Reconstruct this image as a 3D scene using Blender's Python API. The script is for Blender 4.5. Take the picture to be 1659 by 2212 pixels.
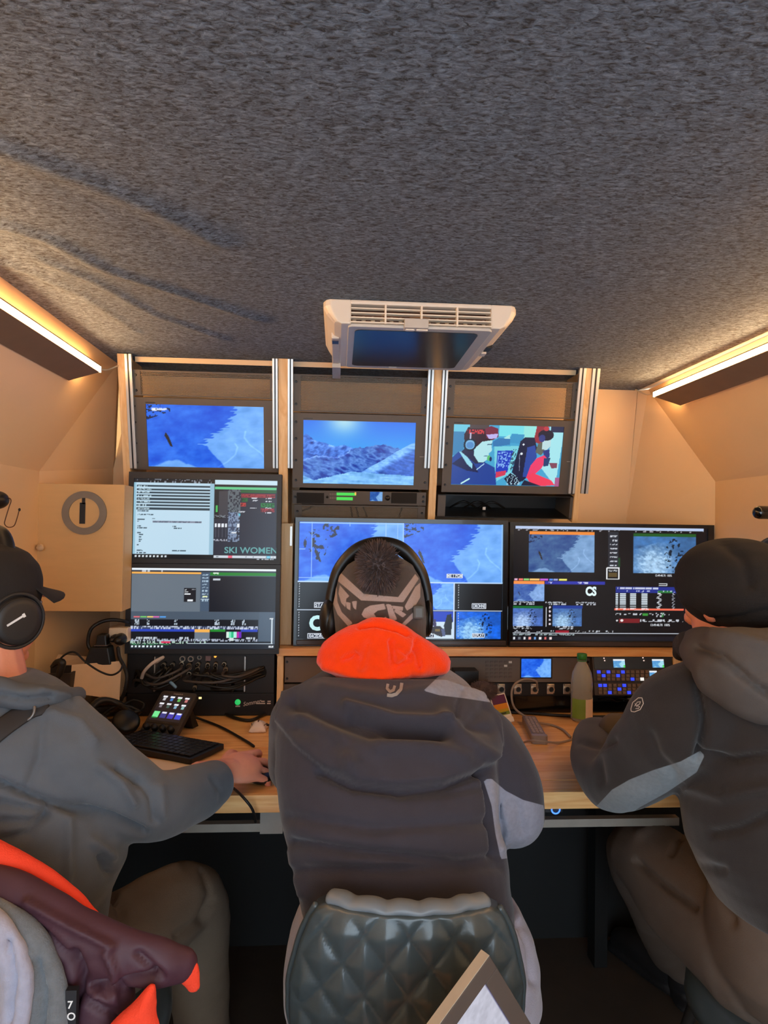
import bpy, bmesh, math, random
import numpy as np
from mathutils import Vector, Matrix

for _o in list(bpy.data.objects):
    bpy.data.objects.remove(_o)
random.seed(7)
SC = bpy.context.scene
COL = SC.collection

# ------------------------------------------------------------------ camera
F_PX, CX, CY = 1475.0, 829.5, 1106.0
CAM = Vector((0.0, 0.0, 1.345))
YAW, PITCH, ROLL = math.atan(99 / F_PX), math.atan(32.5 / F_PX), 0.015
_f = Vector((math.sin(YAW) * math.cos(PITCH), math.cos(YAW) * math.cos(PITCH), math.sin(PITCH)))
_r0 = Vector((math.cos(YAW), -math.sin(YAW), 0))
_u0 = _r0.cross(_f)
_r = _r0 * math.cos(ROLL) + _u0 * math.sin(ROLL)
_u = _r.cross(_f)
cam_data = bpy.data.cameras.new('camera')
cam_data.sensor_fit = 'VERTICAL'
cam_data.sensor_height = 36.0
cam_data.lens = 36.0 * F_PX / 2212.0
cam_data.clip_start = 0.02
cam = bpy.data.objects.new('camera', cam_data)
COL.objects.link(cam)
cam.matrix_world = Matrix(((_r.x, _u.x, -_f.x, CAM.x), (_r.y, _u.y, -_f.y, CAM.y), (_r.z, _u.z, -_f.z, CAM.z), (0, 0, 0, 1)))
SC.camera = cam

# ------------------------------------------------------------------ world (overcast snow light through the open tail)
world = bpy.data.worlds.new('world')
SC.world = world
world.use_nodes = True
_bg = world.node_tree.nodes['Background']
_bg.inputs['Color'].default_value = (0.72, 0.87, 1.0, 1)
_bg.inputs['Strength'].default_value = 5.2
SC.view_settings.view_transform = 'Standard'
SC.view_settings.look = 'None'
SC.view_settings.gamma = 1.0
SC.view_settings.use_curve_mapping = False
SC.view_settings.exposure = 0.0
LED_STRENGTH = 76.0

# ------------------------------------------------------------------ survey helpers: a sight line meets a real plane
def ray(x, y):
    return _f + _r * ((x - CX) / F_PX) - _u * ((y - CY) / F_PX)
def P(x, y, Y):
    d = ray(x, y); t = (Y - CAM.y) / d.y
    return CAM + d * t
def Z(x, y, z):
    d = ray(x, y); t = (z - CAM.z) / d.z
    return CAM + d * t
_R = np.array([[_r.x, _r.y, _r.z], [_u.x, _u.y, _u.z], [_f.x, _f.y, _f.z]])
def project(V):
    q = (np.asarray(V) - np.array(CAM)) @ _R.T
    return np.stack([CX + F_PX * q[:, 0] / q[:, 2], CY - F_PX * q[:, 1] / q[:, 2]], 1)
class Frame:
    def __init__(s, o, ex, ey):
        s.o, s.ex, s.ey = Vector(o), Vector(ex).normalized(), Vector(ey).normalized()
        s.ez = s.ex.cross(s.ey).normalized()
    def pt(s, u, v, d=0.0):
        return s.o + s.ex * u + s.ey * v + s.ez * d
    def hit(s, x, y):
        dr = ray(x, y); t = (s.o - CAM).dot(s.ez) / dr.dot(s.ez)
        q = CAM + dr * t - s.o
        return q.dot(s.ex), q.dot(s.ey)
    def rect(s, x0, y0, x1, y1):
        xm, ym = (x0 + x1) / 2, (y0 + y1) / 2
        return s.hit(x0, ym)[0], s.hit(xm, y1)[1], s.hit(x1, ym)[0], s.hit(xm, y0)[1]
WORLD = Frame((0, 0, 0), (1, 0, 0), (0, 0, 1))      # u = X, v = Z, d = -Y
TILT = math.radians(14)
FUP = Frame((0, 2.26, 1.37), (1, 0, 0), (0, -math.sin(TILT), math.cos(TILT)))
def vert(Y):
    return Frame((0, Y, 0), (1, 0, 0), (0, 0, 1))

# ------------------------------------------------------------------ materials
def s2l(c):
    c = np.asarray(c, float)
    return np.where(c <= 0.04045, c / 12.92, ((c + 0.055) / 1.055) ** 2.4)
def rgb(r, g, b):
    l = s2l(np.array([r, g, b]) / 255.0)
    return (float(l[0]), float(l[1]), float(l[2]), 1.0)
MATS = {}
def _new(name):
    m = bpy.data.materials.new(name); m.use_nodes = True
    nt = m.node_tree
    return m, nt, nt.nodes['Principled BSDF']
def node(nt, t, **kw):
    n = nt.nodes.new(t)
    for k, v in kw.items():
        if k.startswith('_'): setattr(n, k[1:], v)
        else: n.inputs[k.replace('__', ' ')].default_value = v
    return n
def pm(name, col, rough=0.6, metal=0.0, var=0.15, scale=30.0, bump=0.0, bscale=120.0, stretch=(1, 1, 1), spec=0.5, sheen=0.0, emit=None, estr=0.0, coat=0.0, alpha=1.0, trans=0.0):
    if name in MATS: return MATS[name]
    m, nt, b = _new(name)
    L = nt.links.new
    tc = node(nt, 'ShaderNodeTexCoord'); mp = node(nt, 'ShaderNodeMapping', Scale=stretch)
    L(tc.outputs['Object'], mp.inputs['Vector'])
    nz = node(nt, 'ShaderNodeTexNoise', Scale=scale, Detail=4.0)
    L(mp.outputs['Vector'], nz.inputs['Vector'])
    mx = node(nt, 'ShaderNodeMix', _data_type='RGBA')
    c = np.array(col[:3])
    mx.inputs[6].default_value = (*np.clip(c * (1 - var), 0, 1), 1)
    mx.inputs[7].default_value = (*np.clip(c * (1 + var), 0, 1), 1)
    L(nz.outputs['Fac'], mx.inputs[0]); L(mx.outputs[2], b.inputs['Base Color'])
    b.inputs['Roughness'].default_value = rough; b.inputs['Metallic'].default_value = metal
    b.inputs['Specular IOR Level'].default_value = spec
    b.inputs['Coat Weight'].default_value = coat
    if sheen: b.inputs['Sheen Weight'].default_value = sheen
    if trans: b.inputs['Transmission Weight'].default_value = trans
    if alpha < 1: b.inputs['Alpha'].default_value = alpha
    if bump:
        n2 = node(nt, 'ShaderNodeTexNoise', Scale=bscale, Detail=3.0)
        L(mp.outputs['Vector'], n2.inputs['Vector'])
        bp = node(nt, 'ShaderNodeBump', Strength=bump, Distance=0.004)
        L(n2.outputs['Fac'], bp.inputs['Height']); L(bp.outputs['Normal'], b.inputs['Normal'])
    if emit is not None:
        b.inputs['Emission Color'].default_value = emit; b.inputs['Emission Strength'].default_value = estr
    MATS[name] = m
    return m
def wood(name, c1, c2, rough=0.45, scale=1.0, axis=0):
    if name in MATS: return MATS[name]
    m, nt, b = _new(name); L = nt.links.new
    tc = node(nt, 'ShaderNodeTexCoord')
    st = [14 * scale] * 3; st[axis] = 1.3 * scale
    mp = node(nt, 'ShaderNodeMapping', Scale=st); L(tc.outputs['Object'], mp.inputs['Vector'])
    nz = node(nt, 'ShaderNodeTexNoise', Scale=1.6, Detail=5.0, Distortion=0.6); L(mp.outputs['Vector'], nz.inputs['Vector'])
    wv = node(nt, 'ShaderNodeMath', _operation='MULTIPLY'); wv.inputs[1].default_value = 9.0; L(nz.outputs['Fac'], wv.inputs[0])
    fr = node(nt, 'ShaderNodeMath', _operation='PINGPONG'); fr.inputs[1].default_value = 1.0; L(wv.outputs[0], fr.inputs[0])
    mx = node(nt, 'ShaderNodeMix', _data_type='RGBA'); mx.inputs[6].default_value = c1; mx.inputs[7].default_value = c2
    L(fr.outputs[0], mx.inputs[0])
    # knots
    st2 = [7.0] * 3; st2[axis] = 3.2
    mp2 = node(nt, 'ShaderNodeMapping', Scale=st2); L(tc.outputs['Object'], mp2.inputs['Vector'])
    vo = node(nt, 'ShaderNodeTexVoronoi', Scale=1.0); L(mp2.outputs['Vector'], vo.inputs['Vector'])
    rp = node(nt, 'ShaderNodeValToRGB'); rp.color_ramp.elements[0].position = 0.06; rp.color_ramp.elements[1].position = 0.2
    rp.color_ramp.elements[0].color = (1, 1, 1, 1); rp.color_ramp.elements[1].color = (0, 0, 0, 1)
    L(vo.outputs['Distance'], rp.inputs['Fac'])
    mk = node(nt, 'ShaderNodeMix', _data_type='RGBA'); mk.inputs[7].default_value = tuple(np.array(c2) * (0.3, 0.22, 0.2, 1))
    k2 = node(nt, 'ShaderNodeMath', _operation='MULTIPLY'); k2.inputs[1].default_value = 0.7; L(rp.outputs['Color'], k2.inputs[0])
    L(k2.outputs[0], mk.inputs[0]); L(mx.outputs[2], mk.inputs[6]); L(mk.outputs[2], b.inputs['Base Color'])
    b.inputs['Roughness'].default_value = rough
    bp = node(nt, 'ShaderNodeBump', Strength=0.12, Distance=0.002); L(fr.outputs[0], bp.inputs['Height']); L(bp.outputs['Normal'], b.inputs['Normal'])
    MATS[name] = m
    return m
def felt(name, dark, light, scale=150.0, bump=0.8):
    m, nt, b = _new(name); L = nt.links.new
    tc = node(nt, 'ShaderNodeTexCoord'); mp = node(nt, 'ShaderNodeMapping', Scale=(0.55, 1.2, 1), Rotation=(0, 0, 0.35)); L(tc.outputs['Object'], mp.inputs['Vector'])
    n1 = node(nt, 'ShaderNodeTexNoise', Scale=scale, Detail=6.0, Roughness=0.68, Distortion=0.7); L(mp.outputs['Vector'], n1.inputs['Vector'])
    n2 = node(nt, 'ShaderNodeTexNoise', Scale=scale * 0.25, Detail=3.0); L(tc.outputs['Object'], n2.inputs['Vector'])
    rp = node(nt, 'ShaderNodeValToRGB'); e = rp.color_ramp.elements
    e[0].position, e[0].color = 0.36, dark; e[1].position, e[1].color = 0.66, light
    L(n1.outputs['Fac'], rp.inputs['Fac'])
    mx = node(nt, 'ShaderNodeMix', _data_type='RGBA', _blend_type='MULTIPLY'); mx.inputs[0].default_value = 0.6
    rp2 = node(nt, 'ShaderNodeValToRGB'); rp2.color_ramp.elements[0].position = 0.3; rp2.color_ramp.elements[0].color = (0.55, 0.55, 0.55, 1); rp2.color_ramp.elements[1].position = 0.65
    L(n2.outputs['Fac'], rp2.inputs['Fac']); L(rp.outputs['Color'], mx.inputs[6]); L(rp2.outputs['Color'], mx.inputs[7]); L(mx.outputs[2], b.inputs['Base Color'])
    b.inputs['Roughness'].default_value = 0.95; b.inputs['Specular IOR Level'].default_value = 0.1; b.inputs['Sheen Weight'].default_value = 0.15
    bp = node(nt, 'ShaderNodeBump', Strength=bump, Distance=0.004); L(n1.outputs['Fac'], bp.inputs['Height']); L(bp.outputs['Normal'], b.inputs['Normal'])
    return m
def perforated(name, col, pitch=0.0042):
    m, nt, b = _new(name); L = nt.links.new
    tc = node(nt, 'ShaderNodeTexCoord'); mp = node(nt, 'ShaderNodeMapping', Scale=(1 / pitch, 1 / pitch, 1 / pitch)); L(tc.outputs['Object'], mp.inputs['Vector'])
    sx = node(nt, 'ShaderNodeSeparateXYZ'); L(mp.outputs['Vector'], sx.inputs[0])
    def sq(o):
        a = node(nt, 'ShaderNodeMath', _operation='FRACT'); L(o, a.inputs[0])
        s = node(nt, 'ShaderNodeMath', _operation='SUBTRACT'); L(a.outputs[0], s.inputs[0]); s.inputs[1].default_value = 0.5
        q = node(nt, 'ShaderNodeMath', _operation='POWER'); L(s.outputs[0], q.inputs[0]); q.inputs[1].default_value = 2.0
        return q.outputs[0]
    fl = node(nt, 'ShaderNodeMath', _operation='FLOOR'); L(sx.outputs['Z'], fl.inputs[0])
    hf = node(nt, 'ShaderNodeMath', _operation='MULTIPLY_ADD'); hf.inputs[1].default_value = 0.5; L(fl.outputs[0], hf.inputs[0]); L(sx.outputs['X'], hf.inputs[2])
    ad = node(nt, 'ShaderNodeMath', _operation='ADD'); L(sq(hf.outputs[0]), ad.inputs[0]); L(sq(sx.outputs['Z']), ad.inputs[1])
    gt = node(nt, 'ShaderNodeMath', _operation='GREATER_THAN'); L(ad.outputs[0], gt.inputs[0]); gt.inputs[1].default_value = 0.15
    b.inputs['Base Color'].default_value = col; b.inputs['Roughness'].default_value = 0.5; b.inputs['Metallic'].default_value = 0.3
    L(gt.outputs[0], b.inputs['Alpha'])
    return m
def two_tone(name, ca, cb, rough=0.85, var=0.2, scale=40.0, bump=0.3, bscale=500.0, sheen=0.2):
    """cloth with a second colour where the mesh attribute 'mask' is positive"""
    if name in MATS: return MATS[name]
    m = pm(name, ca, rough, 0, var, scale, bump, bscale, sheen=sheen, spec=0.25)
    nt = m.node_tree; L = nt.links.new; b = nt.nodes['Principled BSDF']
    src = b.inputs['Base Color'].links[0].from_socket
    at = node(nt, 'ShaderNodeAttribute', _attribute_name='mask')
    mr = node(nt, 'ShaderNodeMapRange'); mr.inputs['From Min'].default_value = -0.7; mr.inputs['From Max'].default_value = 0.7; L(at.outputs['Fac'], mr.inputs['Value'])
    nz = node(nt, 'ShaderNodeTexNoise', Scale=scale * 6, Detail=3.0); tc = node(nt, 'ShaderNodeTexCoord'); L(tc.outputs['Object'], nz.inputs['Vector'])
    m2 = node(nt, 'ShaderNodeMix', _data_type='RGBA'); c = np.array(cb[:3]); m2.inputs[6].default_value = (*(c * (1 - var * 1.6)), 1); m2.inputs[7].default_value = (*np.clip(c * (1 + var), 0, 1), 1); L(nz.outputs['Fac'], m2.inputs[0])
    mx = node(nt, 'ShaderNodeMix', _data_type='RGBA'); L(mr.outputs['Result'], mx.inputs[0]); L(src, mx.inputs[6]); L(m2.outputs[2], mx.inputs[7]); L(mx.outputs[2], b.inputs['Base Color'])
    return m
def screen_mat():
    if 'screen' in MATS: return MATS['screen']
    m, nt, b = _new('screen'); L = nt.links.new
    at = node(nt, 'ShaderNodeAttribute', _attribute_name='Col')
    b.inputs['Base Color'].default_value = (0.01, 0.01, 0.012, 1); b.inputs['Roughness'].default_value = 0.22
    b.inputs['Specular IOR Level'].default_value = 0.35
    L(at.outputs['Color'], b.inputs['Emission Color']); b.inputs['Emission Strength'].default_value = 1.0
    MATS['screen'] = m
    return m
def glow(name, col, s):
    return pm(name, (0.02, 0.02, 0.02, 1), 0.4, emit=col, estr=s)

# ------------------------------------------------------------------ mesh builder
class MB:
    def __init__(s): s.v, s.f = [], []
    def add(s, vs, fs):
        o = len(s.v); s.v.extend(Vector(v) for v in vs); s.f.extend(tuple(i + o for i in f) for f in fs)
        return s
    def box(s, fr, u0, v0, u1, v1, d0, d1):
        q = [fr.pt(u, v, d) for d in (d0, d1) for (u, v) in ((u0, v0), (u1, v0), (u1, v1), (u0, v1))]
        return s.add(q, [(3, 2, 1, 0), (4, 5, 6, 7), (0, 1, 5, 4), (1, 2, 6, 5), (2, 3, 7, 6), (3, 0, 4, 7)])
    def wbox(s, x0, x1, y0, y1, z0, z1):
        return s.box(WORLD, x0, z0, x1, z1, -y1, -y0)
    def prism(s, fr, poly, d0, d1):
        n = len(poly)
        q = [fr.pt(u, v, d0) for u, v in poly] + [fr.pt(u, v, d1) for u, v in poly]
        return s.add(q, [tuple(range(n - 1, -1, -1)), tuple(range(n, 2 * n))] + [(i, (i + 1) % n, n + (i + 1) % n, n + i) for i in range(n)])
    def cyl(s, a, b, r, n=12, r2=None):
        a, b = Vector(a), Vector(b); t = (b - a).normalized(); r2 = r if r2 is None else r2
        x = t.orthogonal().normalized(); y = t.cross(x)
        q = [a + (x * math.cos(k * 2 * math.pi / n) + y * math.sin(k * 2 * math.pi / n)) * r for k in range(n)]
        q += [b + (x * math.cos(k * 2 * math.pi / n) + y * math.sin(k * 2 * math.pi / n)) * r2 for k in range(n)]
        return s.add(q, [tuple(range(n - 1, -1, -1)), tuple(range(n, 2 * n))] + [(i, (i + 1) % n, n + (i + 1) % n, n + i) for i in range(n)])
    def torus(s, c, nrm, R, r, n=32, k=8, sx=1.0):
        c, nrm = Vector(c), Vector(nrm).normalized(); x = nrm.orthogonal().normalized(); y = nrm.cross(x); vs = []
        for i in range(n):
            a = 2 * math.pi * i / n; d = x * math.cos(a) * sx + y * math.sin(a)
            for j in range(k):
                b = 2 * math.pi * j / k
                vs.append(c + d * (R + r * math.cos(b)) + nrm * r * math.sin(b))
        return s.add(vs, [(i * k + j, ((i + 1) % n) * k + j, ((i + 1) % n) * k + (j + 1) % k, i * k + (j + 1) % k) for i in range(n) for j in range(k)])
    def ring(s, fr, cu, cv, r0, r1, d0, d1, n=32):
        vs = []
        for k in range(n):
            c, q = math.cos(2 * math.pi * k / n), math.sin(2 * math.pi * k / n)
            vs += [fr.pt(cu + r0 * c, cv + r0 * q, d0), fr.pt(cu + r1 * c, cv + r1 * q, d0), fr.pt(cu + r1 * c, cv + r1 * q, d1), fr.pt(cu + r0 * c, cv + r0 * q, d1)]
        fs = []
        for k in range(n):
            a, b = 4 * k, 4 * ((k + 1) % n)
            fs += [(a + j, b + j, b + (j + 1) % 4, a + (j + 1) % 4) for j in range(4)]
        return s.add(vs, fs)
    def lathe(s, prof, o, ax=(0, 0, 1), n=24):
        o, ax = Vector(o), Vector(ax).normalized(); x = ax.orthogonal().normalized(); y = ax.cross(x); vs, fs = [], []
        for r, h in prof:
            for k in range(n):
                a = 2 * math.pi * k / n
                vs.append(o + ax * h + (x * math.cos(a) + y * math.sin(a)) * max(r, 1e-5))
        m = len(prof)
        for i in range(m - 1):
            for k in range(n): fs.append((i * n + k, i * n + (k + 1) % n, (i + 1) * n + (k + 1) % n, (i + 1) * n + k))
        fs += [tuple(range(n - 1, -1, -1)), tuple(range((m - 1) * n, m * n))]
        return s.add(vs, fs)
    def loft(s, rings):
        n = len(rings[0]); vs = [p for r in rings for p in r]; m = len(rings)
        fs = [(i * n + k, i * n + (k + 1) % n, (i + 1) * n + (k + 1) % n, (i + 1) * n + k) for i in range(m - 1) for k in range(n)]
        fs += [tuple(range(n - 1, -1, -1)), tuple(range((m - 1) * n, m * n))]
        return s.add(vs, fs)
    def tube(s, pts, rad, n=10, sub=4, ref=None, caps=True, flat=1.0):
        """smooth tube through pts; rad a number or one per point; flat squashes along ref"""
        pts = [Vector(p) for p in pts]; m = len(pts)
        rad = [rad] * m if not hasattr(rad, '__len__') else list(rad)
        cp, cr = [], []
        for i in range(m - 1):
            p0, p1, p2, p3 = pts[max(i - 1, 0)], pts[i], pts[i + 1], pts[min(i + 2, m - 1)]
            for k in range(sub):
                t = k / sub
                cp.append(0.5 * ((2 * p1) + (p2 - p0) * t + (2 * p0 - 5 * p1 + 4 * p2 - p3) * t * t + (3 * p1 - p0 - 3 * p2 + p3) * t ** 3))
                tt = t * t * (3 - 2 * t); cr.append(rad[i] * (1 - tt) + rad[i + 1] * tt)
        cp.append(pts[-1]); cr.append(rad[-1])
        K = len(cp); rings = []
        tan = [(cp[min(i + 1, K - 1)] - cp[max(i - 1, 0)]).normalized() for i in range(K)]
        y = Vector(ref) if ref is not None else tan[0].orthogonal()
        y = (y - tan[0] * y.dot(tan[0])).normalized()
        def mk(c, t, yv, r):
            x = yv.cross(t).normalized()
            return [c + (x * math.cos(2 * math.pi * k / n) + yv * flat * math.sin(2 * math.pi * k / n)) * r for k in range(n)]
        if caps:
            for a in (0.96, 0.8, 0.45): rings.append(mk(cp[0] - tan[0] * cr[0] * a * 0.9, tan[0], y, cr[0] * math.sqrt(1 - a * a)))
        for i in range(K):
            if i: y = (y - tan[i] * y.dot(tan[i])).normalized()
            rings.append(mk(cp[i], tan[i], y, cr[i]))
        if caps:
            for a in (0.45, 0.8, 0.96): rings.append(mk(cp[-1] + tan[-1] * cr[-1] * a * 0.9, tan[-1], y, cr[-1] * math.sqrt(1 - a * a)))
        return s.loft(rings)
    def ellipsoid(s, c, ax, ay, az, n=20, m=12):
        c, ax, ay, az = Vector(c), Vector(ax), Vector(ay), Vector(az); rings = []
        for i in range(m + 1):
            t = math.pi * (0.03 + 0.94 * i / m) - math.pi / 2
            rings.append([c + az * math.sin(t) + (ax * math.cos(2 * math.pi * k / n) + ay * math.sin(2 * math.pi * k / n)) * math.cos(t) for k in range(n)])
        return s.loft(rings)

ORG = {}
def make_mesh(name, v, f, org):
    me = bpy.data.meshes.new(name)
    me.from_pydata([tuple(Vector(p) - org) for p in v], [], f)
    me.update()
    return me
def finish(o, mat, smooth, bevel):
    me = o.data
    for m in (mat if isinstance(mat, (list, tuple)) else [mat]): me.materials.append(m)
    if smooth:
        me.polygons.foreach_set('use_smooth', [True] * len(me.polygons))
    if bevel:
        b = o.modifiers.new('bevel', 'BEVEL'); b.width = bevel; b.segments = 2; b.limit_method = 'ANGLE'
def fixn(me):
    bm = bmesh.new(); bm.from_mesh(me); bmesh.ops.recalc_face_normals(bm, faces=bm.faces); bm.to_mesh(me); bm.free()
def part(parent, name, mb, mat, smooth=False, bevel=0.0, label=None):
    org = ORG[parent]
    me = make_mesh(name, mb.v, mb.f, org); fixn(me)
    o = bpy.data.objects.new(name, me); COL.objects.link(o); o.parent = parent; ORG[o] = org
    finish(o, mat, smooth, bevel)
    if label: o['label'] = label
    return o
def thing(name, label, cat, loc, group=None, kind=None):
    o = bpy.data.objects.new(name, None); COL.objects.link(o); o.location = loc; o.empty_display_size = 0.05
    ORG[o] = Vector(loc)
    tag(o, label, cat, group, kind)
    return o
def tag(o, label=None, cat=None, group=None, kind=None):
    if label: o['label'] = label
    if cat: o['category'] = cat
    if group: o['group'] = group
    if kind: o['kind'] = kind
def single(name, mb, mat, label=None, cat=None, group=None, kind=None, smooth=False, bevel=0.0):
    a = np.array([tuple(p) for p in mb.v]); lo, hi = a.min(0), a.max(0)
    org = Vector(((lo[0] + hi[0]) / 2, (lo[1] + hi[1]) / 2, lo[2]))
    me = make_mesh(name, mb.v, mb.f, org); fixn(me)
    o = bpy.data.objects.new(name, me); COL.objects.link(o); o.location = org; ORG[o] = org
    finish(o, mat, smooth, bevel); tag(o, label, cat, group, kind)
    return o
def struct(name, mb, mat, label=None, bevel=0.0, smooth=False, cat=None):
    return single(name, mb, mat, label or name.replace('_', ' '), cat, None, 'structure', smooth, bevel)
def clone(o, loc_offset, parent=None):
    c = o.copy(); COL.objects.link(c); c.parent = parent or o.parent; c.location = Vector(o.location) + Vector(loc_offset)
    return c
def rrect(u0, v0, u1, v1, r, n=4):
    out = []
    for (cu, cv, a0) in ((u1 - r, v1 - r, 0), (u0 + r, v1 - r, 90), (u0 + r, v0 + r, 180), (u1 - r, v0 + r, 270)):
        for k in range(n + 1):
            a = math.radians(a0 + 90 * k / n); out.append((cu + r * math.cos(a), cv + r * math.sin(a)))
    return out

# ------------------------------------------------------------------ lettering
def text_mb(txt, fr, u, v, h, d=0.0, align='LEFT', shear=0.0, width=None, rot=0.0, bold=0.0, thick=0.0004):
    cu = bpy.data.curves.new('txt', 'FONT'); cu.body = txt; cu.size = 1.0; cu.shear = shear; cu.offset = bold
    cu.resolution_u = 3
    o = bpy.data.objects.new('txt', cu); COL.objects.link(o)
    me = o.to_mesh(); V = np.array([tuple(p.co) for p in me.vertices]); Fc = [tuple(p.vertices) for p in me.polygons]
    o.to_mesh_clear(); bpy.data.objects.remove(o); bpy.data.curves.remove(cu)
    mb = MB()
    if len(V) == 0: return mb
    x0, x1 = V[:, 0].min(), V[:, 0].max(); sc = h / 0.70
    sx = sc if width is None else width / (x1 - x0)
    w = (x1 - x0) * sx; off = {'LEFT': 0, 'CENTER': -w / 2, 'RIGHT': -w}[align]
    c, s_ = math.cos(rot), math.sin(rot)
    vs = []
    for p in V:
        a, b = (p[0] - x0) * sx + off, p[1] * sc
        vs.append(fr.pt(u + a * c - b * s_, v + a * s_ + b * c, d))
    mb.add(vs, Fc)
    return mb

# ------------------------------------------------------------------ noise
def _hash(ix, iy, seed):
    h = (ix.astype(np.int64) * 374761393 + iy.astype(np.int64) * 668265263 + seed * 974711) & 0x7fffffff
    h = ((h ^ (h >> 13)) * 1274126177) & 0x7fffffff
    return ((h ^ (h >> 16)) & 0xffff) / 65535.0
def vn(x, y, seed=0):
    x, y = np.asarray(x, float), np.asarray(y, float)
    ix, iy = np.floor(x), np.floor(y); fx, fy = x - ix, y - iy; fx, fy = fx * fx * (3 - 2 * fx), fy * fy * (3 - 2 * fy)
    a, b, c, d = _hash(ix, iy, seed), _hash(ix + 1, iy, seed), _hash(ix, iy + 1, seed), _hash(ix + 1, iy + 1, seed)
    return (a * (1 - fx) + b * fx) * (1 - fy) + (c * (1 - fx) + d * fx) * fy
def fbm(x, y, seed=0, o=4):
    t, a, n = 0, 0.5, 0
    for k in range(o):
        t = t + a * vn(np.asarray(x) * 2 ** k, np.asarray(y) * 2 ** k, seed + k * 17); n += a; a *= 0.5
    return t / n
def vn3(p, seed=0):
    return (vn(p[:, 0] + p[:, 2] * 0.37 + 11, p[:, 1] + p[:, 2] * 0.71, seed) + vn(p[:, 2] - p[:, 0] * 0.31, p[:, 1] * 0.83 + p[:, 0] * 0.5 + 5, seed + 3) + vn(p[:, 2] * 0.9 + p[:, 1] * 0.4, p[:, 0] + 9, seed + 7)) / 3
def inside(poly, X, Yy):
    r = np.zeros(X.shape, bool); n = len(poly)
    for i in range(n):
        x0, y0 = poly[i]; x1, y1 = poly[(i + 1) % n]
        if y0 == y1: continue
        c = (y0 > Yy) != (y1 > Yy)
        r ^= c & (X < (x1 - x0) * (Yy - y0) / (y1 - y0) + x0)
    return r
def pdist(pl, X, Yy, closed=False):
    d = np.full(X.shape, 1e9); m = len(pl)
    for i in range(m if closed else m - 1):
        x0, y0 = pl[i]; x1, y1 = pl[(i + 1) % m]; dx, dy = x1 - x0, y1 - y0
        t = np.clip(((X - x0) * dx + (Yy - y0) * dy) / (dx * dx + dy * dy + 1e-9), 0, 1)
        d = np.minimum(d, np.hypot(X - x0 - t * dx, Yy - y0 - t * dy))
    return d
def sdist(poly, X, Yy):
    d = pdist(poly, X, Yy, True)
    return np.where(inside(poly, X, Yy), d, -d)

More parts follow.
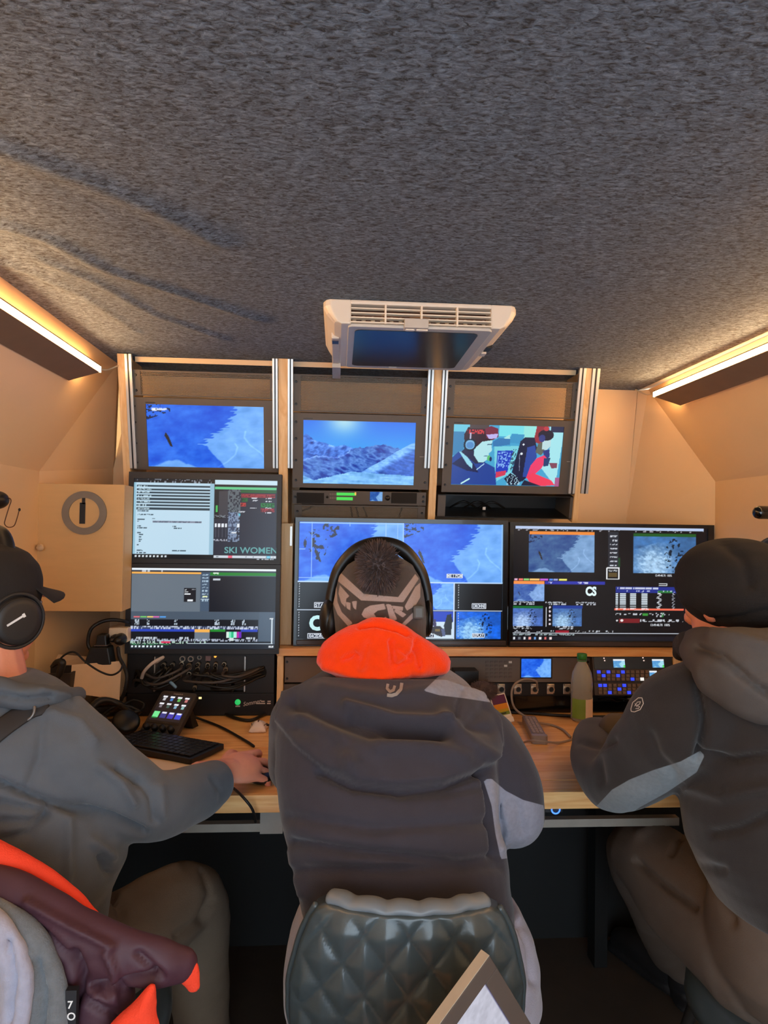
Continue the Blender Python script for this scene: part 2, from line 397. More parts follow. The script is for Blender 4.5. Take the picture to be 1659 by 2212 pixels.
# ------------------------------------------------------------------ pictures shown on displays
class Canvas:
    def __init__(s, x0, y0, x1, y1, step, bg=(0, 0, 0)):
        s.b = (x0, y0, x1, y1); s.W, s.H = int((x1 - x0) / step) + 1, int((y1 - y0) / step) + 1
        s.X, s.Y = np.meshgrid(np.linspace(x0, x1, s.W), np.linspace(y0, y1, s.H))
        s.c = np.zeros((s.H, s.W, 3)); s.c[:] = np.array(bg) / 255.0
    def put(s, m, col): s.c[m] = np.array(col) / 255.0; return s
    def mix(s, w, col):
        w = np.clip(w, 0, 1)[..., None]; s.c = s.c * (1 - w) + w * np.array(col) / 255.0
    def rect(s, x0, y0, x1, y1, col): return s.put((s.X >= x0) & (s.X <= x1) & (s.Y >= y0) & (s.Y <= y1), col)
    def poly(s, p, col): return s.put(inside(p, s.X, s.Y), col)
    def ell(s, cx, cy, rx, ry, col): return s.put(((s.X - cx) / rx) ** 2 + ((s.Y - cy) / ry) ** 2 <= 1, col)
    def line(s, pl, w, col): return s.put(pdist(pl, s.X, s.Y) <= w / 2, col)
    def box(s, x0, y0, x1, y1, w, col): return s.line([(x0, y0), (x1, y0), (x1, y1), (x0, y1), (x0, y0)], w, col)
    def dashes(s, x0, y0, x1, y1, col, cell=4, seed=1, dens=0.5, al=0.9):
        m = (s.X >= x0) & (s.X <= x1) & (s.Y >= y0) & (s.Y <= y1)
        n = vn(s.X / cell * 1.7 + 31 * seed, np.floor(s.Y / 3.0) * 3.1, seed)
        s.mix(m * (n > 1 - dens) * al, col)
    def region(s, x0, y0, x1, y1):
        m = (s.X >= x0) & (s.X <= x1) & (s.Y >= y0) & (s.Y <= y1)
        return m, (s.X - x0) / (x1 - x0), (s.Y - y0) / (y1 - y0)
    def paint(s, m, rgbarr): s.c[m] = np.clip(rgbarr, 0, 255)[m] / 255.0
    def snow_ridge(s, x0, y0, x1, y1, shade=(36, 104, 234), lit=(112, 174, 252), skier=True, trees=True, seed=3):
        m, S, T = s.region(x0, y0, x1, y1)
        b = np.interp(T, [0, .12, .2, .35, .5, .62, .75, .88, 1], [.74, .76, .72, .66, .55, .47, .52, .60, .66])
        b = b + 0.07 * (fbm(T * 9, S * 2.0, seed, 3) - .5) + (0.03 + .05 * vn(np.floor(T * 11 + .2), 0 * T, seed)) * (((T * 11 + .2) % 1) - .5) * (T < .64) - .05 * np.clip(((T * 24) % 1) - .3, 0, 1) * (T < .64)
        n = fbm(S * 14, T * 9, seed + 5, 4) - .5; st = fbm(S * 5 + T * 12, T * 3 - S * 7, seed + 9, 4) - .5
        a = np.clip((S - b) / .012, 0, 1)
        foot = np.clip((T - (1.03 - .16 * np.exp(-((S - .22) / .16) ** 2)) + .06 * (fbm(S * 20, T * 8, 2) - .5)) / .03, 0, 1)
        a = np.maximum(a, foot)
        sh = np.array(shade)[None, None] + (n * 46 + st * 44)[..., None] * np.array([.9, 1.0, .6])
        li = np.array(lit)[None, None] + (n * 26 + st * 40)[..., None]
        img = sh * (1 - a[..., None]) + li * a[..., None]
        for k, (pl) in enumerate(([(.60, .99), (.68, .90), (.75, .78), (.77, .66), (.75, .60)], [(.84, .40), (.83, .50), (.88, .62), (.97, .74), (1.0, .80)])):
            d = pdist(pl, S, T); img = img + (np.exp(-(d / .008) ** 2) * 26)[..., None]
        if trees:
            t = (fbm(S * 34, T * 30, seed + 31, 3) > .57) & (S < .2) & (T < .25 - S * .7)
            img = np.where(t[..., None], np.array([22, 34, 70]), img)
        if skier:
            k = inside([(.155, .44), (.18, .5), (.20, .6), (.215, .68), (.19, .66), (.165, .56), (.145, .5)], S, T)
            img = np.where(k[..., None], np.array([40, 38, 36]), img)
        s.paint(m, img)
    def snow_spray(s, x0, y0, x1, y1, base=(62, 112, 170), lit=(168, 206, 240), seed=8):
        m, S, T = s.region(x0, y0, x1, y1)
        n = fbm(S * 9, T * 7, seed, 4); st = fbm(S * 26 - T * 8, T * 20, seed + 2, 3)
        fan = np.exp(-(((S - .34) / .30) ** 2 + ((T - .78) / .52) ** 2)) * (T > .12 + np.abs(S - .45) * .55)
        a = np.clip(fan * 1.5 * (0.35 + st * 1.15) - .12, 0, 1)
        img = np.array(base)[None, None] * (0.72 + n * .6)[..., None] * (1 - a[..., None]) + np.array(lit)[None, None] * (0.8 + .35 * st)[..., None] * a[..., None]
        br = (fbm(S * 22, T * 18, seed + 6, 3) > .60) & (((S - .66) / .16) ** 2 + ((T - .55) / .5) ** 2 < 1)
        img = np.where(br[..., None], np.array(base) * .3, img)
        s.paint(m, img)
    def mesh(s, fr, u0, v0, u1, v1, d):
        """flat grid on the frame carrying the picture as point colours"""
        u = np.linspace(u0, u1, s.W); v = np.linspace(v1, v0, s.H)
        U, V = np.meshgrid(u, v)
        o, ex, ey, ez = (np.array(q) for q in (fr.o, fr.ex, fr.ey, fr.ez))
        co = o + U[..., None] * ex + V[..., None] * ey + d * ez
        i = np.arange(s.W * s.H).reshape(s.H, s.W)
        q = np.stack([i[1:, :-1], i[1:, 1:], i[:-1, 1:], i[:-1, :-1]], -1).reshape(-1, 4)
        return co.reshape(-1, 3), q, np.concatenate([s2l(s.c.reshape(-1, 3)), np.ones((s.W * s.H, 1))], 1)
def fast_mesh(name, co, q):
    me = bpy.data.meshes.new(name); n, m = len(co), len(q); k = q.shape[1]
    me.vertices.add(n); me.vertices.foreach_set('co', np.asarray(co, np.float32).ravel())
    me.loops.add(m * k); me.loops.foreach_set('vertex_index', np.asarray(q, np.int32).ravel())
    me.polygons.add(m); me.polygons.foreach_set('loop_start', np.arange(0, m * k, k, dtype=np.int32))
    me.update(calc_edges=True); me.validate()
    return me
def screen_part(parent, canvas, fr, u0, v0, u1, v1, d, label=None, name='screen'):
    co, q, col = canvas.mesh(fr, u0, v0, u1, v1, d)
    me = fast_mesh(name, co - np.array(ORG[parent]), q)
    at = me.color_attributes.new('Col', 'FLOAT_COLOR', 'POINT'); at.data.foreach_set('color', col.astype(np.float32).ravel())
    me.materials.append(screen_mat())
    o = bpy.data.objects.new(name, me); COL.objects.link(o); o.parent = parent; ORG[o] = ORG[parent]
    if label: o['label'] = label
    return o
# ================================================================== ROOM
CREAM = pm('cream_wall', rgb(234, 200, 154), 0.42, var=0.04, scale=6, bump=0.06, bscale=300)
BROWN = pm('brown_board', rgb(124, 100, 82), 0.7, var=0.12, scale=20)
M_FLOOR = pm('floor_lino', rgb(74, 58, 46), 0.75, var=0.25, scale=12, bump=0.1)
M_BLACK = pm('black_panel', rgb(10, 10, 11), 0.7, var=0.15)
PINE = wood('pine', rgb(244, 190, 122), rgb(228, 162, 94), 0.38, 1.0)
PINE_V = wood('pine_upright', rgb(240, 206, 156), rgb(226, 184, 128), 0.5, 1.0, axis=2)
PLY = pm('plywood', rgb(214, 170, 112), 0.55, var=0.08, scale=9, stretch=(1, 1, 6))
ALU = pm('aluminium', rgb(205, 203, 198), 0.35, 0.75, var=0.05)
ANTH = pm('anthracite_panel', rgb(92, 84, 77), 0.55, 0.25, var=0.08, bump=0.04, bscale=900)
BLK = pm('black_plastic', rgb(18, 17, 17), 0.42, var=0.2)
BLKG = pm('black_gloss', rgb(10, 10, 11), 0.16, var=0.1, coat=0.3)
RUB = pm('black_rubber', rgb(14, 13, 13), 0.5, var=0.2)
WHT = pm('white_plastic', rgb(232, 226, 216), 0.4, var=0.04)
ZC, BACK, REAR = 1.865, 2.45, -1.15
XL0, XR0 = -0.725, 1.10                      # ceiling edges
AL, BL_, CL_ = Vector((XL0, 2.27, ZC)), P(85, 1018, 2.06), P(245, 1012, BACK)
AR, BR_, CR_ = Vector((XR0 + .03, 2.43, ZC)), P(1545, 1040, 2.20), P(1352, 1128, BACK)

# ceiling: felt lining with soft wrinkles near the left light
def ceil_px(x, y):
    p = Z(x, y, ZC); return (p.x, p.y)
cg, fg = [], []
NX, NY = 150, 260
xs = np.linspace(XL0, XR0, NX); ys = np.linspace(REAR, BACK, NY)
XX, YY = np.meshgrid(xs, ys)
ZZ = np.full(XX.shape, ZC)
for pl, w, a in (([(-60, 300), (130, 372), (330, 450), (470, 520)], .026, .0075), ([(-60, 470), (100, 515), (240, 585), (420, 645), (560, 690)], .018, .0080),
                 ([(90, 560), (200, 605), (330, 680), (480, 730)], .015, .0060), ([(-60, 545), (60, 585), (180, 640), (300, 720)], .013, .0045)):
    q = [ceil_px(*p) for p in pl]
    d = pdist(q, XX, YY)
    ZZ -= a * np.exp(-(d / w) ** 2)
ZZ += (fbm(XX * 5, YY * 5, 4, 3) - .5) * .006
ZZ = ZC + (np.minimum(ZZ, ZC + .003) - ZC) * np.clip(np.minimum.reduce([XX - XL0, XR0 - XX, BACK - YY]) / .03, 0, 1)
me = fast_mesh('ceiling', np.stack([XX, YY, ZZ], -1).reshape(-1, 3), (lambda i: np.stack([i[:-1, :-1], i[1:, :-1], i[1:, 1:], i[:-1, 1:]], -1).reshape(-1, 4))(np.arange(NX * NY).reshape(NY, NX)))
ceil = bpy.data.objects.new('ceiling', me); COL.objects.link(ceil)
finish(ceil, felt('grey_felt', rgb(28, 36, 48), rgb(132, 154, 182), 150, 1.0), True, 0)
tag(ceil, 'grey felt-lined ceiling with wrinkles near the left light', None, None, 'structure')
rf = MB().wbox(XL0 - .05, XR0 + .05, REAR, BACK + .05, ZC + .004, ZC + .05)
struct('roof', rf, pm('roof_white', rgb(220, 220, 220), .5), 'thin outer roof skin above the felt')

floor = MB().wbox(-1.0, 1.3, REAR, BACK + .03, -.05, 0.0)
struct('floor', floor, M_FLOOR, 'dark brown van floor')

def shell(polys, thick_dir):
    mb = MB()
    for p in polys:
        n = len(p); t = Vector(thick_dir) * 0.02
        a = [Vector(q) for q in p]; b = [q + t for q in a]
        mb.add(a + b, [tuple(range(n)), tuple(range(2 * n - 1, n - 1, -1))] + [(i, n + i, n + (i + 1) % n, (i + 1) % n) for i in range(n)])
    return mb
xl, xr = BL_.x, BR_.x
zl, zr = BL_.z, BR_.z
wl = shell([[(XL0, REAR, ZC), AL, BL_, (xl, REAR, zl)], [(xl, REAR, zl), BL_, (xl, BL_.y, 0), (xl, REAR, 0)]], (-1, 0, 0))
struct('wall_left', wl, CREAM, 'cream side wall left, sloping in towards the ceiling')
wr = shell([[(XR0, REAR, ZC), AR, BR_, (xr, REAR, zr)], [(xr, REAR, zr), BR_, (xr, BR_.y, 0), (xr, REAR, 0)]], (1, 0, 0))
struct('wall_right', wr, CREAM, 'cream side wall right, sloping in towards the ceiling')
wb = shell([[AL, BL_, CL_], [BL_, CL_, (CL_.x, BACK, 0), (BL_.x, BL_.y, 0)],
            [AR, BR_, CR_], [BR_, CR_, (CR_.x, BACK, 0), (BR_.x, BR_.y, 0)],
            [AL, CL_, (XL0, BACK, ZC)], [AR, CR_, (XR0, BACK, ZC)],
            [CL_, (CL_.x, BACK, 0), (CR_.x, BACK, 0), CR_, (XR0, BACK, ZC + .02), (XL0, BACK, ZC + .02)]], (0, 1, 0))
wb.wbox(-1.1, 1.4, BACK + .03, BACK + .05, 0, ZC + .05)  # unseen outer panel, added to block light leaking in at the bulkhead corners
struct('wall_back', wb, CREAM, 'cream front bulkhead with folded corner facets')
# rear frame around the open tail
rw = MB()
rw.wbox(xl - .02, -.62, REAR - .02, REAR, 0, ZC + .05).wbox(1.02, xr + .02, REAR - .02, REAR, 0, ZC + .05).wbox(-.62, 1.02, REAR - .02, REAR, 1.80, ZC + .05)
struct('wall_rear', rw, CREAM, 'rear frame around the open tail door')
gr = MB().wbox(-12, 12, -24, REAR - .4, -.5, -.42)
struct('ground', gr, pm('snow', (0.82, 0.85, 0.9, 1), .8, var=.05, bump=.2, bscale=8), 'snow outside the open tail')

# ------------------------------------------------------------------ light coves
M_LED = glow('led_warm', (1.0, 0.55, 0.22, 1), LED_STRENGTH)
def cove(side, y_end, label):
    s = -1 if side == 'l' else 1
    x, zl_ = ((XL0 + .025), 1.783) if s < 0 else ((XR0 - .022), 1.806)
    y0, L = -0.9, y_end
    t = thing('cove_light', label, 'light', (x, y0, zl_ - .03), 'warm light strips along the ceiling edges')
    def bar(pr, e0=0.0, e1=0.0):
        q = [Vector((x + s * a, y0, zl_ + b)) for a, b in pr] + [Vector((x + s * a, L + (e0 if k < 2 else e1), zl_ + b)) for k, (a, b) in enumerate(pr)]
        return MB().add(q, [(0, 1, 2, 3), (7, 6, 5, 4), (0, 4, 5, 1), (1, 5, 6, 2), (2, 6, 7, 3), (3, 7, 4, 0)])
    part(t, 'valance_board', bar([(.0, .0), (.0, .008), (.071, -.024), (.069, -.036)], 0, -.045), BROWN)
    part(t, 'diffuser', bar([(-.002, .001), (-.002, .017), (.012, .017), (.012, .004)], .004, .004), M_LED, label='glowing warm white diffuser')
    part(t, 'channel_lip', bar([(-.003, .0175), (-.003, .0205), (.014, .0205), (.014, .0175)], .004, .004), pm('channel_brown', rgb(120, 92, 66), .5))
    y1 = L + .004
    e = MB().wbox(min(x - s * .003, x + s * .014), max(x - s * .003, x + s * .014), y1, y1 + .006, zl_, zl_ + .02)
    part(t, 'end_cap', e, ALU)
    w = MB().tube([(x, y1 + .004, zl_ + .01), (x - s * .006, y1 + .05, zl_ + .02), (x - s * .02, y1 + .10, zl_ + .045)], .0025, 6)
    part(t, 'supply_wire', w, pm('cream_wire', rgb(220, 200, 170), .5), True)
cove('l', 2.03, 'warm glowing light strip on the brown board along the left ceiling edge')
cove('r', 2.27, 'warm glowing light strip on the brown board along the right ceiling edge')

# ------------------------------------------------------------------ roof air conditioner
AX0, AX1, AY0, AY1, AZ = .0, .368, 1.555, 1.96, 1.808
t = thing('air_conditioner', 'white ceiling air conditioner with slatted grille and dark glass panel', 'air conditioner', ((AX0 + AX1) / 2, (AY0 + AY1) / 2, AZ))
FZ = Frame((0, 0, 0), (1, 0, 0), (0, 1, 0))   # d = Z
ACW = pm('ac_white', rgb(226, 220, 210), .38, var=.03)
m = MB(); zt = ZC - .001
def cheek(x, sg):
    rings = []
    for (yy, g) in ((AY0 - .004, .6), (AY0 + .004, .85), (AY0 + .02, 1.0), (AY1 - .06, 1.0), (AY1 - .015, .8), (AY1 + .012, .35)):
        rings.append([Vector((x + sg * a * g + (0 if a > 0 else sg * a * (1 - g)), yy, z)) for a, z in ((.042, zt), (.042, zt - .014), (.034, AZ + .026), (.016, AZ + .006), (.0, AZ), (-.022, AZ), (-.022, zt))])
    m.loft(rings)
cheek(AX0, -1); cheek(AX1, 1)
m.wbox(AX0 + .02, AX1 - .02, AY1 - .03, AY1 + .01, AZ, zt)
m.wbox(AX0 + .02, AX1 - .02, AY0 - .004, AY0 + .03, zt - .010, zt)
part(t, 'housing', m, ACW, False, .003, label='white plastic housing with flared sides')
gx0, gx1 = AX0 + .018, AX1 - .018
part(t, 'recess', MB().wbox(gx0, gx1, AY0 + .055, AY0 + .06, AZ, zt), pm('ac_recess', rgb(128, 92, 74), .7))
G = pm('ac_grille', rgb(238, 228, 212), .4, var=.03)
for k in range(4):
    zz = AZ + .005 + .0112 * k
    part(t, 'slat', MB().wbox(gx0, gx1, AY0 - .004 + .002 * k, AY0 + .014, zz - .0014, zz + .0014), G)
for k in range(3):
    xx = gx0 + (gx1 - gx0) * (k + 1) / 4.0
    part(t, 'rib', MB().wbox(xx - .002, xx + .002, AY0 - .006, AY0 + .012, AZ + .002, zt - .01), G)
for k in range(15):
    xx = gx0 + .012 + (gx1 - gx0 - .024) * k / 14
    if 6 <= k <= 7: continue
    part(t, 'vane', MB().cyl((xx, AY0 + .035, AZ + .008), (xx, AY0 + .045, AZ + .03), .005, 8), G, True)
part(t, 'fan_motor', MB().wbox(gx0 + .142, gx0 + .19, AY0 + .03, AY0 + .05, AZ + .014, AZ + .036), pm('motor_tan', rgb(186, 140, 104), .6))
part(t, 'cover_plate', MB().prism(FZ, rrect(gx0 - .002, AY0 + .004, gx1 + .002, AY1 + .002, .012), AZ - .004, AZ + .003), pm('ac_plate', rgb(200, 200, 198), .4, var=.03), False, .0015)
part(t, 'glass_panel', MB().prism(FZ, rrect(gx0 + .014, AY0 + .026, gx1 - .026, AY1 - .028, .016), AZ - .0055, AZ - .003), pm('dark_glass', rgb(34, 38, 46), .24, spec=.35, var=.05), label='dark glossy glass panel')
lx = (AX0 + AX1) / 2 - .012
part(t, 'latch', MB().wbox(lx - .028, lx + .028, AY0 - .010, AY0 + .018, AZ - .006, AZ + .016), pm('latch_grey', rgb(196, 192, 186), .45), False, .002)
part(t, 'latch_button', MB().prism(FZ, rrect(lx - .024, AY0 + .002, lx - .003, AY0 + .012, .003), AZ - .0085, AZ - .006), WHT)
part(t, 'latch_button', MB().prism(FZ, rrect(lx + .001, AY0 + .002, lx + .028, AY0 + .012, .003), AZ - .0085, AZ - .006), WHT)
part(t, 'tab', MB().wbox(lx - .034, lx - .012, AY1 - .022, AY1 - .008, AZ - .006, AZ - .003), WHT)
part(t, 'side_vent', MB().wbox(AX0 - .024, AX0 - .004, AY0 + .12, AY1 - .02, AZ - .001, AZ + .018), pm('vent_grey', rgb(214, 208, 200), .5), False, .003, label='grey side vent slot')
part(t, 'switch', MB().wbox(AX0 - .022, AX0 - .006, AY0 + .14, AY0 + .165, AZ - .003, AZ + .016), pm('switch_blue', rgb(40, 46, 80), .4))
part(t, 'switch', MB().wbox(AX1 + .004, AX1 + .018, AY0 + .16, AY0 + .2, AZ - .001, AZ + .012), BLK)
part(t, 'switch', MB().wbox(AX1 + .003, AX1 + .016, AY0 + .22, AY0 + .25, AZ - .001, AZ + .012), WHT)
sp = P(727, 790, 2.0)
part(t, 'cable_duct', MB().wbox(sp.x - .012, sp.x + .012, 1.935, 2.08, AZ - .012, AZ + .045), pm('duct_grey', rgb(196, 194, 190), .5))

# ================================================================== UPPER RACK
def screws(t, fr, pts, d, r=.0042):
    first = None
    for (u, v) in pts:
        if first is None:
            c = fr.pt(u, v, d); first = part(t, 'screw', MB().cyl(c, c + fr.ez * .0035, r, 8, r * .7), BLK); u0, v0 = u, v
        else:
            clone(first, fr.pt(u, v, 0) - fr.pt(u0, v0, 0))
posts = [  # wood x0,x1 ; rails ; bottom px y
    ((257, 273), [(273, 288)], 1060, 'leftmost'), ((602, 622), [(589, 601), (622, 634)], 1150, 'second'),
    ((938, 954), [(924, 937), (955, 967)], 1128, 'third'), ((1264, 1276), [(1249, 1263), (1277, 1293)], 1128, 'rightmost')]
plabel = ['pale wooden rack upright with one metal rail, left of the leftmost small monitor',
          'wooden rack upright with metal rails left of the mountain monitor',
          'wooden rack upright with metal rails right of the mountain monitor',
          'wooden rack upright with metal rails beside the bare cream wall, right of the upper rack']
vtop = .515
def ups(x, y=800): return FUP.hit(x, y)[0]
for (w, rails, yb, nm), lb in zip(posts, plabel):
    vb = FUP.hit((w[0] + w[1]) / 2, yb)[1]
    um = (ups(w[0]) + ups(w[1])) / 2
    t = thing('rack_upright', lb, 'rack upright', FUP.pt(um, vb, 0), 'uprights of the upper rack')
    vt = vtop - .004
    part(t, 'board', MB().box(FUP, ups(w[0]), vb, ups(w[1]), vt, -.17, .012), PINE_V, False, .001)
    for a, b in rails:
        ua, ub = ups(a), ups(b); vr = FUP.hit(a, 1010)[1] if nm != 'rightmost' else FUP.hit(a, 1065)[1]
        r = part(t, 'rail', MB().box(FUP, ua, vr, ub, vt, .0036, .016), ALU, False, .0008)
        part(r, 'slot', MB().box(FUP, (ua * .62 + ub * .38), vr, (ua * .38 + ub * .62), vt, .0155, .0165), BLK)
# header strip under the ceiling between the uprights
hd = MB().box(FUP, ups(289), vtop - .028, ups(1249), vtop - .012, -.06, -.02)
struct('trim_1', hd, CREAM, 'pale strip under the ceiling above the rack')

PERF = perforated('perforated_bronze', rgb(112, 98, 82))
def vent(x0, y0, x1, y1, label, bright=False):
    u0, v0, u1, v1 = FUP.rect(x0, y0, x1, y1)
    t = thing('vent_panel', label, 'vent panel', FUP.pt((u0 + u1) / 2, v0, 0), 'perforated panels in the rack')
    e = .024
    part(t, 'ear', MB().box(FUP, u0, v0, u0 + e, v1, -.004, .002), ANTH)
    part(t, 'ear', MB().box(FUP, u1 - e, v0, u1, v1, -.004, .002), ANTH)
    part(t, 'flange', MB().box(FUP, u0 + e, v1 - .004, u1 - e, v1, -.012, .001), ANTH)
    part(t, 'flange', MB().box(FUP, u0 + e, v0, u1 - e, v0 + .003, -.012, .001), ANTH)
    q = [FUP.pt(u, v, -.001) for u, v in ((u0 + e, v0 + .003), (u1 - e, v0 + .003), (u1 - e, v1 - .004), (u0 + e, v1 - .004))]
    part(t, 'perforated_sheet', MB().add(q, [(0, 1, 2, 3)]), PERF)
    h = v1 - v0
    pts = [(u, v0 + h * k) for u in (u0 + .010, u1 - .010) for k in ((.2, .8) if h > .06 else (.5,))]
    screws(t, FUP, pts, .002)
    return t
vent(287, 803, 600, 858, 'perforated metal panel above the leftmost small monitor')
vent(633, 812, 927, 892, 'perforated metal panel above the mountain monitor, under the air conditioner')
vent(965, 822, 1251, 902, 'perforated metal panel above the monitor showing two people')
vent(636, 1092, 918, 1120, 'narrow perforated panel under the green level meter unit')

def rack_monitor(x0, y0, x1, y1, s, canvas, label):
    u0, v0, u1, v1 = FUP.rect(x0, y0, x1, y1)
    t = thing('rack_monitor', label, 'monitor', FUP.pt((u0 + u1) / 2, v0, 0), 'small monitors in the upper rack')
    a0, b0, a1, b1 = FUP.rect(*s)
    body = MB()
    body.box(FUP, u0, v0, a0, v1, -.006, .003).box(FUP, a1, v0, u1, v1, -.006, .003).box(FUP, a0, v0, a1, b0, -.006, .003).box(FUP, a0, b1, a1, v1, -.006, .003)
    part(t, 'bezel', body, ANTH, label='anthracite rack front plate')
    part(t, 'chassis', MB().box(FUP, u0 + .02, v0 + .005, u1 - .02, v1 - .005, -.09, -.006), BLK)
    screen_part(t, canvas, FUP, a0, b0, a1, b1, -.002)
    h = v1 - v0
    screws(t, FUP, [(u, v0 + h * k) for u in (u0 + .011, u1 - .011) for k in (.1, .37, .66, .88)], .003)
    part(t, 'lettering', MB().box(FUP, a0, b1 + .004, a0 + .03, b1 + .0065, .003, .0034), BLK)
    mk = (a1 + u1) / 2
    part(t, 'maker_mark', MB().box(FUP, mk - .008, v0 + h * .45, mk + .010, v0 + h * .455, .003, .0034), pm('mark_grey', rgb(190, 180, 170), .5))
    return t
# picture 1: shaded slope
c1 = Canvas(318, 876, 570, 1010, 1.2); c1.snow_ridge(318, 876, 570, 1010)
c1.dashes(330, 884, 362, 889, (230, 240, 255), 5, 4, .7); c1.poly([(330, 890), (335, 883), (341, 890)], (235, 242, 255))
rack_monitor(286, 862, 601, 1017, (318, 876, 570, 1010), c1, 'small rack monitor showing a skier on a blue shaded snow slope, leftmost of three')
# picture 2: mountains
c2 = Canvas(655, 910, 896, 1046, 1.2)
m, S, T = c2.region(655, 910, 896, 1046)
sun = np.exp(-(((S - .36) / .16) ** 2 + ((T + .02) / .22) ** 2))
sky = np.stack([20 + 60 * T + 150 * sun, 105 + 110 * T + 110 * sun, 232 + 20 * T + 0 * S], -1)
far = .30 + .10 * np.abs(fbm(S * 5, S * 0 + 1, 3, 4) - .5) * 2 + np.interp(S, [0, .03, .1, .2, .3, .45, .6, .72, .85, 1], [-.08, -.1, 0, .06, .10, .12, .06, .02, .05, .0])
img = sky
rock = np.array([30, 78, 190])[None, None] + ((fbm(S * 18 + T * 6, T * 22, 8, 4) - .5) * 190)[..., None] * np.array([1.0, 1.0, .6])
snowc = np.array([120, 186, 250])[None, None] + ((fbm(S * 20, T * 16, 4, 3) - .5) * 60)[..., None]
img = np.where((T > far)[..., None], rock, img)
ridge2 = .40 + .05 * (fbm(S * 9, S * 0, 14, 4) - .5) * 2 + np.interp(S, [0, .2, .35, .42, .5, .6, .7, .8, .9, 1], [.16, .14, .15, .06, .0, -.02, -.04, .0, .04, -.02])
img = np.where((T > ridge2)[..., None], rock * .9 + 10, img)
edge = np.exp(-((T - ridge2 - .012) / .012) ** 2) * (S < .45); img = img + (edge * 110)[..., None]
dl = pdist([(1.0, .33), (.86, .44), (.74, .58), (.58, .70), (.40, .80)], S, T); img = img + (np.exp(-(dl / .05) ** 2) * 120)[..., None] * np.array([.7, .8, .3])
ps = T > np.interp(S, [0, .1, .3, .5, .7, 1], [.88, .95, .86, .80, .84, .9]) + .03 * (fbm(S * 12, T * 6, 5) - .5)
img = np.where(ps[..., None], snowc * 1.05, img)
rdg = lambda a, b, sd: 1 - np.abs(2 * fbm(a, b, sd, 4) - 1)
far = np.interp(S, [0, .02, .06, .12, .2, .28, .36, .45, .55, 1], [.24, .22, .26, .33, .36, .40, .38, .43, .44, .46]) + .03 * (fbm(S * 22, S * 0, 3, 3) - .5)
mid = np.interp(S, [0, .1, .2, .3, .36, .42, .5, .6, .7, .8, .86, 1], [.62, .57, .55, .56, .53, .45, .42, .39, .36, .40, .42, .5]) + .05 * (fbm(S * 26, S * 0 + 4, 6, 3) - .5)
rgt = np.interp(S, [0, .36, .48, .6, .72, .84, .92, 1], [1.2, .92, .86, .72, .60, .46, .38, .31])
img = sky
t1 = rdg(S * 16 + T * 5, T * 14, 8); t2 = rdg(S * 14 - T * 12, T * 10 + S * 4, 12); t3 = rdg(S * 12 - T * 9, T * 16, 21)
img = np.where((T > far)[..., None], np.array([26, 84, 190])[None, None] + ((t1 - .62) * 150)[..., None] + (np.exp(-((T - far) / .05) ** 2) * np.clip(fbm(S * 30, T * 20, 2) - .45, 0, 1) * 260)[..., None], img)
img = np.where((T > mid)[..., None], np.array([30, 74, 176])[None, None] + ((t2 - .66) * 190)[..., None] * np.array([.9, 1, .7]) + (np.exp(-((T - mid - .01) / .014) ** 2) * (S < .42) * 55)[..., None], img)
low = np.interp(S, [0, .1, .3, .45, 1], [.88, .95, .86, .80, .86]) + .03 * (fbm(S * 12, T * 6, 5) - .5)
sl = np.array([96, 158, 240])[None, None] + ((t3 - .62) * 120)[..., None]
shd = np.clip((S - .52) / .2, 0, 1) * np.clip((T - rgt - .10) / .08, 0, 1) * (T < low)
sl = sl * (1 - .55 * shd[..., None] * np.array([1, .8, .4]))
img = np.where((T > rgt)[..., None], sl, img)
img = np.where((T > low)[..., None], np.array([124, 188, 250])[None, None] + ((fbm(S * 8, T * 26, 9, 3) - .5) * 90)[..., None], img)
img = img + (40 * (fbm(S * 40, T * 26, 17, 3) - .5) * (T > far))[..., None]
c2.paint(m, img)
rack_monitor(632, 895, 928, 1055, (655, 910, 896, 1046), c2, 'small rack monitor showing a blue mountain range, middle of three')
# picture 3: two people in a cabin
c3 = Canvas(977, 919, 1213, 1049, 1.0, (70, 165, 210))
c3.rect(977, 919, 1012, 935, (110, 200, 225)); c3.rect(977, 935, 1000, 985, (60, 130, 180))
c3.rect(1075, 919, 1128, 942, (120, 225, 235)); c3.rect(1128, 919, 1155, 950, (150, 230, 225)); c3.poly([(1098, 950), (1102, 936), (1130, 938), (1126, 958), (1100, 956)], (60, 150, 200)); c3.poly([(1076, 952), (1098, 938), (1100, 955)], (170, 230, 230))
c3.poly([(1155, 919), (1180, 919), (1170, 960), (1150, 952)], (150, 50, 62)); c3.poly([(1182, 919), (1213, 921), (1213, 950), (1205, 1049), (1172, 1010), (1188, 960)], (165, 230, 238)); c3.rect(1186, 919, 1213, 931, (40, 46, 78))
c3.poly([(977, 1049), (977, 990), (990, 978), (1020, 975), (1050, 1000), (1070, 1010), (1076, 1049)], (34, 66, 150))
c3.poly([(977, 1004), (1000, 986), (1024, 1002), (1036, 1022), (1010, 1018)], (28, 34, 80)); c3.poly([(992, 978), (1000, 976), (1022, 1004), (1022, 1014), (1010, 1004)], (150, 215, 235))
c3.poly([(996, 978), (1008, 964), (1026, 976), (1046, 1000), (1028, 1003)], (36, 36, 70)); c3.line([(1000, 1046), (1016, 1036)], 3, (190, 240, 240)); c3.line([(1032, 1015), (1046, 1003)], 2, (170, 210, 240))
c3.poly([(1024, 962), (1034, 955), (1062, 951), (1060, 962), (1062, 974), (1056, 979), (1054, 992), (1044, 1000), (1034, 999), (1024, 985)], (178, 228, 234))
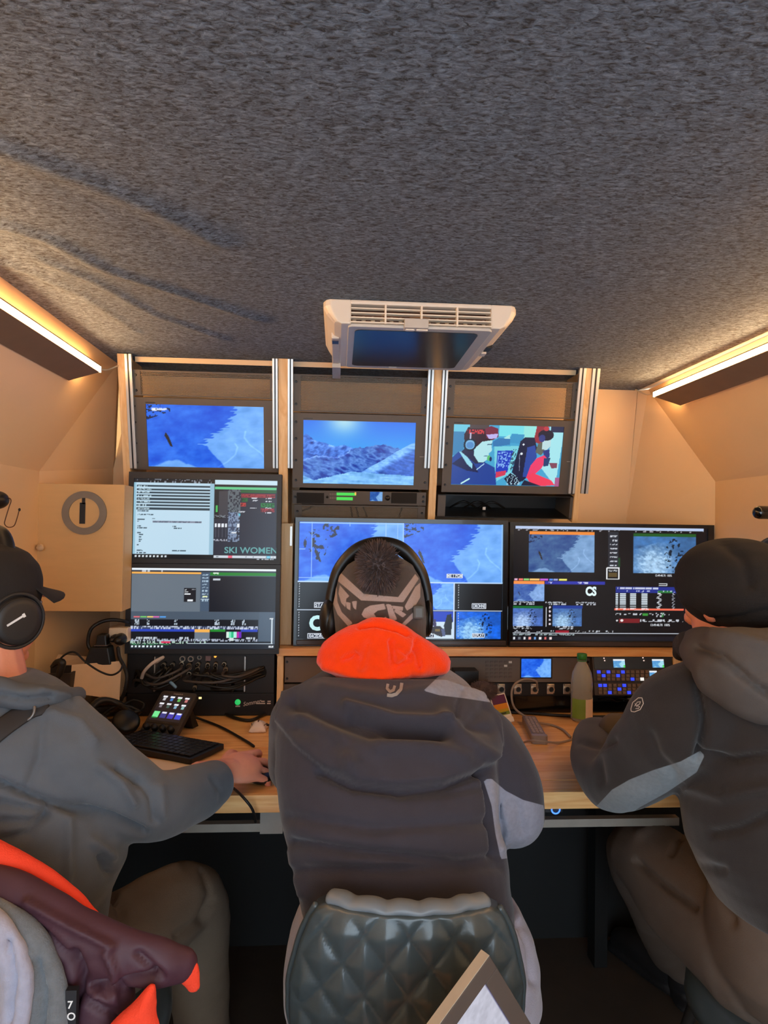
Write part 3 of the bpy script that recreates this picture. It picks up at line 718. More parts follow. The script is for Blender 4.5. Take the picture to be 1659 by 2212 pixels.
c3.poly([(1002, 962), (1000, 940), (1008, 925), (1040, 922), (1060, 940), (1062, 951), (1040, 955), (1028, 966)], (54, 26, 40)); c3.rect(1006, 930, 1042, 938, (205, 60, 66)); c3.dashes(1006, 930, 1042, 938, (60, 20, 40), 4, 3, .45)
c3.rect(1012, 919, 1052, 927, (80, 66, 66)); c3.poly([(1044, 928), (1056, 921), (1072, 926), (1074, 944), (1062, 951), (1048, 946)], (120, 40, 66)); c3.poly([(1048, 940), (1073, 937), (1070, 947), (1054, 949)], (190, 180, 240))
c3.ell(1014, 962, 14, 14, (26, 32, 50)); c3.ell(1014, 962, 10, 10, (120, 180, 225)); c3.ell(1014, 963, 8, 7, (84, 140, 200)); c3.line([(1014, 948), (1014, 938)], 3, (190, 190, 220))
c3.line([(1052, 961), (1060, 960)], 2, (60, 90, 120)); c3.line([(1045, 986), (1054, 985)], 1.6, (70, 120, 150)); c3.ell(1056, 990, 4, 6, (90, 190, 110)); c3.ell(1060, 992, 3, 5, (26, 40, 90))
c3.poly([(1062, 955), (1075, 946), (1100, 948), (1100, 960), (1064, 966)], (52, 120, 180))
c3.poly([(1066, 965), (1120, 962), (1106, 1022), (1076, 1040), (1070, 1008)], (120, 210, 225)); c3.poly([(1074, 974), (1108, 972), (1098, 1020), (1072, 1030)], (30, 60, 190)); c3.dashes(1076, 976, 1102, 1010, (140, 190, 250), 3, 5, .45); c3.poly([(1073, 1020), (1096, 1016), (1094, 1026), (1074, 1033)], (210, 60, 90)); c3.dashes(1104, 970, 1114, 1016, (40, 60, 90), 3, 8, .4)
c3.poly([(1092, 1034), (1106, 1021), (1132, 1036), (1120, 1049), (1104, 1049)], (20, 26, 50)); c3.dashes(1098, 1026, 1126, 1047, (170, 210, 230), 3, 9, .35); c3.line([(1106, 1021), (1132, 1036)], 1.6, (150, 210, 230))
c3.poly([(1122, 952), (1132, 943), (1152, 944), (1160, 970), (1150, 1020), (1132, 1040), (1108, 1020)], (24, 30, 62)); c3.poly([(1138, 965), (1154, 960), (1160, 985), (1142, 1030), (1132, 1030)], (40, 72, 160)); c3.ell(1129, 959, 2, 2, (230, 240, 250)); c3.ell(1126, 979, 2.5, 2.5, (230, 240, 250)); c3.line([(1122, 980), (1124, 1016)], 1.2, (130, 140, 170))
c3.poly([(1156, 975), (1160, 958), (1172, 950), (1176, 972), (1168, 982)], (96, 100, 90)); c3.poly([(1170, 950), (1188, 947), (1188, 962), (1180, 970), (1170, 968)], (190, 222, 226)); c3.ell(1176, 938, 17, 12, (34, 30, 48)); c3.ell(1168, 945, 7, 8, (52, 62, 130)); c3.ell(1176, 924, 6, 5, (190, 60, 70)); c3.poly([(1172, 972), (1186, 968), (1188, 985), (1178, 990)], (40, 56, 130))
c3.poly([(1160, 988), (1176, 981), (1182, 988), (1172, 1010), (1150, 1032), (1140, 1032), (1148, 1004)], (238, 62, 108)); c3.poly([(1140, 1030), (1154, 1020), (1196, 1036), (1204, 1046), (1176, 1049), (1150, 1042)], (242, 62, 92)); c3.poly([(1176, 988), (1190, 986), (1186, 1004), (1176, 1006)], (30, 60, 110)); c3.poly([(1188, 998), (1206, 998), (1206, 1008), (1194, 1010)], (130, 70, 90)); c3.poly([(1136, 1036), (1176, 1049), (1130, 1049)], (30, 34, 60)); c3.rect(1204, 1030, 1213, 1049, (170, 90, 140))
rack_monitor(957, 906, 1247, 1065, (977, 919, 1213, 1049), c3, 'small rack monitor showing two people in a cabin, rightmost of three')

# level meter unit
u0, v0, u1, v1 = FUP.rect(632, 1061, 920, 1090)
t = thing('level_meter_unit', 'thin rack unit with two green level bars and a tiny blue display', 'audio monitor', FUP.pt((u0 + u1) / 2, v0, 0))
part(t, 'front_plate', MB().box(FUP, u0, v0, u1, v1, -.004, .003), ANTH, False, .0006)
part(t, 'chassis', MB().box(FUP, u0 + .02, v0 + .003, u1 - .02, v1 - .003, -.11, -.004), BLK)
for a, b in ((641, 700), (845, 900)):
    q = FUP.rect(a, 1064, b, 1087); part(t, 'speaker_grille', MB().box(FUP, *q[:2], *q[2:], .003, .0042), pm('grille_black', rgb(22, 20, 19), .7, bump=.4, bscale=1500))
GREEN = glow('led_green', rgb(70, 220, 80), 1.0)
for a, b, y0, y1 in ((727, 769, 1064, 1070), (727, 762, 1073.5, 1080)):
    q = FUP.rect(a, y0, b, y1); part(t, 'level_bar', MB().box(FUP, q[0], q[1], q[2], q[3], .003, .0038), GREEN, label='glowing green level bar')
q = FUP.rect(766, 1063, 769.5, 1069); part(t, 'level_peak', MB().box(FUP, *q[:2], *q[2:], .003, .0040), glow('led_amber', rgb(240, 190, 80), 1.0))
q = FUP.rect(799, 1062, 826, 1082)
cm = Canvas(799, 1062, 826, 1082, 1.0); cm.snow_ridge(799, 1062, 826, 1082, (40, 90, 170), (120, 170, 225), False, False); screen_part(t, cm, FUP, q[0], q[1], q[2], q[3], .0036)
cu, cv = FUP.hit(837, 1075); part(t, 'knob', MB().cyl(FUP.pt(cu, cv, .003), FUP.pt(cu, cv, .014), .0085, 16, .007), BLK, True)
cu, cv = FUP.hit(707, 1073); part(t, 'jack', MB().cyl(FUP.pt(cu, cv, .003), FUP.pt(cu, cv, .006), .004, 12), BLK, True)
for k in range(6):
    cu, cv = FUP.hit(714 + 5 * (k % 3), 1067 + 8 * (k // 3)); part(t, 'button', MB().box(FUP, cu - .003, cv - .003, cu + .003, cv + .003, .003, .005), pm('btn_grey', rgb(120, 104, 96), .5))
screws(t, FUP, [(u0 + .009, (v0 + v1) / 2), (u1 - .009, (v0 + v1) / 2 + .008), (u1 - .009, (v0 + v1) / 2 - .008)], .003)
# open black tray on the right
u0, v0, u1, v1 = FUP.rect(945, 1070, 1238, 1119)
t = thing('rack_shelf', 'empty black rack shelf under the monitor showing two people', 'rack shelf', FUP.pt((u0 + u1) / 2, v0, 0))
part(t, 'tray', MB().box(FUP, u0, v0, u1, v0 + .003, -.15, .002), BLK)
part(t, 'side_plate', MB().box(FUP, u0, v0, u0 + .026, v1, -.15, .002), ANTH); part(t, 'side_plate', MB().box(FUP, u1 - .012, v0, u1, v1, -.15, .002), ANTH)
part(t, 'back_plate', MB().box(FUP, u0, v0, u1, v1, -.155, -.15), BLK)
part(t, 'top_plate', MB().box(FUP, u0, v1 - .003, u1, v1, -.15, .002), BLK)
cu, cv = FUP.hit(1056, 1109); part(t, 'tag', MB().box(FUP, cu - .005, cv - .005, cu + .005, cv + .005, -.08, -.076), WHT)
mb = MB(); 
for k in range(3):
    a = FUP.pt(u0 + .06 + .05 * k, v0 + .012, -.1); mb.tube([a, a + Vector((.04, -.03, .02)), a + Vector((.09, 0, .0))], .004, 6)
part(t, 'cable_tangle', mb, RUB, True)
# cables seen through the narrow perforated panel
for k, (xa, ya, xb, yb) in enumerate(((757, 1086, 762, 1128), (768, 1086, 776, 1128), (783, 1086, 795, 1128), (870, 1088, 860, 1128), (676, 1092, 640, 1112))):
    a, b = P(xa, ya, 2.32), P(xb, yb, 2.32)
    single('signal_cable', MB().tube([a + Vector((0, 0, .06)), a, b, b - Vector((0, 0, .08))], .003, 6), RUB, ('first', 'second', 'third', 'rightmost', 'slanting leftmost')[k] + ' of the thin black cables behind the narrow perforated panel', 'cable', 'cables behind the perforated panel', smooth=True)
# ================================================================== DISPLAYS BELOW
M_BEZ = pm('tv_bezel', rgb(14, 13, 14), 0.22, var=.1, coat=.2)
M_BEZM = pm('monitor_bezel', rgb(30, 25, 24), 0.45, var=.1)
M_CHIN = pm('tv_chin', rgb(70, 56, 48), .25, .4, var=.1)
def display(name, Y, o, s, canvas, label, chin=None, depth=.035, bez=M_BEZ, group=None, texts=(), stand=BACK):
    fr = vert(Y); u0, v0, u1, v1 = fr.rect(*o); a0, b0, a1, b1 = fr.rect(*s)
    t = thing(name, label, 'monitor', (0.5 * (u0 + u1), Y, v0), group)
    m = MB(); m.box(fr, u0, v0, a0, v1, -depth, .004).box(fr, a1, v0, u1, v1, -depth, .004).box(fr, a0, v0, a1, b0, -depth, .004).box(fr, a0, b1, a1, v1, -depth, .004)
    part(t, 'bezel', m, bez)
    part(t, 'back_shell', MB().box(fr, u0 + .01, v0 + .01, u1 - .01, v1 - .01, -depth - .012, -.004), BLK)
    um, vm = (u0 + u1) / 2, (v0 + v1) / 2
    part(t, 'wall_mount', MB().box(fr, um - .05, vm - .05, um + .05, vm + .05, -(stand - Y), -depth - .012), BLK)
    sc = screen_part(t, canvas, fr, a0, b0, a1, b1, -.001)
    if chin:
        c = fr.rect(*chin); part(t, 'lower_trim', MB().box(fr, c[0], c[1], c[2], c[3], .003, .007), M_CHIN, False, .002)
    sx = lambda x: a0 + (x - s[0]) / (s[2] - s[0]) * (a1 - a0)
    sy = lambda y: b1 - (y - s[1]) / (s[3] - s[1]) * (b1 - b0)
    for (txt, x, y, hpx, col, kw) in texts:
        part(sc, 'lettering', text_mb(txt, fr, sx(x), sy(y), hpx / (s[3] - s[1]) * (b1 - b0), .0002, **kw), glow('txt_%d_%d_%d' % col, rgb(*col), 1.0))
    return t, fr, sx, sy
# ---- upper left monitor
W_, C_ = (235, 243, 250), (190, 220, 238)
c = Canvas(288, 1036, 598, 1208, 1.3, (14, 16, 22))
c.rect(290, 1045, 452, 1198, C_); c.rect(452, 1045, 460, 1200, (150, 190, 212)); c.rect(462, 1036, 598, 1046, (198, 226, 240)); c.dashes(290, 1037, 455, 1044, (150, 160, 175), 5, 2, .3)
c.rect(288, 1045, 293, 1198, (150, 195, 215))
for k in range(8):
    y = 1050 + 6.9 * k; c.rect(294, y, 451, y + 4.2, (40, 60, 72)); c.dashes(296, y + .6, 296 + 20 + 14 * vn(k * 1.3, 0, 4), y + 3.4, (190, 215, 225), 4, k, .6)
for k, (x0, x1, y) in enumerate(((296, 320, 1106), (296, 330, 1113), (296, 312, 1124), (296, 300, 1128), (296, 304, 1138), (296, 317, 1142.5), (296, 304, 1152), (300, 311, 1157), (300, 305, 1162), (301, 307, 1167), (301, 305, 1171), (297, 300, 1179), (296, 310, 1190), (296, 316, 1195), (372, 402, 1191), (372, 380, 1138), (374, 392, 1142), (328, 334, 1122))):
    c.dashes(x0, y - 1.3, x1, y + 1.3, (50, 70, 84), 3, k + 20, .75)
c.rect(329, 1126, 434, 1130, (132, 140, 160)); c.dashes(329, 1126, 434, 1130, (90, 100, 120), 4, 3, .5)
c.rect(461, 1051, 596, 1205, (32, 36, 52)); c.rect(462, 1051, 596, 1056, (96, 200, 140)); c.rect(518, 1058, 596, 1063, (28, 92, 44)); c.rect(462, 1058, 480, 1120, (16, 20, 26)); c.rect(471, 1060, 490, 1112, (58, 58, 66)); c.rect(465, 1092, 468, 1106, (70, 190, 90))
c.dashes(490, 1056, 518, 1110, (96, 108, 116), 4, 6, .55); c.dashes(461, 1112, 516, 1118, (120, 130, 140), 5, 7, .5)
for x0, x1, y, col in ((519, 594, 1069, (150, 44, 54)), (520, 534, 1078.5, (30, 96, 46)), (518, 530, 1089, (180, 50, 48)), (562, 592, 1089.5, (26, 120, 56)), (562, 592, 1101, (160, 44, 58))):
    c.rect(x0, y - 4, x1, y + 4, col); c.dashes(x0, y - 3, x1, y + 3, tuple(int(q * .5) for q in col), 4, int(y), .4)
for x, y in ((546, 1074), (577, 1074), (548, 1080), (577, 1081), (545, 1096), (578, 1095), (578, 1106), (520, 1104)): c.dashes(x - 6, y - 1.2, x + 8, y + 1.2, (220, 225, 235), 3, x, .6)
c.rect(511, 1108, 518, 1114, (90, 200, 220)); c.rect(492, 1106, 510, 1166, (58, 70, 96)); c.dashes(492, 1106, 516, 1170, (130, 150, 180), 4, 12, .5)
for x in (463, 470, 478, 485, 512): c.rect(x, 1131, x + 4.5, 1138, (230, 236, 245)); c.line([(x + 2, 1140), (x + 2, 1160)], 1.2, (70, 76, 90))
c.dashes(461, 1164, 490, 1168, (180, 185, 200), 4, 15, .6); c.rect(500, 1149, 510, 1151, (235, 240, 245))
c.rect(288, 1198, 598, 1208, (10, 14, 18)); c.rect(462, 1200, 598, 1205, (205, 215, 225)); c.rect(493, 1200, 502, 1205, (240, 90, 120)); c.rect(576, 1200, 586, 1205, (120, 205, 235)); c.dashes(462, 1201, 596, 1204, (120, 130, 140), 5, 2, .3)
for k in range(9): c.rect(292 + 8 * k, 1201, 296 + 8 * k, 1205, (215, 225, 232))
c.dashes(556, 1205.5, 594, 1208, (200, 210, 220), 4, 6, .5)
display('desktop_monitor', 2.15, (277, 1022, 607, 1217.5), (288, 1036, 598, 1208), c, 'black monitor with a white list and the words SKI WOMEN, upper of two stacked', None, bez=M_BEZM, group='two stacked monitors',
        texts=[('SKI WOMEN', 485, 1194, 13, (92, 158, 160), dict(width=.163, bold=.02))])
# ---- lower left monitor
c = Canvas(283, 1228, 595, 1402, 1.3, (74, 88, 104))
c.rect(283, 1228, 595, 1233, (236, 244, 250)); c.rect(283, 1233, 595, 1236, (50, 58, 70)); c.dashes(285, 1233, 360, 1236, (200, 210, 220), 5, 3, .4)
c.rect(283, 1236, 432, 1241, (246, 178, 84)); c.rect(283, 1242, 430, 1321, (104, 116, 128)); c.rect(432, 1236, 451, 1320, (70, 88, 110))
for k in range(9): c.dashes(434, 1240 + 7 * k, 448, 1243 + 7 * k, (180, 205, 225), 3, k, .6)
c.rect(436, 1288, 446, 1290, (240, 250, 190)); c.line([(432, 1295), (450, 1295)], 1.5, (190, 210, 225))
c.rect(451, 1236, 595, 1243, (34, 132, 46)); c.dashes(455, 1237, 470, 1241, (230, 250, 230), 4, 9, .5); c.rect(450, 1244, 595, 1321, (18, 20, 30)); c.dashes(458, 1250, 474, 1253.5, (220, 230, 240), 3, 5, .8)
c.rect(395, 1271, 422, 1301, (26, 27, 33)); c.dashes(397, 1273, 401, 1276, (240, 245, 250), 3, 2, .9); c.rect(397, 1278, 405, 1280, (230, 235, 240)); c.rect(397, 1282, 410, 1285, (235, 240, 245)); c.rect(403, 1296, 415, 1299.5, (235, 240, 245)); c.dashes(412, 1273, 420, 1275, (190, 195, 205), 3, 4, .8)
for k, col in enumerate(((230, 110, 120), (120, 210, 110), (250, 220, 110), (230, 110, 190), (90, 170, 250))): c.rect(289 + 14 * k, 1332, 302 + 14 * k, 1335, col)
c.rect(283, 1338, 558, 1385, (14, 16, 24)); c.rect(559, 1321, 590, 1390, (78, 94, 112))
for x, w in ((292, 8), (317, 6), (376, 6), (463, 10), (498, 9), (523, 7)): c.dashes(x, 1339, x + w, 1350, (200, 215, 230), 3, x, .55)
c.rect(283, 1353, 558, 1360, (60, 70, 100)); c.dashes(283, 1353, 558, 1360, (210, 220, 240), 3, 44, .5)
c.rect(283, 1360, 420, 1364.5, (44, 70, 190)); c.rect(420, 1360, 453, 1366, (246, 180, 86)); c.rect(420, 1366, 453, 1384, (112, 124, 138)); c.rect(454, 1360, 487, 1365, (34, 140, 46)); c.rect(520, 1360, 556, 1365, (44, 70, 190))
for k, col in enumerate(((220, 240, 230), (120, 230, 190), (40, 190, 130), (180, 240, 230), (190, 40, 160), (110, 40, 190))): c.rect(489 + 5.4 * k, 1365, 494.5 + 5.4 * k, 1378, col)
c.rect(496, 1378, 505, 1384, (210, 225, 225))
for x in (296, 318, 388, 530): c.dashes(x, 1377, x + 22, 1380, (220, 230, 240), 3, x, .6)
c.dashes(283, 1381, 556, 1385, (190, 200, 220), 3, 71, .5); c.rect(283, 1385, 590, 1391, (16, 22, 30)); c.dashes(283, 1385, 445, 1391, (190, 220, 205), 4, 72, .5); c.rect(349, 1385, 368, 1390, (220, 50, 90))
c.line([(405, 1390.5), (590, 1390.5)], 1.2, (190, 205, 220)); c.line([(588, 1336), (588, 1390)], 1.6, (215, 230, 240)); c.rect(283, 1391, 595, 1402, (30, 36, 46)); c.dashes(283, 1391, 370, 1394, (60, 150, 90), 4, 3, .5)
for k in range(9): c.rect(285 + 8 * k, 1395, 289 + 8 * k, 1399, (220, 235, 240))
c.dashes(582, 1395, 592, 1399, (230, 235, 240), 3, 8, .7); c.dashes(575, 1334, 590, 1337, (230, 235, 240), 3, 9, .6)
display('desktop_monitor', 2.15, (272, 1218.5, 604, 1412), (283, 1228, 595, 1402), c, 'black monitor with grey editing panes and a thumbnail row, lower of two stacked', None, bez=M_BEZM, group='two stacked monitors')
# ---- centre multiview television
c = Canvas(643, 1130, 1086, 1380, 1.3, (4, 5, 10))
c.snow_ridge(645, 1130, 867, 1258, seed=6, trees=False); c.snow_ridge(869, 1131, 1084, 1258, seed=3)
mm = (fbm(c.X / 9, c.Y / 8, 5, 3) > .58) & (((c.X - 680) / 26) ** 2 + ((c.Y - 1180) / 34) ** 2 < 1); c.put(mm, (20, 28, 60)); mm = (fbm(c.X / 8, c.Y / 8, 15, 3) > .58) & (((c.X - 712) / 18) ** 2 + ((c.Y - 1145) / 18) ** 2 < 1); c.put(mm, (20, 28, 60))
for pl in ([(672, 1130), (672, 1250)], [(855, 1130), (855, 1250)], [(830, 1130), (830, 1180)], [(646, 1250), (866, 1250)], [(646, 1132), (866, 1132)], [(645, 1189), (657, 1189)], [(852, 1190), (866, 1190)], [(752, 1130), (752, 1138)]): c.line(pl, 1.6, (150, 196, 255))
c.line([(643, 1258), (1085, 1258)], 2.6, (190, 220, 255)); c.line([(643, 1319), (1084, 1319)], 2.2, (215, 230, 250)); c.line([(868, 1130), (868, 1258)], 2, (150, 196, 250)); c.line([(980, 1258), (980, 1380)], 1.8, (200, 220, 250)); c.line([(1084, 1130), (1084, 1258)], 1.5, (150, 200, 250))
c.snow_ridge(868, 1260, 979, 1317, seed=9, trees=False, skier=False); c.rect(983, 1260, 1084, 1317, (8, 6, 6))
c.snow_spray(985, 1321, 1083, 1379, (20, 96, 214), (150, 204, 250)); c.rect(868, 1321, 979, 1345, (14, 58, 190)); c.rect(868, 1343, 979, 1379, (205, 225, 240))
c.poly([(965, 1328), (974, 1326), (977, 1340), (974, 1372), (962, 1372), (958, 1352), (962, 1340)], (16, 20, 28)); c.poly([(934, 1352), (936, 1338), (941, 1338), (942, 1354)], (60, 50, 90)); c.poly([(925, 1354), (950, 1352), (962, 1362), (955, 1376), (926, 1366)], (44, 36, 40)); c.rect(940, 1358, 950, 1364, (120, 100, 50)); c.poly([(952, 1358), (960, 1358), (962, 1374), (956, 1374)], (80, 90, 130))
for (x0, x1, y0, y1) in ((645, 650, 1262, 1316), (645, 650, 1323, 1378), (988, 993, 1262, 1316), (988, 993, 1323, 1378), (640, 1, 0, 0)):
    if x1 > x0:
        for k in range(10): c.rect(x0 + 1, y0 + (y1 - y0) * k / 10, x1 - 2.4, y0 + (y1 - y0) * k / 10 + 2.4, (205, 214, 225))
for (x0, y0, x1, y1) in ((679, 1303, 712, 1314), (667, 1369, 712, 1380), (1020, 1303, 1050, 1313), (1021, 1368, 1047, 1376), (963, 1239, 998, 1247.5), (916, 1369, 938, 1377), (920, 1304, 932, 1311)):
    c.rect(x0, y0, x1, y1, (16, 24, 52)); c.box(x0, y0, x1, y1, 1.4, (225, 232, 244))
WT = (232, 240, 250)
display('television', 2.20, (636, 1121, 1096, 1396), (643, 1130, 1086, 1380), c, 'large black television with a grid of blue ski pictures, behind the bobble hat', (640, 1382.5, 1092, 1393), group='two large televisions',
        texts=[('START', 681, 1312, 7, WT, dict(width=.047, bold=.02)), ('CS', 669, 1361, 29, (196, 240, 244), dict(width=.07, bold=.05)), ('RACEDRONE', 669, 1378, 7.5, WT, dict(width=.062, bold=.02, shear=.2)), ('DROHNE', 1022, 1311.5, 7, WT, dict(width=.039, bold=.02)), ('REPLAY', 1022.5, 1375, 6, WT, dict(width=.034, bold=.015)), ('ME 1 PGM', 964.5, 1246, 6, WT, dict(width=.048, bold=.015)), ('G', 924, 1310, 5, WT, dict(bold=.01)), ('12', 928, 1375.5, 6, WT, dict(bold=.01))])
# ---- right television
c = Canvas(1108, 1139, 1528, 1384, 1.3, (8, 8, 14))
c.rect(1112, 1139, 1520, 1144.5, (186, 204, 236)); c.dashes(1114, 1145.5, 1520, 1149, (170, 170, 180), 7, 3, .22)
c.snow_ridge(1141, 1155, 1282, 1238, (58, 94, 150), (120, 160, 206)); c.rect(1142, 1150, 1282, 1156, (240, 140, 56)); c.snow_spray(1366, 1158, 1502, 1238); c.rect(1366, 1152, 1502, 1158, (28, 88, 34)); c.rect(1366, 1240, 1500, 1246, (6, 6, 10))
c.rect(1311, 1149, 1334, 1228, (38, 42, 52)); c.rect(1334, 1205, 1338, 1225, (24, 70, 36))
for k in range(8): c.dashes(1315, 1157 + 9 * k, 1331, 1160 + 9 * k, (220, 226, 236), 3, k + 3, .6)
c.box(1309, 1227, 1335, 1251, 2.0, (235, 238, 242)); c.dashes(1313, 1231, 1331, 1235, (200, 205, 210), 3, 7, .6); c.rect(1313, 1238, 1331, 1246, (90, 74, 40))
x = 1111
for w, col in ((8, (230, 180, 210)), (10, (250, 120, 110)), (12, (150, 210, 120)), (21, (250, 200, 120)), (18, (200, 100, 220)), (9, (80, 140, 240)), (10, (150, 160, 220)), (18, (236, 232, 110))): c.rect(x, 1251.5, x + w - 1, 1255.5, col); x += w + 1
c.rect(1110, 1256.5, 1175, 1263, (250, 150, 76)); c.rect(1176, 1257, 1305, 1263.5, (44, 52, 168)); c.dashes(1184, 1258, 1192, 1262, (220, 225, 245), 3, 5, .7); c.dashes(1246, 1258, 1268, 1262, (220, 225, 245), 3, 6, .7)
c.snow_ridge(1110, 1263, 1175, 1300, (70, 104, 176), (130, 168, 224), True, False); c.snow_spray(1108, 1315, 1172, 1353, (74, 108, 180), (170, 200, 244)); c.rect(1108, 1310, 1172, 1315, (22, 104, 44)); c.rect(1193, 1309, 1257, 1315, (22, 56, 150)); c.snow_spray(1193, 1315, 1256, 1353, (66, 108, 170), (160, 200, 236)); c.line([(1179, 1313), (1179, 1354)], 1.4, (220, 225, 235))
for x0, x1, y in ((1110, 1155, 1302), (1110, 1155, 1307), (1178, 1222, 1302), (1178, 1222, 1307), (1243, 1287, 1302), (1243, 1287, 1307), (1110, 1154, 1355), (1110, 1154, 1359), (1200, 1238, 1355), (1194, 1238, 1359)): c.dashes(x0, y - 1.3, x1, y + 1.3, (215, 222, 235), 4, x0 + int(y), .5)
for k in range(5): c.ell(1187, 1313 + 9 * k, 2.2, 2.2, (230, 220, 230))
c.rect(1328, 1268, 1470, 1281, (30, 46, 140)); c.rect(1420, 1275, 1452, 1281, (40, 120, 60)); c.dashes(1332, 1269, 1422, 1272.5, (215, 222, 240), 4, 4, .7); c.dashes(1334, 1275, 1466, 1279, (200, 210, 240), 5, 5, .3)
for k in range(9):
    y = 1282 + 3.85 * k
    for x0, x1 in ((1328, 1334), (1337, 1350), (1360, 1373), (1384, 1397)): c.rect(x0, y, x1, y + 2, (214, 226, 236))
for k in range(16): c.rect(1420 + 3 * math.sin(k * 1.3), 1281 + 2.3 * k, 1426 + 3 * math.sin(k * 1.3), 1282.4 + 2.3 * k, (215, 220, 228)); c.rect(1452 + 2 * math.sin(k * 2), 1281 + 2.3 * k, 1455 + 2 * math.sin(k * 2), 1282.4 + 2.3 * k, (170, 176, 190))
c.rect(1326, 1314.5, 1476, 1318.5, (240, 110, 84)); c.dashes(1328, 1314.5, 1400, 1318.5, (250, 200, 200), 5, 4, .5)
c.dashes(1328, 1325, 1412, 1329, (215, 220, 228), 5, 14, .45); c.rect(1387, 1325, 1398, 1330, (60, 150, 60)); c.rect(1428, 1323, 1433, 1333, (40, 130, 60)); c.dashes(1414, 1323, 1448, 1333, (210, 215, 225), 4, 15, .4)
c.rect(1336, 1336, 1380, 1345, (120, 26, 34)); c.ell(1342, 1340.5, 3, 3, (240, 235, 235)); c.ell(1332, 1340.5, 2, 2, (230, 230, 235)); c.dashes(1382, 1338, 1475, 1342.5, (220, 225, 235), 4, 17, .45); c.box(1422, 1260, 1440, 1264.5, 1.2, (225, 230, 235)); c.ell(1460, 1262, 4, 3.5, (150, 30, 50))
c.line([(1108, 1368), (1482, 1368)], 1.5, (205, 212, 224)); c.dashes(1110, 1363, 1325, 1367, (215, 222, 232), 4, 18, .35); c.rect(1200, 1363, 1228, 1367.4, (150, 24, 44)); c.dashes(1110, 1370, 1240, 1373, (180, 200, 205), 4, 19, .55); c.rect(1108, 1375, 1528, 1384, (20, 22, 32))
for k in range(8): c.rect(1110 + 11 * k, 1376.5, 1114.5 + 11 * k, 1381.5, ((220, 225, 232), (110, 116, 126), (225, 225, 230), (240, 160, 150), (110, 160, 220), (235, 235, 240), (220, 110, 110), (235, 215, 215))[k])
display('television', 2.20, (1100, 1131, 1541, 1398), (1108, 1139, 1528, 1384), c, 'large black television with dark editing windows and a red line, beside the plain black beanie', (1101, 1386, 1539, 1396), group='two large televisions',
        texts=[('CS', 1263, 1286.5, 18, (224, 244, 246), dict(width=.037, bold=.05)), ('13:49:48.70  100%', 1404, 1352, 5, (226, 232, 240), dict(width=.066, bold=.01)), ('13:49:48.70  100%', 1414, 1244.5, 4.6, (226, 232, 240), dict(width=.056, bold=.01))])
# rails between and beside the televisions
for (x0, y0, x1, y1, lb) in ((1096.5, 1310, 1100.5, 1360, 'short pale metal bracket between the two televisions'), (626.5, 1137, 631, 1179, 'thin pale metal bracket left of the television grid')):
    q = vert(2.215).rect(x0, y0, x1, y1)
    single('bracket', MB().box(vert(2.215), q[0], q[1], q[2], q[3], -.2, .0), ALU, lb, 'bracket')

# ================================================================== WOODEN CONSOLE
fr = vert(2.16)
t = thing('console_shelf', 'long pale wooden shelf under the two televisions', 'shelf', (P(1030, 1408, 2.2).x, 2.2, P(1030, 1408, 2.2).z))
q = fr.rect(598, 1402, 1472, 1418)
SH0, SH1 = q[1], q[3]
part(t, 'board', MB().box(fr, q[0], q[1], q[2], q[3], -(BACK - 2.16), 0), PINE, False, .001)
for (x0, x1) in ((598, 611), (1455, 1471)):
    a, b = fr.rect(x0, 1417, x1, 1520)[0::2]
    part(t, 'upright', MB().box(fr, a, .752, b, q[1], -.22, -.004), PINE_V)
# upright behind the left monitors, down to the shelf, and its twin on the left
frp = vert(2.22)
a, b = frp.rect(606, 1140, 631, 1390)[0::2]
single('console_post', MB().box(frp, a, SH1 + .001, b, 1.352, -.22, 0), PINE_V, 'tall bare wooden post between the stacked monitors and the television grid', 'post', 'console posts')
a, b = frp.rect(256, 1420, 274, 1500)[0::2]
single('console_post', MB().box(frp, a, .751, b, 1.39, -.2, 0), PINE_V, 'wooden post at the outer side of the stacked monitors', 'post', 'console posts')

# ---- rack units under the shelf
fl = vert(2.19); Zd = .751
q = fl.rect(615, 1420, 1280, 1474)
t = thing('slide_panel', 'long brownish grey control panel with a small blue display under the televisions', 'control panel', fl.pt((q[0] + q[2]) / 2, q[1]))
part(t, 'front_plate', MB().box(fl, q[0], q[1], q[2], q[3], -.04, 0), pm('taupe_panel', rgb(112, 98, 86), .5, .2, var=.06), False, .001)
s = fl.rect(1126, 1423, 1190, 1463); cc = Canvas(1126, 1423, 1190, 1463, 1.2); cc.snow_ridge(1126, 1423, 1190, 1463, skier=False, trees=False)
screen_part(t, cc, fl, *s, .0012)
part(t, 'display_frame', MB().box(fl, s[0] - .004, s[1] - .004, s[2] + .004, s[3] + .004, 0, .001), BLK)
for r_ in range(5):
    for k in range(6):
        cu, cv = fl.hit(1052 + 10 * k, 1430 + 8 * r_)
        part(t, 'button', MB().box(fl, cu - .005, cv - .0032, cu + .005, cv + .0032, 0, .003), WHT if (r_, k) in ((1, 4), (0, 5)) else pm('button_taupe', rgb(98, 84, 74), .5))
screws(t, fl, [fl.hit(x, y) for x, y in ((620, 1430), (620, 1466), (1270, 1430), (1270, 1466))], 0)
q = fl.rect(975, 1441, 1026, 1475)
single('black_box', MB().box(fl, q[0], q[1], q[2], q[3], .002, .06), BLK, 'plain black box in front of the brownish grey panel beside the orange hood', 'box', bevel=.002)
q = fl.rect(1048, 1475, 1280, 1503)
t = thing('patch_bay', 'black patch panel with five round silver sockets', 'patch panel', fl.pt((q[0] + q[2]) / 2, q[1]))
part(t, 'front_plate', MB().box(fl, q[0], q[1], q[2], q[3], -.03, .001), BLK)
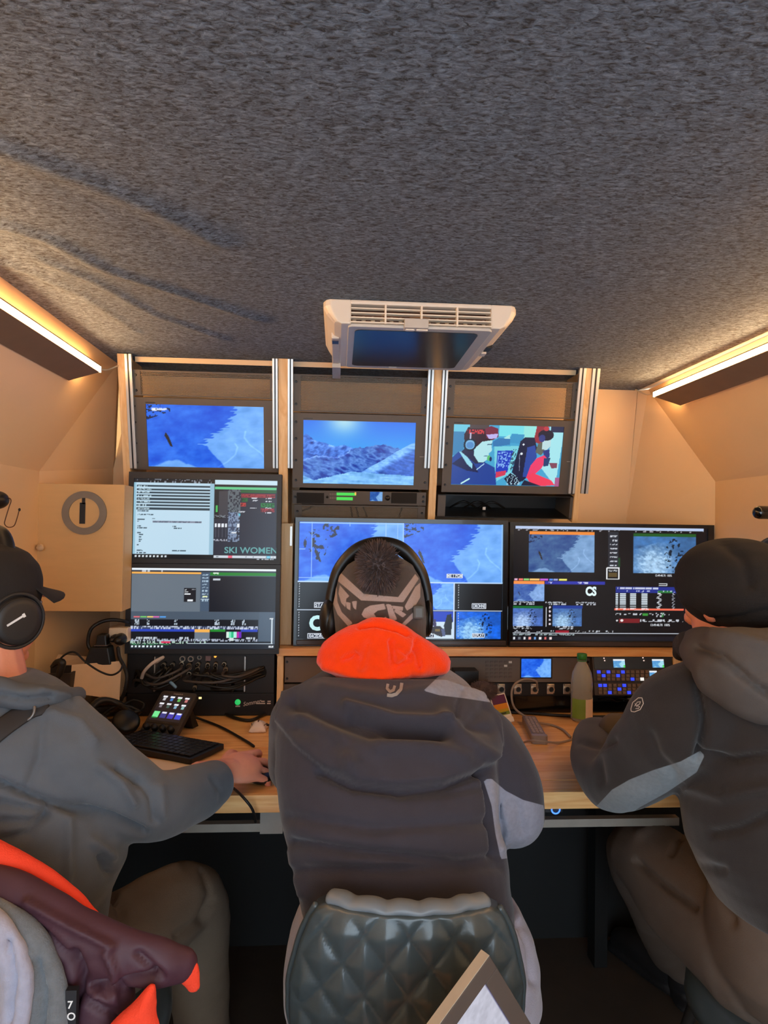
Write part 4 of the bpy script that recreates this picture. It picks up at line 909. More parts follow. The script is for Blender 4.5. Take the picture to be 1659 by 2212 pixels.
for x in (1082, 1118, 1154, 1189, 1224):
    cu, cv = fl.hit(x, 1488)
    s_ = part(t, 'socket', MB().box(fl, cu - .0125, cv - .0165, cu + .0125, cv + .0165, .001, .004), pm('nickel', rgb(210, 196, 176), .3, .8, var=.05), False, .0015)
    part(s_, 'socket_ring', MB().ring(fl, cu, cv, .0085, .011, .004, .012, 20), pm('nickel', 0))
    part(s_, 'socket_core', MB().cyl(fl.pt(cu, cv, .004), fl.pt(cu, cv, .006), .0085, 16), BLK)
    for sx_, sy_ in ((-1, 1), (1, -1)):
        p = fl.pt(cu + sx_ * .0098, cv + sy_ * .0138, .004); part(s_, 'screw', MB().cyl(p, p + fl.ez * .0015, .0018, 6), BLK)
q = fl.rect(680, 1504, 1280, 1526)
single('blank_panel', MB().box(fl, q[0], Zd, q[2], q[3], -.03, .001), BLKG, 'glossy black blanking strip under the patch panel', 'panel')
q = fl.rect(613, 1478, 690, 1500)
single('blank_panel', MB().box(fl, q[0], Zd, q[2], q[3], -.03, 0), ANTH, 'small grey blanking panel beside the wooden divider left of centre', 'panel')

# ---- switcher control panel on the right
fs = Frame((0, 2.17, SH0 - .004), (1, 0, 0), (0, .22, 1))
q = fs.rect(1282, 1419, 1452, 1502)
t = thing('vision_mixer', 'control panel with glowing blue square buttons beside the plastic bottle', 'control panel', fs.pt((q[0] + q[2]) / 2, q[1]))
part(t, 'body', MB().box(fs, q[0], q[1], q[2], q[3], -.06, 0), pm('mixer_brown', rgb(78, 68, 62), .5, .2), False, .001)
r1 = fs.rect(1283, 1419.5, 1451, 1445); part(t, 'display_strip', MB().box(fs, *r1[:2], *r1[2:], 0, .002), BLKG)
r1 = fs.rect(1283, 1472, 1451, 1474); part(t, 'divider', MB().box(fs, *r1[:2], *r1[2:], 0, .002), BLK)
for x0, y0, x1, y1 in ((1324, 1424, 1349, 1442), (1408, 1424, 1433, 1442), (1402, 1449, 1418, 1461)):
    cc = Canvas(x0, y0, x1, y1, 1.0); cc.snow_ridge(x0, y0, x1, y1, (90, 160, 215), (160, 215, 235), False, False); cc.rect(x0, y0, x1, y0 + 3, (235, 240, 245)); cc.rect(x1 - 3, y1 - 5, x1, y1, (80, 220, 100))
    r1 = fs.rect(x0, y0, x1, y1); screen_part(t, cc, fs, *r1, .0035)
for x, y in ((1304, 1422), (1305.5, 1427), (1388, 1421), (1390, 1427)):
    cu, cv = fs.hit(x, y); part(t, 'lamp', MB().cyl(fs.pt(cu, cv, .002), fs.pt(cu, cv, .0035), .0022, 8), glow('led_rose', rgb(250, 215, 200), 1.0))
BLUE = glow('key_blue', rgb(44, 70, 245), 1.1); KEY = pm('key_taupe', rgb(122, 104, 92), .5); KW = glow('key_white', rgb(250, 245, 238), 1.0)
lit = {(0, 0), (0, 2), (0, 5), (1, 1), (1, 4), (2, 7), (3, 0), (3, 1), (3, 5), (4, 4), (5, 2), (5, 6)}
rows = [1451.5, 1459.5, 1467, 1480.5, 1488.5, 1496]
for r_, y in enumerate(rows):
    for k in range(14):
        x = (1293 if r_ < 3 else 1296) + 10.4 * k
        if 1398 < x < 1424 and r_ < 2: continue
        cu, cv = fs.hit(x, y)
        mt = BLUE if (r_, k) in lit else (KW if (r_, k) == (2, 9) else KEY)
        part(t, 'key', MB().box(fs, cu - .0056, cv - .0048, cu + .0056, cv + .0048, 0, .0042), mt, False, .0008)
# dark shelf gap with leads underneath
q = fl.rect(1280, 1503, 1452, 1527)
single('lead_tray', MB().box(fl, q[0], Zd, q[2], Zd + .004, -.12, .0).box(fl, q[0], Zd, q[2], q[3], -.13, -.12), BLK, 'dark cable tray under the control panel with blue buttons', 'tray')
for k in range(4):
    a = P(1300 + 30 * k, 1516, 2.2)
    single('patch_lead', MB().tube([a + Vector((0, .03, 0)), a + Vector((.03, .01, .008)), a + Vector((.06, .02, -.004)), a + Vector((.1, .04, .006))], .004, 8), RUB if k != 2 else pm('lead_white', rgb(200, 205, 200), .4), ('leftmost black lead in the tray under the blue buttons', 'second black lead in the tray under the blue buttons', 'pale lead in the tray under the blue buttons', 'rightmost black lead in the tray under the blue buttons')[k], 'cable', 'leads in the cable tray', smooth=True)

# ---- stage box rack left
fb = vert(2.17)
q = fb.rect(275, 1413, 592, 1497)
t = thing('stage_box', 'black rack box full of plugs and cables under the stacked monitors', 'stage box', fb.pt((q[0] + q[2]) / 2, q[1]))
i = fb.rect(331, 1417, 532, 1497)
m = MB(); m.box(fb, q[0], q[1], i[0], q[3], -.06, 0).box(fb, i[2], q[1], q[2], q[3], -.06, 0).box(fb, i[0], i[3], i[2], q[3], -.06, 0).box(fb, i[0], q[1], i[2], i[1] + .002, -.06, 0)
part(t, 'front_plate', m, pm('rack_black', rgb(34, 30, 28), .5, .2))
part(t, 'inner_panel', MB().box(fb, i[0], i[1], i[2], i[3], -.06, -.03), pm('inner_brown', rgb(60, 50, 44), .45, .3))
for x in (334, 529):
    a = fb.rect(x - 1.5, 1418, x + 1.5, 1494); part(t, 'side_rail', MB().box(fb, *a[:2], *a[2:], -.03, .002), ALU)
N = pm('nickel', 0)
for x, y, r in ((391, 1426, .0092), (409, 1426, .0092), (428, 1423, .0068)):
    cu, cv = fb.hit(x, y); part(t, 'jack_ring', MB().ring(fb, cu, cv, r * .68, r, -.03, -.018, 18), N); part(t, 'jack_core', MB().cyl(fb.pt(cu, cv, -.03), fb.pt(cu, cv, -.027), r * .7, 14), BLK)
cu, cv = fb.hit(447, 1424); part(t, 'network_socket', MB().box(fb, cu - .008, cv - .009, cu + .008, cv + .009, -.03, -.018), pm('socket_pink', rgb(150, 110, 104), .4), False, .001)
cu, cv = fb.hit(462, 1421); part(t, 'lamp', MB().cyl(fb.pt(cu, cv, -.03), fb.pt(cu, cv, -.022), .004, 8), glow('led_orange', rgb(255, 170, 60), 1.6))
rr = random.Random(3)
for r_, (y, xs_) in enumerate(((1436, (352, 371, 390, 408, 427, 445, 463, 482)), (1444, (353, 364, 407, 424, 447, 462, 485)), (1457, (349, 367, 386, 405, 424, 443)), (1475, (328, 356, 454, 463)), (1484, (418, 500)))):
    for x in xs_:
        cu, cv = fb.hit(x, y); z0 = fb.pt(cu, cv, -.03); tip = z0 + Vector((rr.uniform(-.006, .006), -.034, -rr.uniform(.0, .012)))
        pl = part(t, 'plug', MB().cyl(z0, tip, .0058, 10, .0048), BLK, True)
        part(pl, 'plug_collar', MB().cyl(z0 + (tip - z0) * .35, z0 + (tip - z0) * .62, .0068, 10), pm('collar', rgb(216, 200, 172), .3, .6))
cols = [RUB, RUB, RUB, pm('cable_grey', rgb(70, 62, 58), .5)]
def lead(p, r, mt, lb, grp='loose cables of the stage box', name='audio_cable'):
    return single(name, MB().tube(p, r, 8, 6), mt, lb, 'cable', grp, smooth=True)
for k, (xa, ya) in enumerate(((352, 1440), (371, 1440), (353, 1448), (390, 1440), (364, 1448), (349, 1460), (386, 1460), (408, 1440))):
    a, e = P(xa, ya, 2.15), P(rr.uniform(292, 306), rr.uniform(1448, 1474), 2.15)
    mdl = (a + e) / 2 + Vector((0, -.025 - .004 * k, -.018 - .004 * (k % 3)))
    lead([a + Vector((0, .01, 0)), a + Vector((0, -.025, -.006)), mdl, e, P(290, 1486, 2.18)], .0042, cols[k % 4], 'black cable bundled to the left side of the stage box')
for k, (xa, ya) in enumerate(((424, 1448), (447, 1448), (462, 1448), (485, 1450), (443, 1461), (424, 1461), (463, 1478), (405, 1461))):
    a, e = P(xa, ya, 2.15), P(rr.uniform(556, 566), rr.uniform(1442, 1462), 2.163)
    mdl = (a + e) / 2 + Vector((0, -.03 - .003 * k, -.012 - .006 * (k % 3)))
    lead([a + Vector((0, .01, 0)), a + Vector((0, -.028, -.008)), mdl, e, e + Vector((.004, .008, 0))], .0042, cols[k % 4], 'black cable drawn to the round hole at the right of the stage box')
cu, cv = fb.hit(563, 1452); part(t, 'cable_hole', MB().cyl(fb.pt(cu, cv, 0), fb.pt(cu, cv, .0012), .019, 20), pm('hole_black', rgb(4, 4, 4), .9))
lead([P(335, 1432, 2.14), P(352, 1420, 2.12), P(330, 1432, 2.10), P(312, 1450, 2.10), P(306, 1465, 2.12)], .005, pm('cable_white', rgb(206, 186, 170), .45), 'pale thick cable curling at the left of the stage box', None)
lead([P(366, 1472, 2.11), P(372, 1477, 2.10), P(379, 1484, 2.10)], .005, pm('plug_blue', rgb(120, 160, 190), .4), 'small pale blue plug hanging among the stage box cables', None, 'cable_plug')
# wireless unit below
q = fb.rect(275, 1497.5, 592, 1527)
t = thing('rack_unit', 'black rack unit with a round green light and a white logo', 'rack unit', fb.pt((q[0] + q[2]) / 2, Zd))
part(t, 'front_plate', MB().box(fb, q[0], Zd, q[2], q[3], -.15, .003), pm('rack_dark', rgb(28, 25, 24), .4, .2), False, .001)
cu, cv = fb.hit(514, 1516); part(t, 'power_light', MB().cyl(fb.pt(cu, cv, .003), fb.pt(cu, cv, .006), .0088, 20), glow('led_green2', rgb(40, 190, 96), 1.0), True)
LT = pm('lettering_white', rgb(205, 190, 180), .5)
cu, cv = fb.hit(526, 1525); part(t, 'logo', text_mb('Sommer', fb, cu, cv, .0125, .0034, shear=.35, width=.058, rot=.2, bold=.01), LT)
for x0, x1, y in ((554, 573, 1519), (564, 572, 1514.5), (578, 585, 1514.5), (577, 585, 1519), (509, 519, 1525)):
    r1 = fb.rect(x0, y - 1.3, x1, y + 1.3); part(t, 'print', MB().box(fb, *r1[:2], *r1[2:], .003, .0034), LT)
r1 = fb.rect(430, 1505, 436, 1509); part(t, 'lamp', MB().box(fb, *r1[:2], *r1[2:], .003, .006), glow('led_cream', rgb(255, 230, 160), 1.2))

# ================================================================== DESK
DZ = .75
t = thing('desk', 'pine desk running along the whole console', 'desk', (.2, 1.9, 0))
DY0, DY1, DX0, DX1 = 1.545, 2.24, xl + .01, P(1484, 1720, 1.53).x
FL2 = Frame((0, 0, 0), (1, 0, 0), (0, 1, 0))
yb = [DY0, 1.605, 1.665, 1.86, 2.05, DY1]
for k in range(len(yb) - 1):
    x1 = DX1 if k < 1 else DX1 + .16
    part(t, 'plank', MB().wbox(DX0, x1, yb[k] + .0006, yb[k + 1] - .0006, DZ - .032, DZ - (.0 if k % 2 else .0006)), PINE, False, .0012)
part(t, 'front_lip', MB().wbox(DX0, DX1, DY0 - .012, DY0, DZ - .039, DZ - .0005), PINE, False, .0015)
part(t, 'frame_rail', MB().wbox(DX0, DX1, 1.565, 1.585, DZ - .094, DZ - .076), pm('rail_grey', rgb(150, 140, 128), .45, .4))
part(t, 'frame_rail', MB().wbox(DX0, DX1, 2.1, 2.13, DZ - .085, DZ - .032), pm('rail_grey', 0))
for x in (590, 1500):
    p = P(x, 1770, 1.6).x
    part(t, 'bracket', MB().wbox(p - .025, p + .025, 1.556, 1.60, DZ - .095, DZ - .032), pm('bracket_grey', rgb(150, 142, 134), .5))
for x in (DX0 + .02, DX1 + .0):
    part(t, 'leg', MB().wbox(x, x + .04, 2.08, 2.14, 0, DZ - .032), BLK)
p = P(1200, 1748, 1.55)
single('power_button', MB().cyl(Vector((p.x, 1.552, p.z)), Vector((p.x, 1.572, p.z)), .010, 20).wbox(p.x - .02, p.x + .02, 1.562, 1.572, p.z - .012, DZ - .0325), BLK, 'black push button block under the desk edge', 'button')
rgm = MB().torus(Vector((p.x, 1.5485, p.z)), (0, 1, 0), .0095, .0018, 24, 6)
single('button_ring', rgm, glow('ring_blue', rgb(70, 130, 255), 2.0), 'glowing blue ring light under the desk edge', 'light', smooth=True)
kp = MB().wbox(xl + .0, xr - .0, 2.235, 2.26, 0, DZ - .036)
struct('panel_under_desk', kp, M_BLACK, 'black panel closing the space under the desk')
# ================================================================== PEOPLE
from mathutils.bvhtree import BVHTree
UP = Vector((0, 0, 1))
def union(mbs, voxel, smooth=4):
    v, f = [], []
    for m in mbs:
        o = len(v); v += [tuple(p) for p in m.v]; f += [tuple(i + o for i in q) for q in m.f]
    me = bpy.data.meshes.new('u'); me.from_pydata(v, [], f); me.update(); fixn(me)
    o = bpy.data.objects.new('u', me); COL.objects.link(o)
    r = o.modifiers.new('r', 'REMESH'); r.mode = 'VOXEL'; r.voxel_size = voxel
    if smooth:
        s = o.modifiers.new('s', 'SMOOTH'); s.factor = .5; s.iterations = smooth
    dg = bpy.context.evaluated_depsgraph_get(); e = o.evaluated_get(dg); m2 = e.to_mesh()
    V = np.zeros(len(m2.vertices) * 3); m2.vertices.foreach_get('co', V); V = V.reshape(-1, 3)
    Q = np.zeros(len(m2.loops), np.int32); m2.loops.foreach_get('vertex_index', Q); Q = Q.reshape(-1, 4)
    e.to_mesh_clear(); bpy.data.objects.remove(o); bpy.data.meshes.remove(me)
    return V, Q
def vnormals(V, Q):
    n = np.cross(V[Q[:, 2]] - V[Q[:, 0]], V[Q[:, 3]] - V[Q[:, 1]])
    N = np.zeros_like(V)
    for k in range(4): np.add.at(N, Q[:, k], n)
    return N / (np.linalg.norm(N, axis=1, keepdims=True) + 1e-12)
def facing(V, N):
    d = np.array(CAM) - V; d /= np.linalg.norm(d, axis=1, keepdims=True)
    return np.clip((N * d).sum(1) * 3, 0, 1)
def sculpt(V, Q, folds=(), pushes=(), noise=0.004, nscale=9.0, seed=1, aniso=(1, 1, 1.8)):
    """cloth folds: (points, width px, depth m) grooves/ridges, (outline, amount m, softness px) raised panels"""
    N = vnormals(V, Q); px = project(V); fc = facing(V, N); d = np.zeros(len(V))
    for pl, w, a in folds: d += 1.9 * a * np.exp(-(pdist(pl, px[:, 0], px[:, 1]) / w) ** 2) * fc
    for pl, a, s in pushes:
        t = np.clip(sdist(pl, px[:, 0], px[:, 1]) / s + .5, 0, 1); d += a * t * t * (3 - 2 * t) * fc
    q = V * np.array(aniso) * nscale
    d += noise * ((vn3(q, seed) - .5) * 2 + (vn3(q * 2.3, seed + 5) - .5) * .8)
    return V + N * d[:, None]
def mask_of(V, Q, polys, lines=()):
    N = vnormals(V, Q); px = project(V); m = np.full(len(V), -60.0)
    for p in polys: m = np.maximum(m, sdist(p, px[:, 0], px[:, 1]))
    for pl, w in lines: m = np.maximum(m, w / 2 - pdist(pl, px[:, 0], px[:, 1]))
    return np.where(facing(V, N) > .02, m, -60.0)
def cloth(parent, name, V, Q, mat, mask=None, label=None):
    me = fast_mesh(name, V - np.array(ORG[parent]), Q); me.materials.append(mat)
    me.polygons.foreach_set('use_smooth', [True] * len(me.polygons))
    if mask is not None:
        a = me.attributes.new('mask', 'FLOAT', 'POINT'); a.data.foreach_set('value', mask.astype(np.float32))
    o = bpy.data.objects.new(name, me); COL.objects.link(o); o.parent = parent; ORG[o] = ORG[parent]
    if label: o['label'] = label
    return o
def top_mesh(name, V, Q, mat, loc, label, cat):
    me = fast_mesh(name, V - np.array(loc), Q); me.materials.append(mat)
    me.polygons.foreach_set('use_smooth', [True] * len(me.polygons))
    o = bpy.data.objects.new(name, me); COL.objects.link(o); o.location = loc; ORG[o] = Vector(loc)
    tag(o, label, cat)
    return o
def bvh(V, Q): return BVHTree.FromPolygons([tuple(p) for p in V], [tuple(int(i) for i in q) for q in Q])
def on_surf(tree, x, y, lift=.001):
    d = ray(x, y).normalized(); h = tree.ray_cast(CAM, d)
    if h[0] is None: return None
    n = h[1] if h[1].dot(d) < 0 else -h[1]
    return h[0] + n * lift
def decal(parent, name, tree, mb2d, mat, lift=.0012):
    """mb2d: flat shape in picture-plane units, laid onto the cloth surface under it"""
    vs = [on_surf(tree, p.x, p.y, lift) for p in mb2d.v]; m = MB()
    keep = [f for f in mb2d.f if all(vs[i] is not None for i in f)]
    m.v = [v if v is not None else Vector((0, 0, 0)) for v in vs]; m.f = keep
    used = sorted({i for f in keep for i in f}); ix = {a: b for b, a in enumerate(used)}
    m.v = [m.v[i] for i in used]; m.f = [tuple(ix[i] for i in f) for f in keep]
    return part(parent, name, m, mat) if m.f else None
F2 = Frame((0, 0, 0), (1, 0, 0), (0, -1, 0))     # flat lettering plane, y down
def stroke2d(pl, w, n=6):
    m = MB(); P2 = []
    for i in range(len(pl) - 1):
        for k in range(n): P2.append(Vector((pl[i][0] + (pl[i + 1][0] - pl[i][0]) * k / n, pl[i][1] + (pl[i + 1][1] - pl[i][1]) * k / n, 0)))
    P2.append(Vector((*pl[-1], 0))); vs = []
    for i, p in enumerate(P2):
        t = (P2[min(i + 1, len(P2) - 1)] - P2[max(i - 1, 0)]).normalized(); nn = Vector((-t.y, t.x, 0)) * w / 2
        vs += [p + nn, p - nn]
    return m.add(vs, [(2 * i, 2 * i + 1, 2 * i + 3, 2 * i + 2) for i in range(len(P2) - 1)])
def ring_px(xl_, xr_, y, Yc, dep, n=44, e=2.4, yaw=0.0):
    c = P((xl_ + xr_) / 2, y, Yc); hw = (xr_ - xl_) / 2 * Yc / F_PX; out = []
    cy, sy = math.cos(yaw), math.sin(yaw)
    for k in range(n):
        a = 2 * math.pi * k / n; ca, sa = math.cos(a), math.sin(a)
        x = hw * math.copysign(abs(ca) ** (2 / e), ca); yy = dep * math.copysign(abs(sa) ** (2 / e), sa)
        out.append(c + Vector((x * cy - yy * sy, x * sy + yy * cy, 0)))
    return out
def hand(mb_list, wrist, d, n, left, curl=(.35, .5, .4), spread=.0, scale=1.0):
    d = Vector(d).normalized(); n = (Vector(n) - d * Vector(n).dot(d)).normalized(); s = d.cross(n); k = scale
    ts = s if left else -s
    m = MB(); m.ellipsoid(wrist + d * .048 * k, s * .040 * k, n * .0155 * k, d * .055 * k)
    m.tube([wrist - d * .05, wrist, wrist + d * .03 * k], [.026 * k, .025 * k, .024 * k], 12, ref=n, flat=.8); mb_list.append(m)
    for i, (off, ln) in enumerate(((.033, .070), (.0115, .079), (-.0105, .074), (-.031, .058))):
        b = wrist + d * (.092 - .004 * abs(i - 1)) * k + ts * off * k - n * .002; pts = [b - d * .03 * k, b]; a = 0
        dd = (d + ts * (off * spread)).normalized()
        for c, l in zip(curl, (.45, .32, .23)):
            a += c; v = dd * math.cos(a) - n * math.sin(a); pts.append(pts[-1] + v * ln * l * k)
        mb_list.append(MB().tube(pts, [.0088 * k, .0088 * k, .0082 * k, .0077 * k, .0068 * k], 10, 3))
    b = wrist + d * .026 * k + ts * .026 * k - n * .006
    mb_list.append(MB().tube([wrist + d * .01, b, b + (d * .62 + ts * .6 - n * .25).normalized() * .036 * k, b + (d * .8 + ts * .42 - n * .45).normalized() * .064 * k], [.013 * k, .0135 * k, .0105 * k, .0085 * k], 10, 3))
def head(mb_list, c, f, up):
    f = Vector(f).normalized(); u = (Vector(up) - f * Vector(up).dot(f)).normalized(); s = f.cross(u)
    m = MB(); m.ellipsoid(c + u * .02 - f * .012, s * .073, f * .092, u * .092); mb_list.append(m)
    m = MB(); m.ellipsoid(c + f * .028 - u * .045, s * .058, f * .060, u * .070); mb_list.append(m)
    m = MB(); m.ellipsoid(c + f * .066 - u * .095, s * .026, f * .020, u * .018); mb_list.append(m)      # chin
    mb_list.append(MB().tube([c + f * .088 + u * .012, c + f * .102 - u * .016, c + f * .110 - u * .032, c + f * .092 - u * .040], [.008, .0095, .0125, .010], 10, 3))
    mb_list.append(MB().tube([c + f * .083 + u * .026 - s * .045, c + f * .090 + u * .030, c + f * .083 + u * .026 + s * .045], [.008, .009, .008], 8, 3))
    mb_list.append(MB().tube([c + f * .082 - u * .062 - s * .022, c + f * .093 - u * .062, c + f * .082 - u * .062 + s * .022], [.005, .0075, .005], 8, 3))
    mb_list.append(MB().tube([c + f * .082 - u * .071 - s * .018, c + f * .090 - u * .071, c + f * .082 - u * .071 + s * .018], [.005, .0075, .005], 8, 3))
    for k in (-1, 1):
        e = MB(); e.ellipsoid(c + s * k * .074 - f * .006 - u * .012, s * k * .012 + f * -.006, f * .020, u * .032, 12, 8); mb_list.append(e)
        mb_list.append(MB().ellipsoid(c + f * .062 + s * k * .036 - u * .018, s * .022, f * .018, u * .016, 10, 8))
    return s, u, f
def body(name, label, J, hf, skin, loc, lhand, rhand, voxel=.006):
    L = []
    L.append(MB().tube([J['pelvis'], J['waist'], J['chest'], J['neck']], [.115, .105, .115, .055], 20, 5, ref=J['front'], flat=.72))
    for s in 'LR':
        L.append(MB().tube([J['chest'] * .55 + J['neck'] * .45, J['sh' + s]], [.05, .045], 14))
        L.append(MB().tube([J['sh' + s], (J['sh' + s] + J['el' + s]) / 2, J['el' + s], (J['el' + s] * .6 + J['wr' + s] * .4), J['wr' + s]], [.046, .042, .034, .036, .024], 14))
        L.append(MB().tube([J['hip' + s], (J['hip' + s] + J['kn' + s]) / 2, J['kn' + s], J['kn' + s] * .65 + J['an' + s] * .35, J['an' + s]], [.075, .066, .050, .050, .033], 16))
        toe = J['toe' + s]; L.append(MB().tube([J['an' + s], J['an' + s] * .6 + toe * .4 - UP * .02, toe], [.036, .036, .025], 12))
    L.append(MB().tube([J['chest'] * .3 + J['neck'] * .7, J['neck'], J['head'] - Vector(hf).normalized() * .02], [.06, .054, .052], 14))
    s, u, f = head(L, J['head'], hf, UP)
    hand(L, J['wrL'], *lhand); hand(L, J['wrR'], *rhand)
    V, Q = union(L, voxel, 2)
    o = top_mesh(name, V, Q, skin, loc, label, 'person')
    for k in (-1, 1):
        e = part(o, 'eye', MB().ellipsoid(J['head'] + f * .074 + s * k * .031 + u * .008, s * .012, f * .0115, u * .0085, 12, 8), pm('eye_white', rgb(225, 220, 215), .2), True)
        part(e, 'iris', MB().cyl(J['head'] + f * .0845 + s * k * .031 + u * .008, J['head'] + f * .0862 + s * k * .031 + u * .008, .0045, 12), pm('iris', rgb(60, 50, 44), .2))
    return o, s, u, f, V, Q
SKIN = pm('skin', rgb(226, 150, 122), .5, var=.1, scale=35, bump=.08, bscale=260, sheen=.0)
SKIN.node_tree.nodes['Principled BSDF'].inputs['Subsurface Weight'].default_value = .15
SKIN.node_tree.nodes['Principled BSDF'].inputs['Subsurface Radius'].default_value = (.01, .004, .002)

# ------------------------------------------------------------------ centre person (bobble hat, orange collar)
J = dict(pelvis=P(885, 2075, 1.30), waist=P(860, 1860, 1.34), chest=P(838, 1640, 1.42), neck=P(830, 1460, 1.47), head=P(822, 1322, 1.545), front=Vector((0, 1, 0)),
         shL=P(665, 1555, 1.41), shR=P(1015, 1560, 1.41), elL=P(655, 1650, 1.56), elR=P(1100, 1740, 1.37), wrL=Vector((-.03, 1.80, .80)), wrR=Vector((.27, 1.70, .80)),
         hipL=P(800, 2080, 1.32), hipR=P(980, 2080, 1.32), knL=Vector((.0, 1.74, .545)), knR=Vector((.30, 1.74, .545)), anL=Vector((.0, 1.78, .10)), anR=Vector((.31, 1.78, .10)), toeL=Vector((-.02, 1.93, .035)), toeR=Vector((.33, 1.93, .035)))
HF = (0, .97, -.22)
pc, s_, u_, f_, _, _ = body('person', 'person in a charcoal jacket and bobble hat seated in the middle', J, HF, SKIN, (.12, 1.32, 0),
                            ((.3, 1, .0), (0, 0, 1), True, (.3, .4, .3)), ((-.3, 1, 0), (0, 0, 1), False, (.3, .4, .3)))
rings = [ring_px(*a) for a in ((668, 1108, 2010, 1.27, .15), (652, 1104, 1935, 1.27, .155), (634, 1090, 1850, 1.29, .16), (614, 1070, 1750, 1.32, .165), (598, 1066, 1650, 1.36, .165), (596, 1064, 1570, 1.39, .15), (612, 1044, 1515, 1.415, .13), (650, 1012, 1480, 1.43, .11), (700, 968, 1450, 1.445, .09), (745, 915, 1425, 1.455, .075))]
tor = MB().loft(rings)
armR = MB().tube([P(995, 1565, 1.40), P(1046, 1628, 1.39), P(1085, 1700, 1.38), P(1103, 1755, 1.38), P(1085, 1720, 1.52), Vector((.28, 1.67, .812))], [.075, .080, .076, .064, .056, .043], 24, 5)
armL = MB().tube([P(670, 1560, 1.41), P(655, 1630, 1.46), P(658, 1655, 1.57), P(690, 1620, 1.68), Vector((-.03, 1.77, .812))], [.085, .08, .065, .058, .043], 24, 5)
V, Q = union([tor, armR, armL], .0055, 5)
hood_poly = [(612, 1500), (700, 1470), (960, 1478), (1040, 1505), (1075, 1560), (1082, 1610), (1040, 1662), (960, 1690), (860, 1700), (770, 1692), (700, 1660), (640, 1610), (600, 1560)]
V = sculpt(V, Q, folds=[([(690, 1668), (760, 1700), (860, 1712), (960, 1700), (1050, 1665)], 9, -.010), ([(640, 1530), (720, 1560), (800, 1590), (900, 1598), (950, 1596)], 16, -.013), ([(760, 1556), (850, 1584), (950, 1590)], 10, -.012), ([(750, 1535), (850, 1562), (960, 1568)], 10, .008), ([(650, 1575), (700, 1590), (745, 1625)], 16, -.007), ([(990, 1500), (975, 1560)], 6, -.004), ([(1030, 1540), (1000, 1580), (1040, 1590)], 12, -.005), ([(700, 1500), (820, 1520), (930, 1505)], 14, .004), ([(950, 1560), (1000, 1610), (1050, 1640)], 14, .007),
                         ([(660, 1560), (740, 1610), (760, 1660)], 18, .010), ([(820, 1620), (900, 1612), (990, 1640)], 18, .008), ([(625, 1765), (800, 1790), (1060, 1775)], 13, -.005), ([(630, 1820), (760, 1838), (1000, 1862), (1075, 1852)], 11, -.008), ([(640, 1880), (820, 1880), (1080, 1872)], 12, -.006),
                         ([(1040, 1660), (1052, 1690), (1060, 1760), (1068, 1840)], 7, -.014), ([(1035, 1700), (960, 1716), (860, 1722)], 8, -.004), ([(620, 1840), (640, 1890), (655, 1930)], 12, .006), ([(1085, 1735), (1100, 1790), (1085, 1835)], 10, .005), ([(1120, 1740), (1130, 1800)], 9, -.004)],
           pushes=[(hood_poly, .018, 14)], noise=.008, nscale=9, seed=2)
JK = two_tone('jacket_charcoal', rgb(56, 53, 62), rgb(142, 143, 158), .8, .16, 22, .25, 700)
mk = mask_of(V, Q, [[(1044, 1684), (1062, 1682), (1092, 1708), (1130, 1728), (1175, 1740), (1175, 1830), (1120, 1850), (1082, 1856), (1070, 1800), (1062, 1740)], [(915, 1492), (970, 1440), (1030, 1455), (1075, 1500), (1066, 1518), (1040, 1514), (1000, 1508), (950, 1502)]])
jc = cloth(pc, 'jacket', V, Q, JK, mk, 'charcoal jacket with light grey underarm panel')
tr = bvh(V, Q)
decal(jc, 'emblem', tr, stroke2d([(868, 1476), (866, 1490), (856, 1500), (846, 1503), (836, 1502)], 7), pm('emblem_grey', rgb(150, 142, 138), .6))
decal(jc, 'emblem', tr, stroke2d([(838, 1478), (836, 1488), (842, 1495), (850, 1492), (853, 1482)], 6), pm('emblem_grey', 0))
# trousers
pel = MB().loft([ring_px(*a) for a in ((650, 1120, 1955, 1.27, .13), (628, 1142, 2010, 1.27, .15), (618, 1158, 2080, 1.27, .16), (616, 1164, 2150, 1.28, .16), (640, 1150, 2220, 1.29, .13))])
legs = [pel]
for s in 'LR':
    legs.append(MB().tube([J['hip' + s] - UP * .01, (J['hip' + s] + J['kn' + s]) / 2, J['kn' + s], J['kn' + s] * .5 + J['an' + s] * .5, J['an' + s] + UP * .0], [.105, .096, .076, .068, .062], 20, 5))
V, Q = union(legs, .008, 4); V = sculpt(V, Q, folds=[([(1100, 1950), (1140, 2040), (1150, 2120)], 8, -.006), ([(1120, 1990), (1150, 2010)], 8, -.006)], noise=.006, nscale=9, seed=5)
cloth(pc, 'trousers', V, Q, pm('trousers_pale', rgb(158, 154, 168), .85, var=.2, scale=30, bump=.2, bscale=400, sheen=.2), None, 'pale grey trousers')
def boots(p, J, mat, lab):
    for s in 'LR':
        a, to = J['an' + s], J['toe' + s]; d = (to - a); d.z = 0; d.normalize()
        m = MB().tube([a + UP * .10, a + UP * .0, a - UP * .045 + d * .02, a * .4 + to * .6 - UP * .0, to + d * .02 + UP * .008], [.055, .056, .054, .05, .036], 18, 5, ref=UP)
        sole = MB().tube([a - UP * .085 - d * .035, a - UP * .085 + d * .05, to - UP * .02 + d * .03], [.05, .052, .045], 16, 4, ref=UP, flat=.32)
        V, Q = union([m, sole], .008, 3); V[:, 2] = np.maximum(V[:, 2], .001)
        cloth(p, 'boot', V, Q, mat, None, lab)
boots(pc, J, pm('boot_dark', rgb(40, 36, 34), .6), 'dark winter boot')
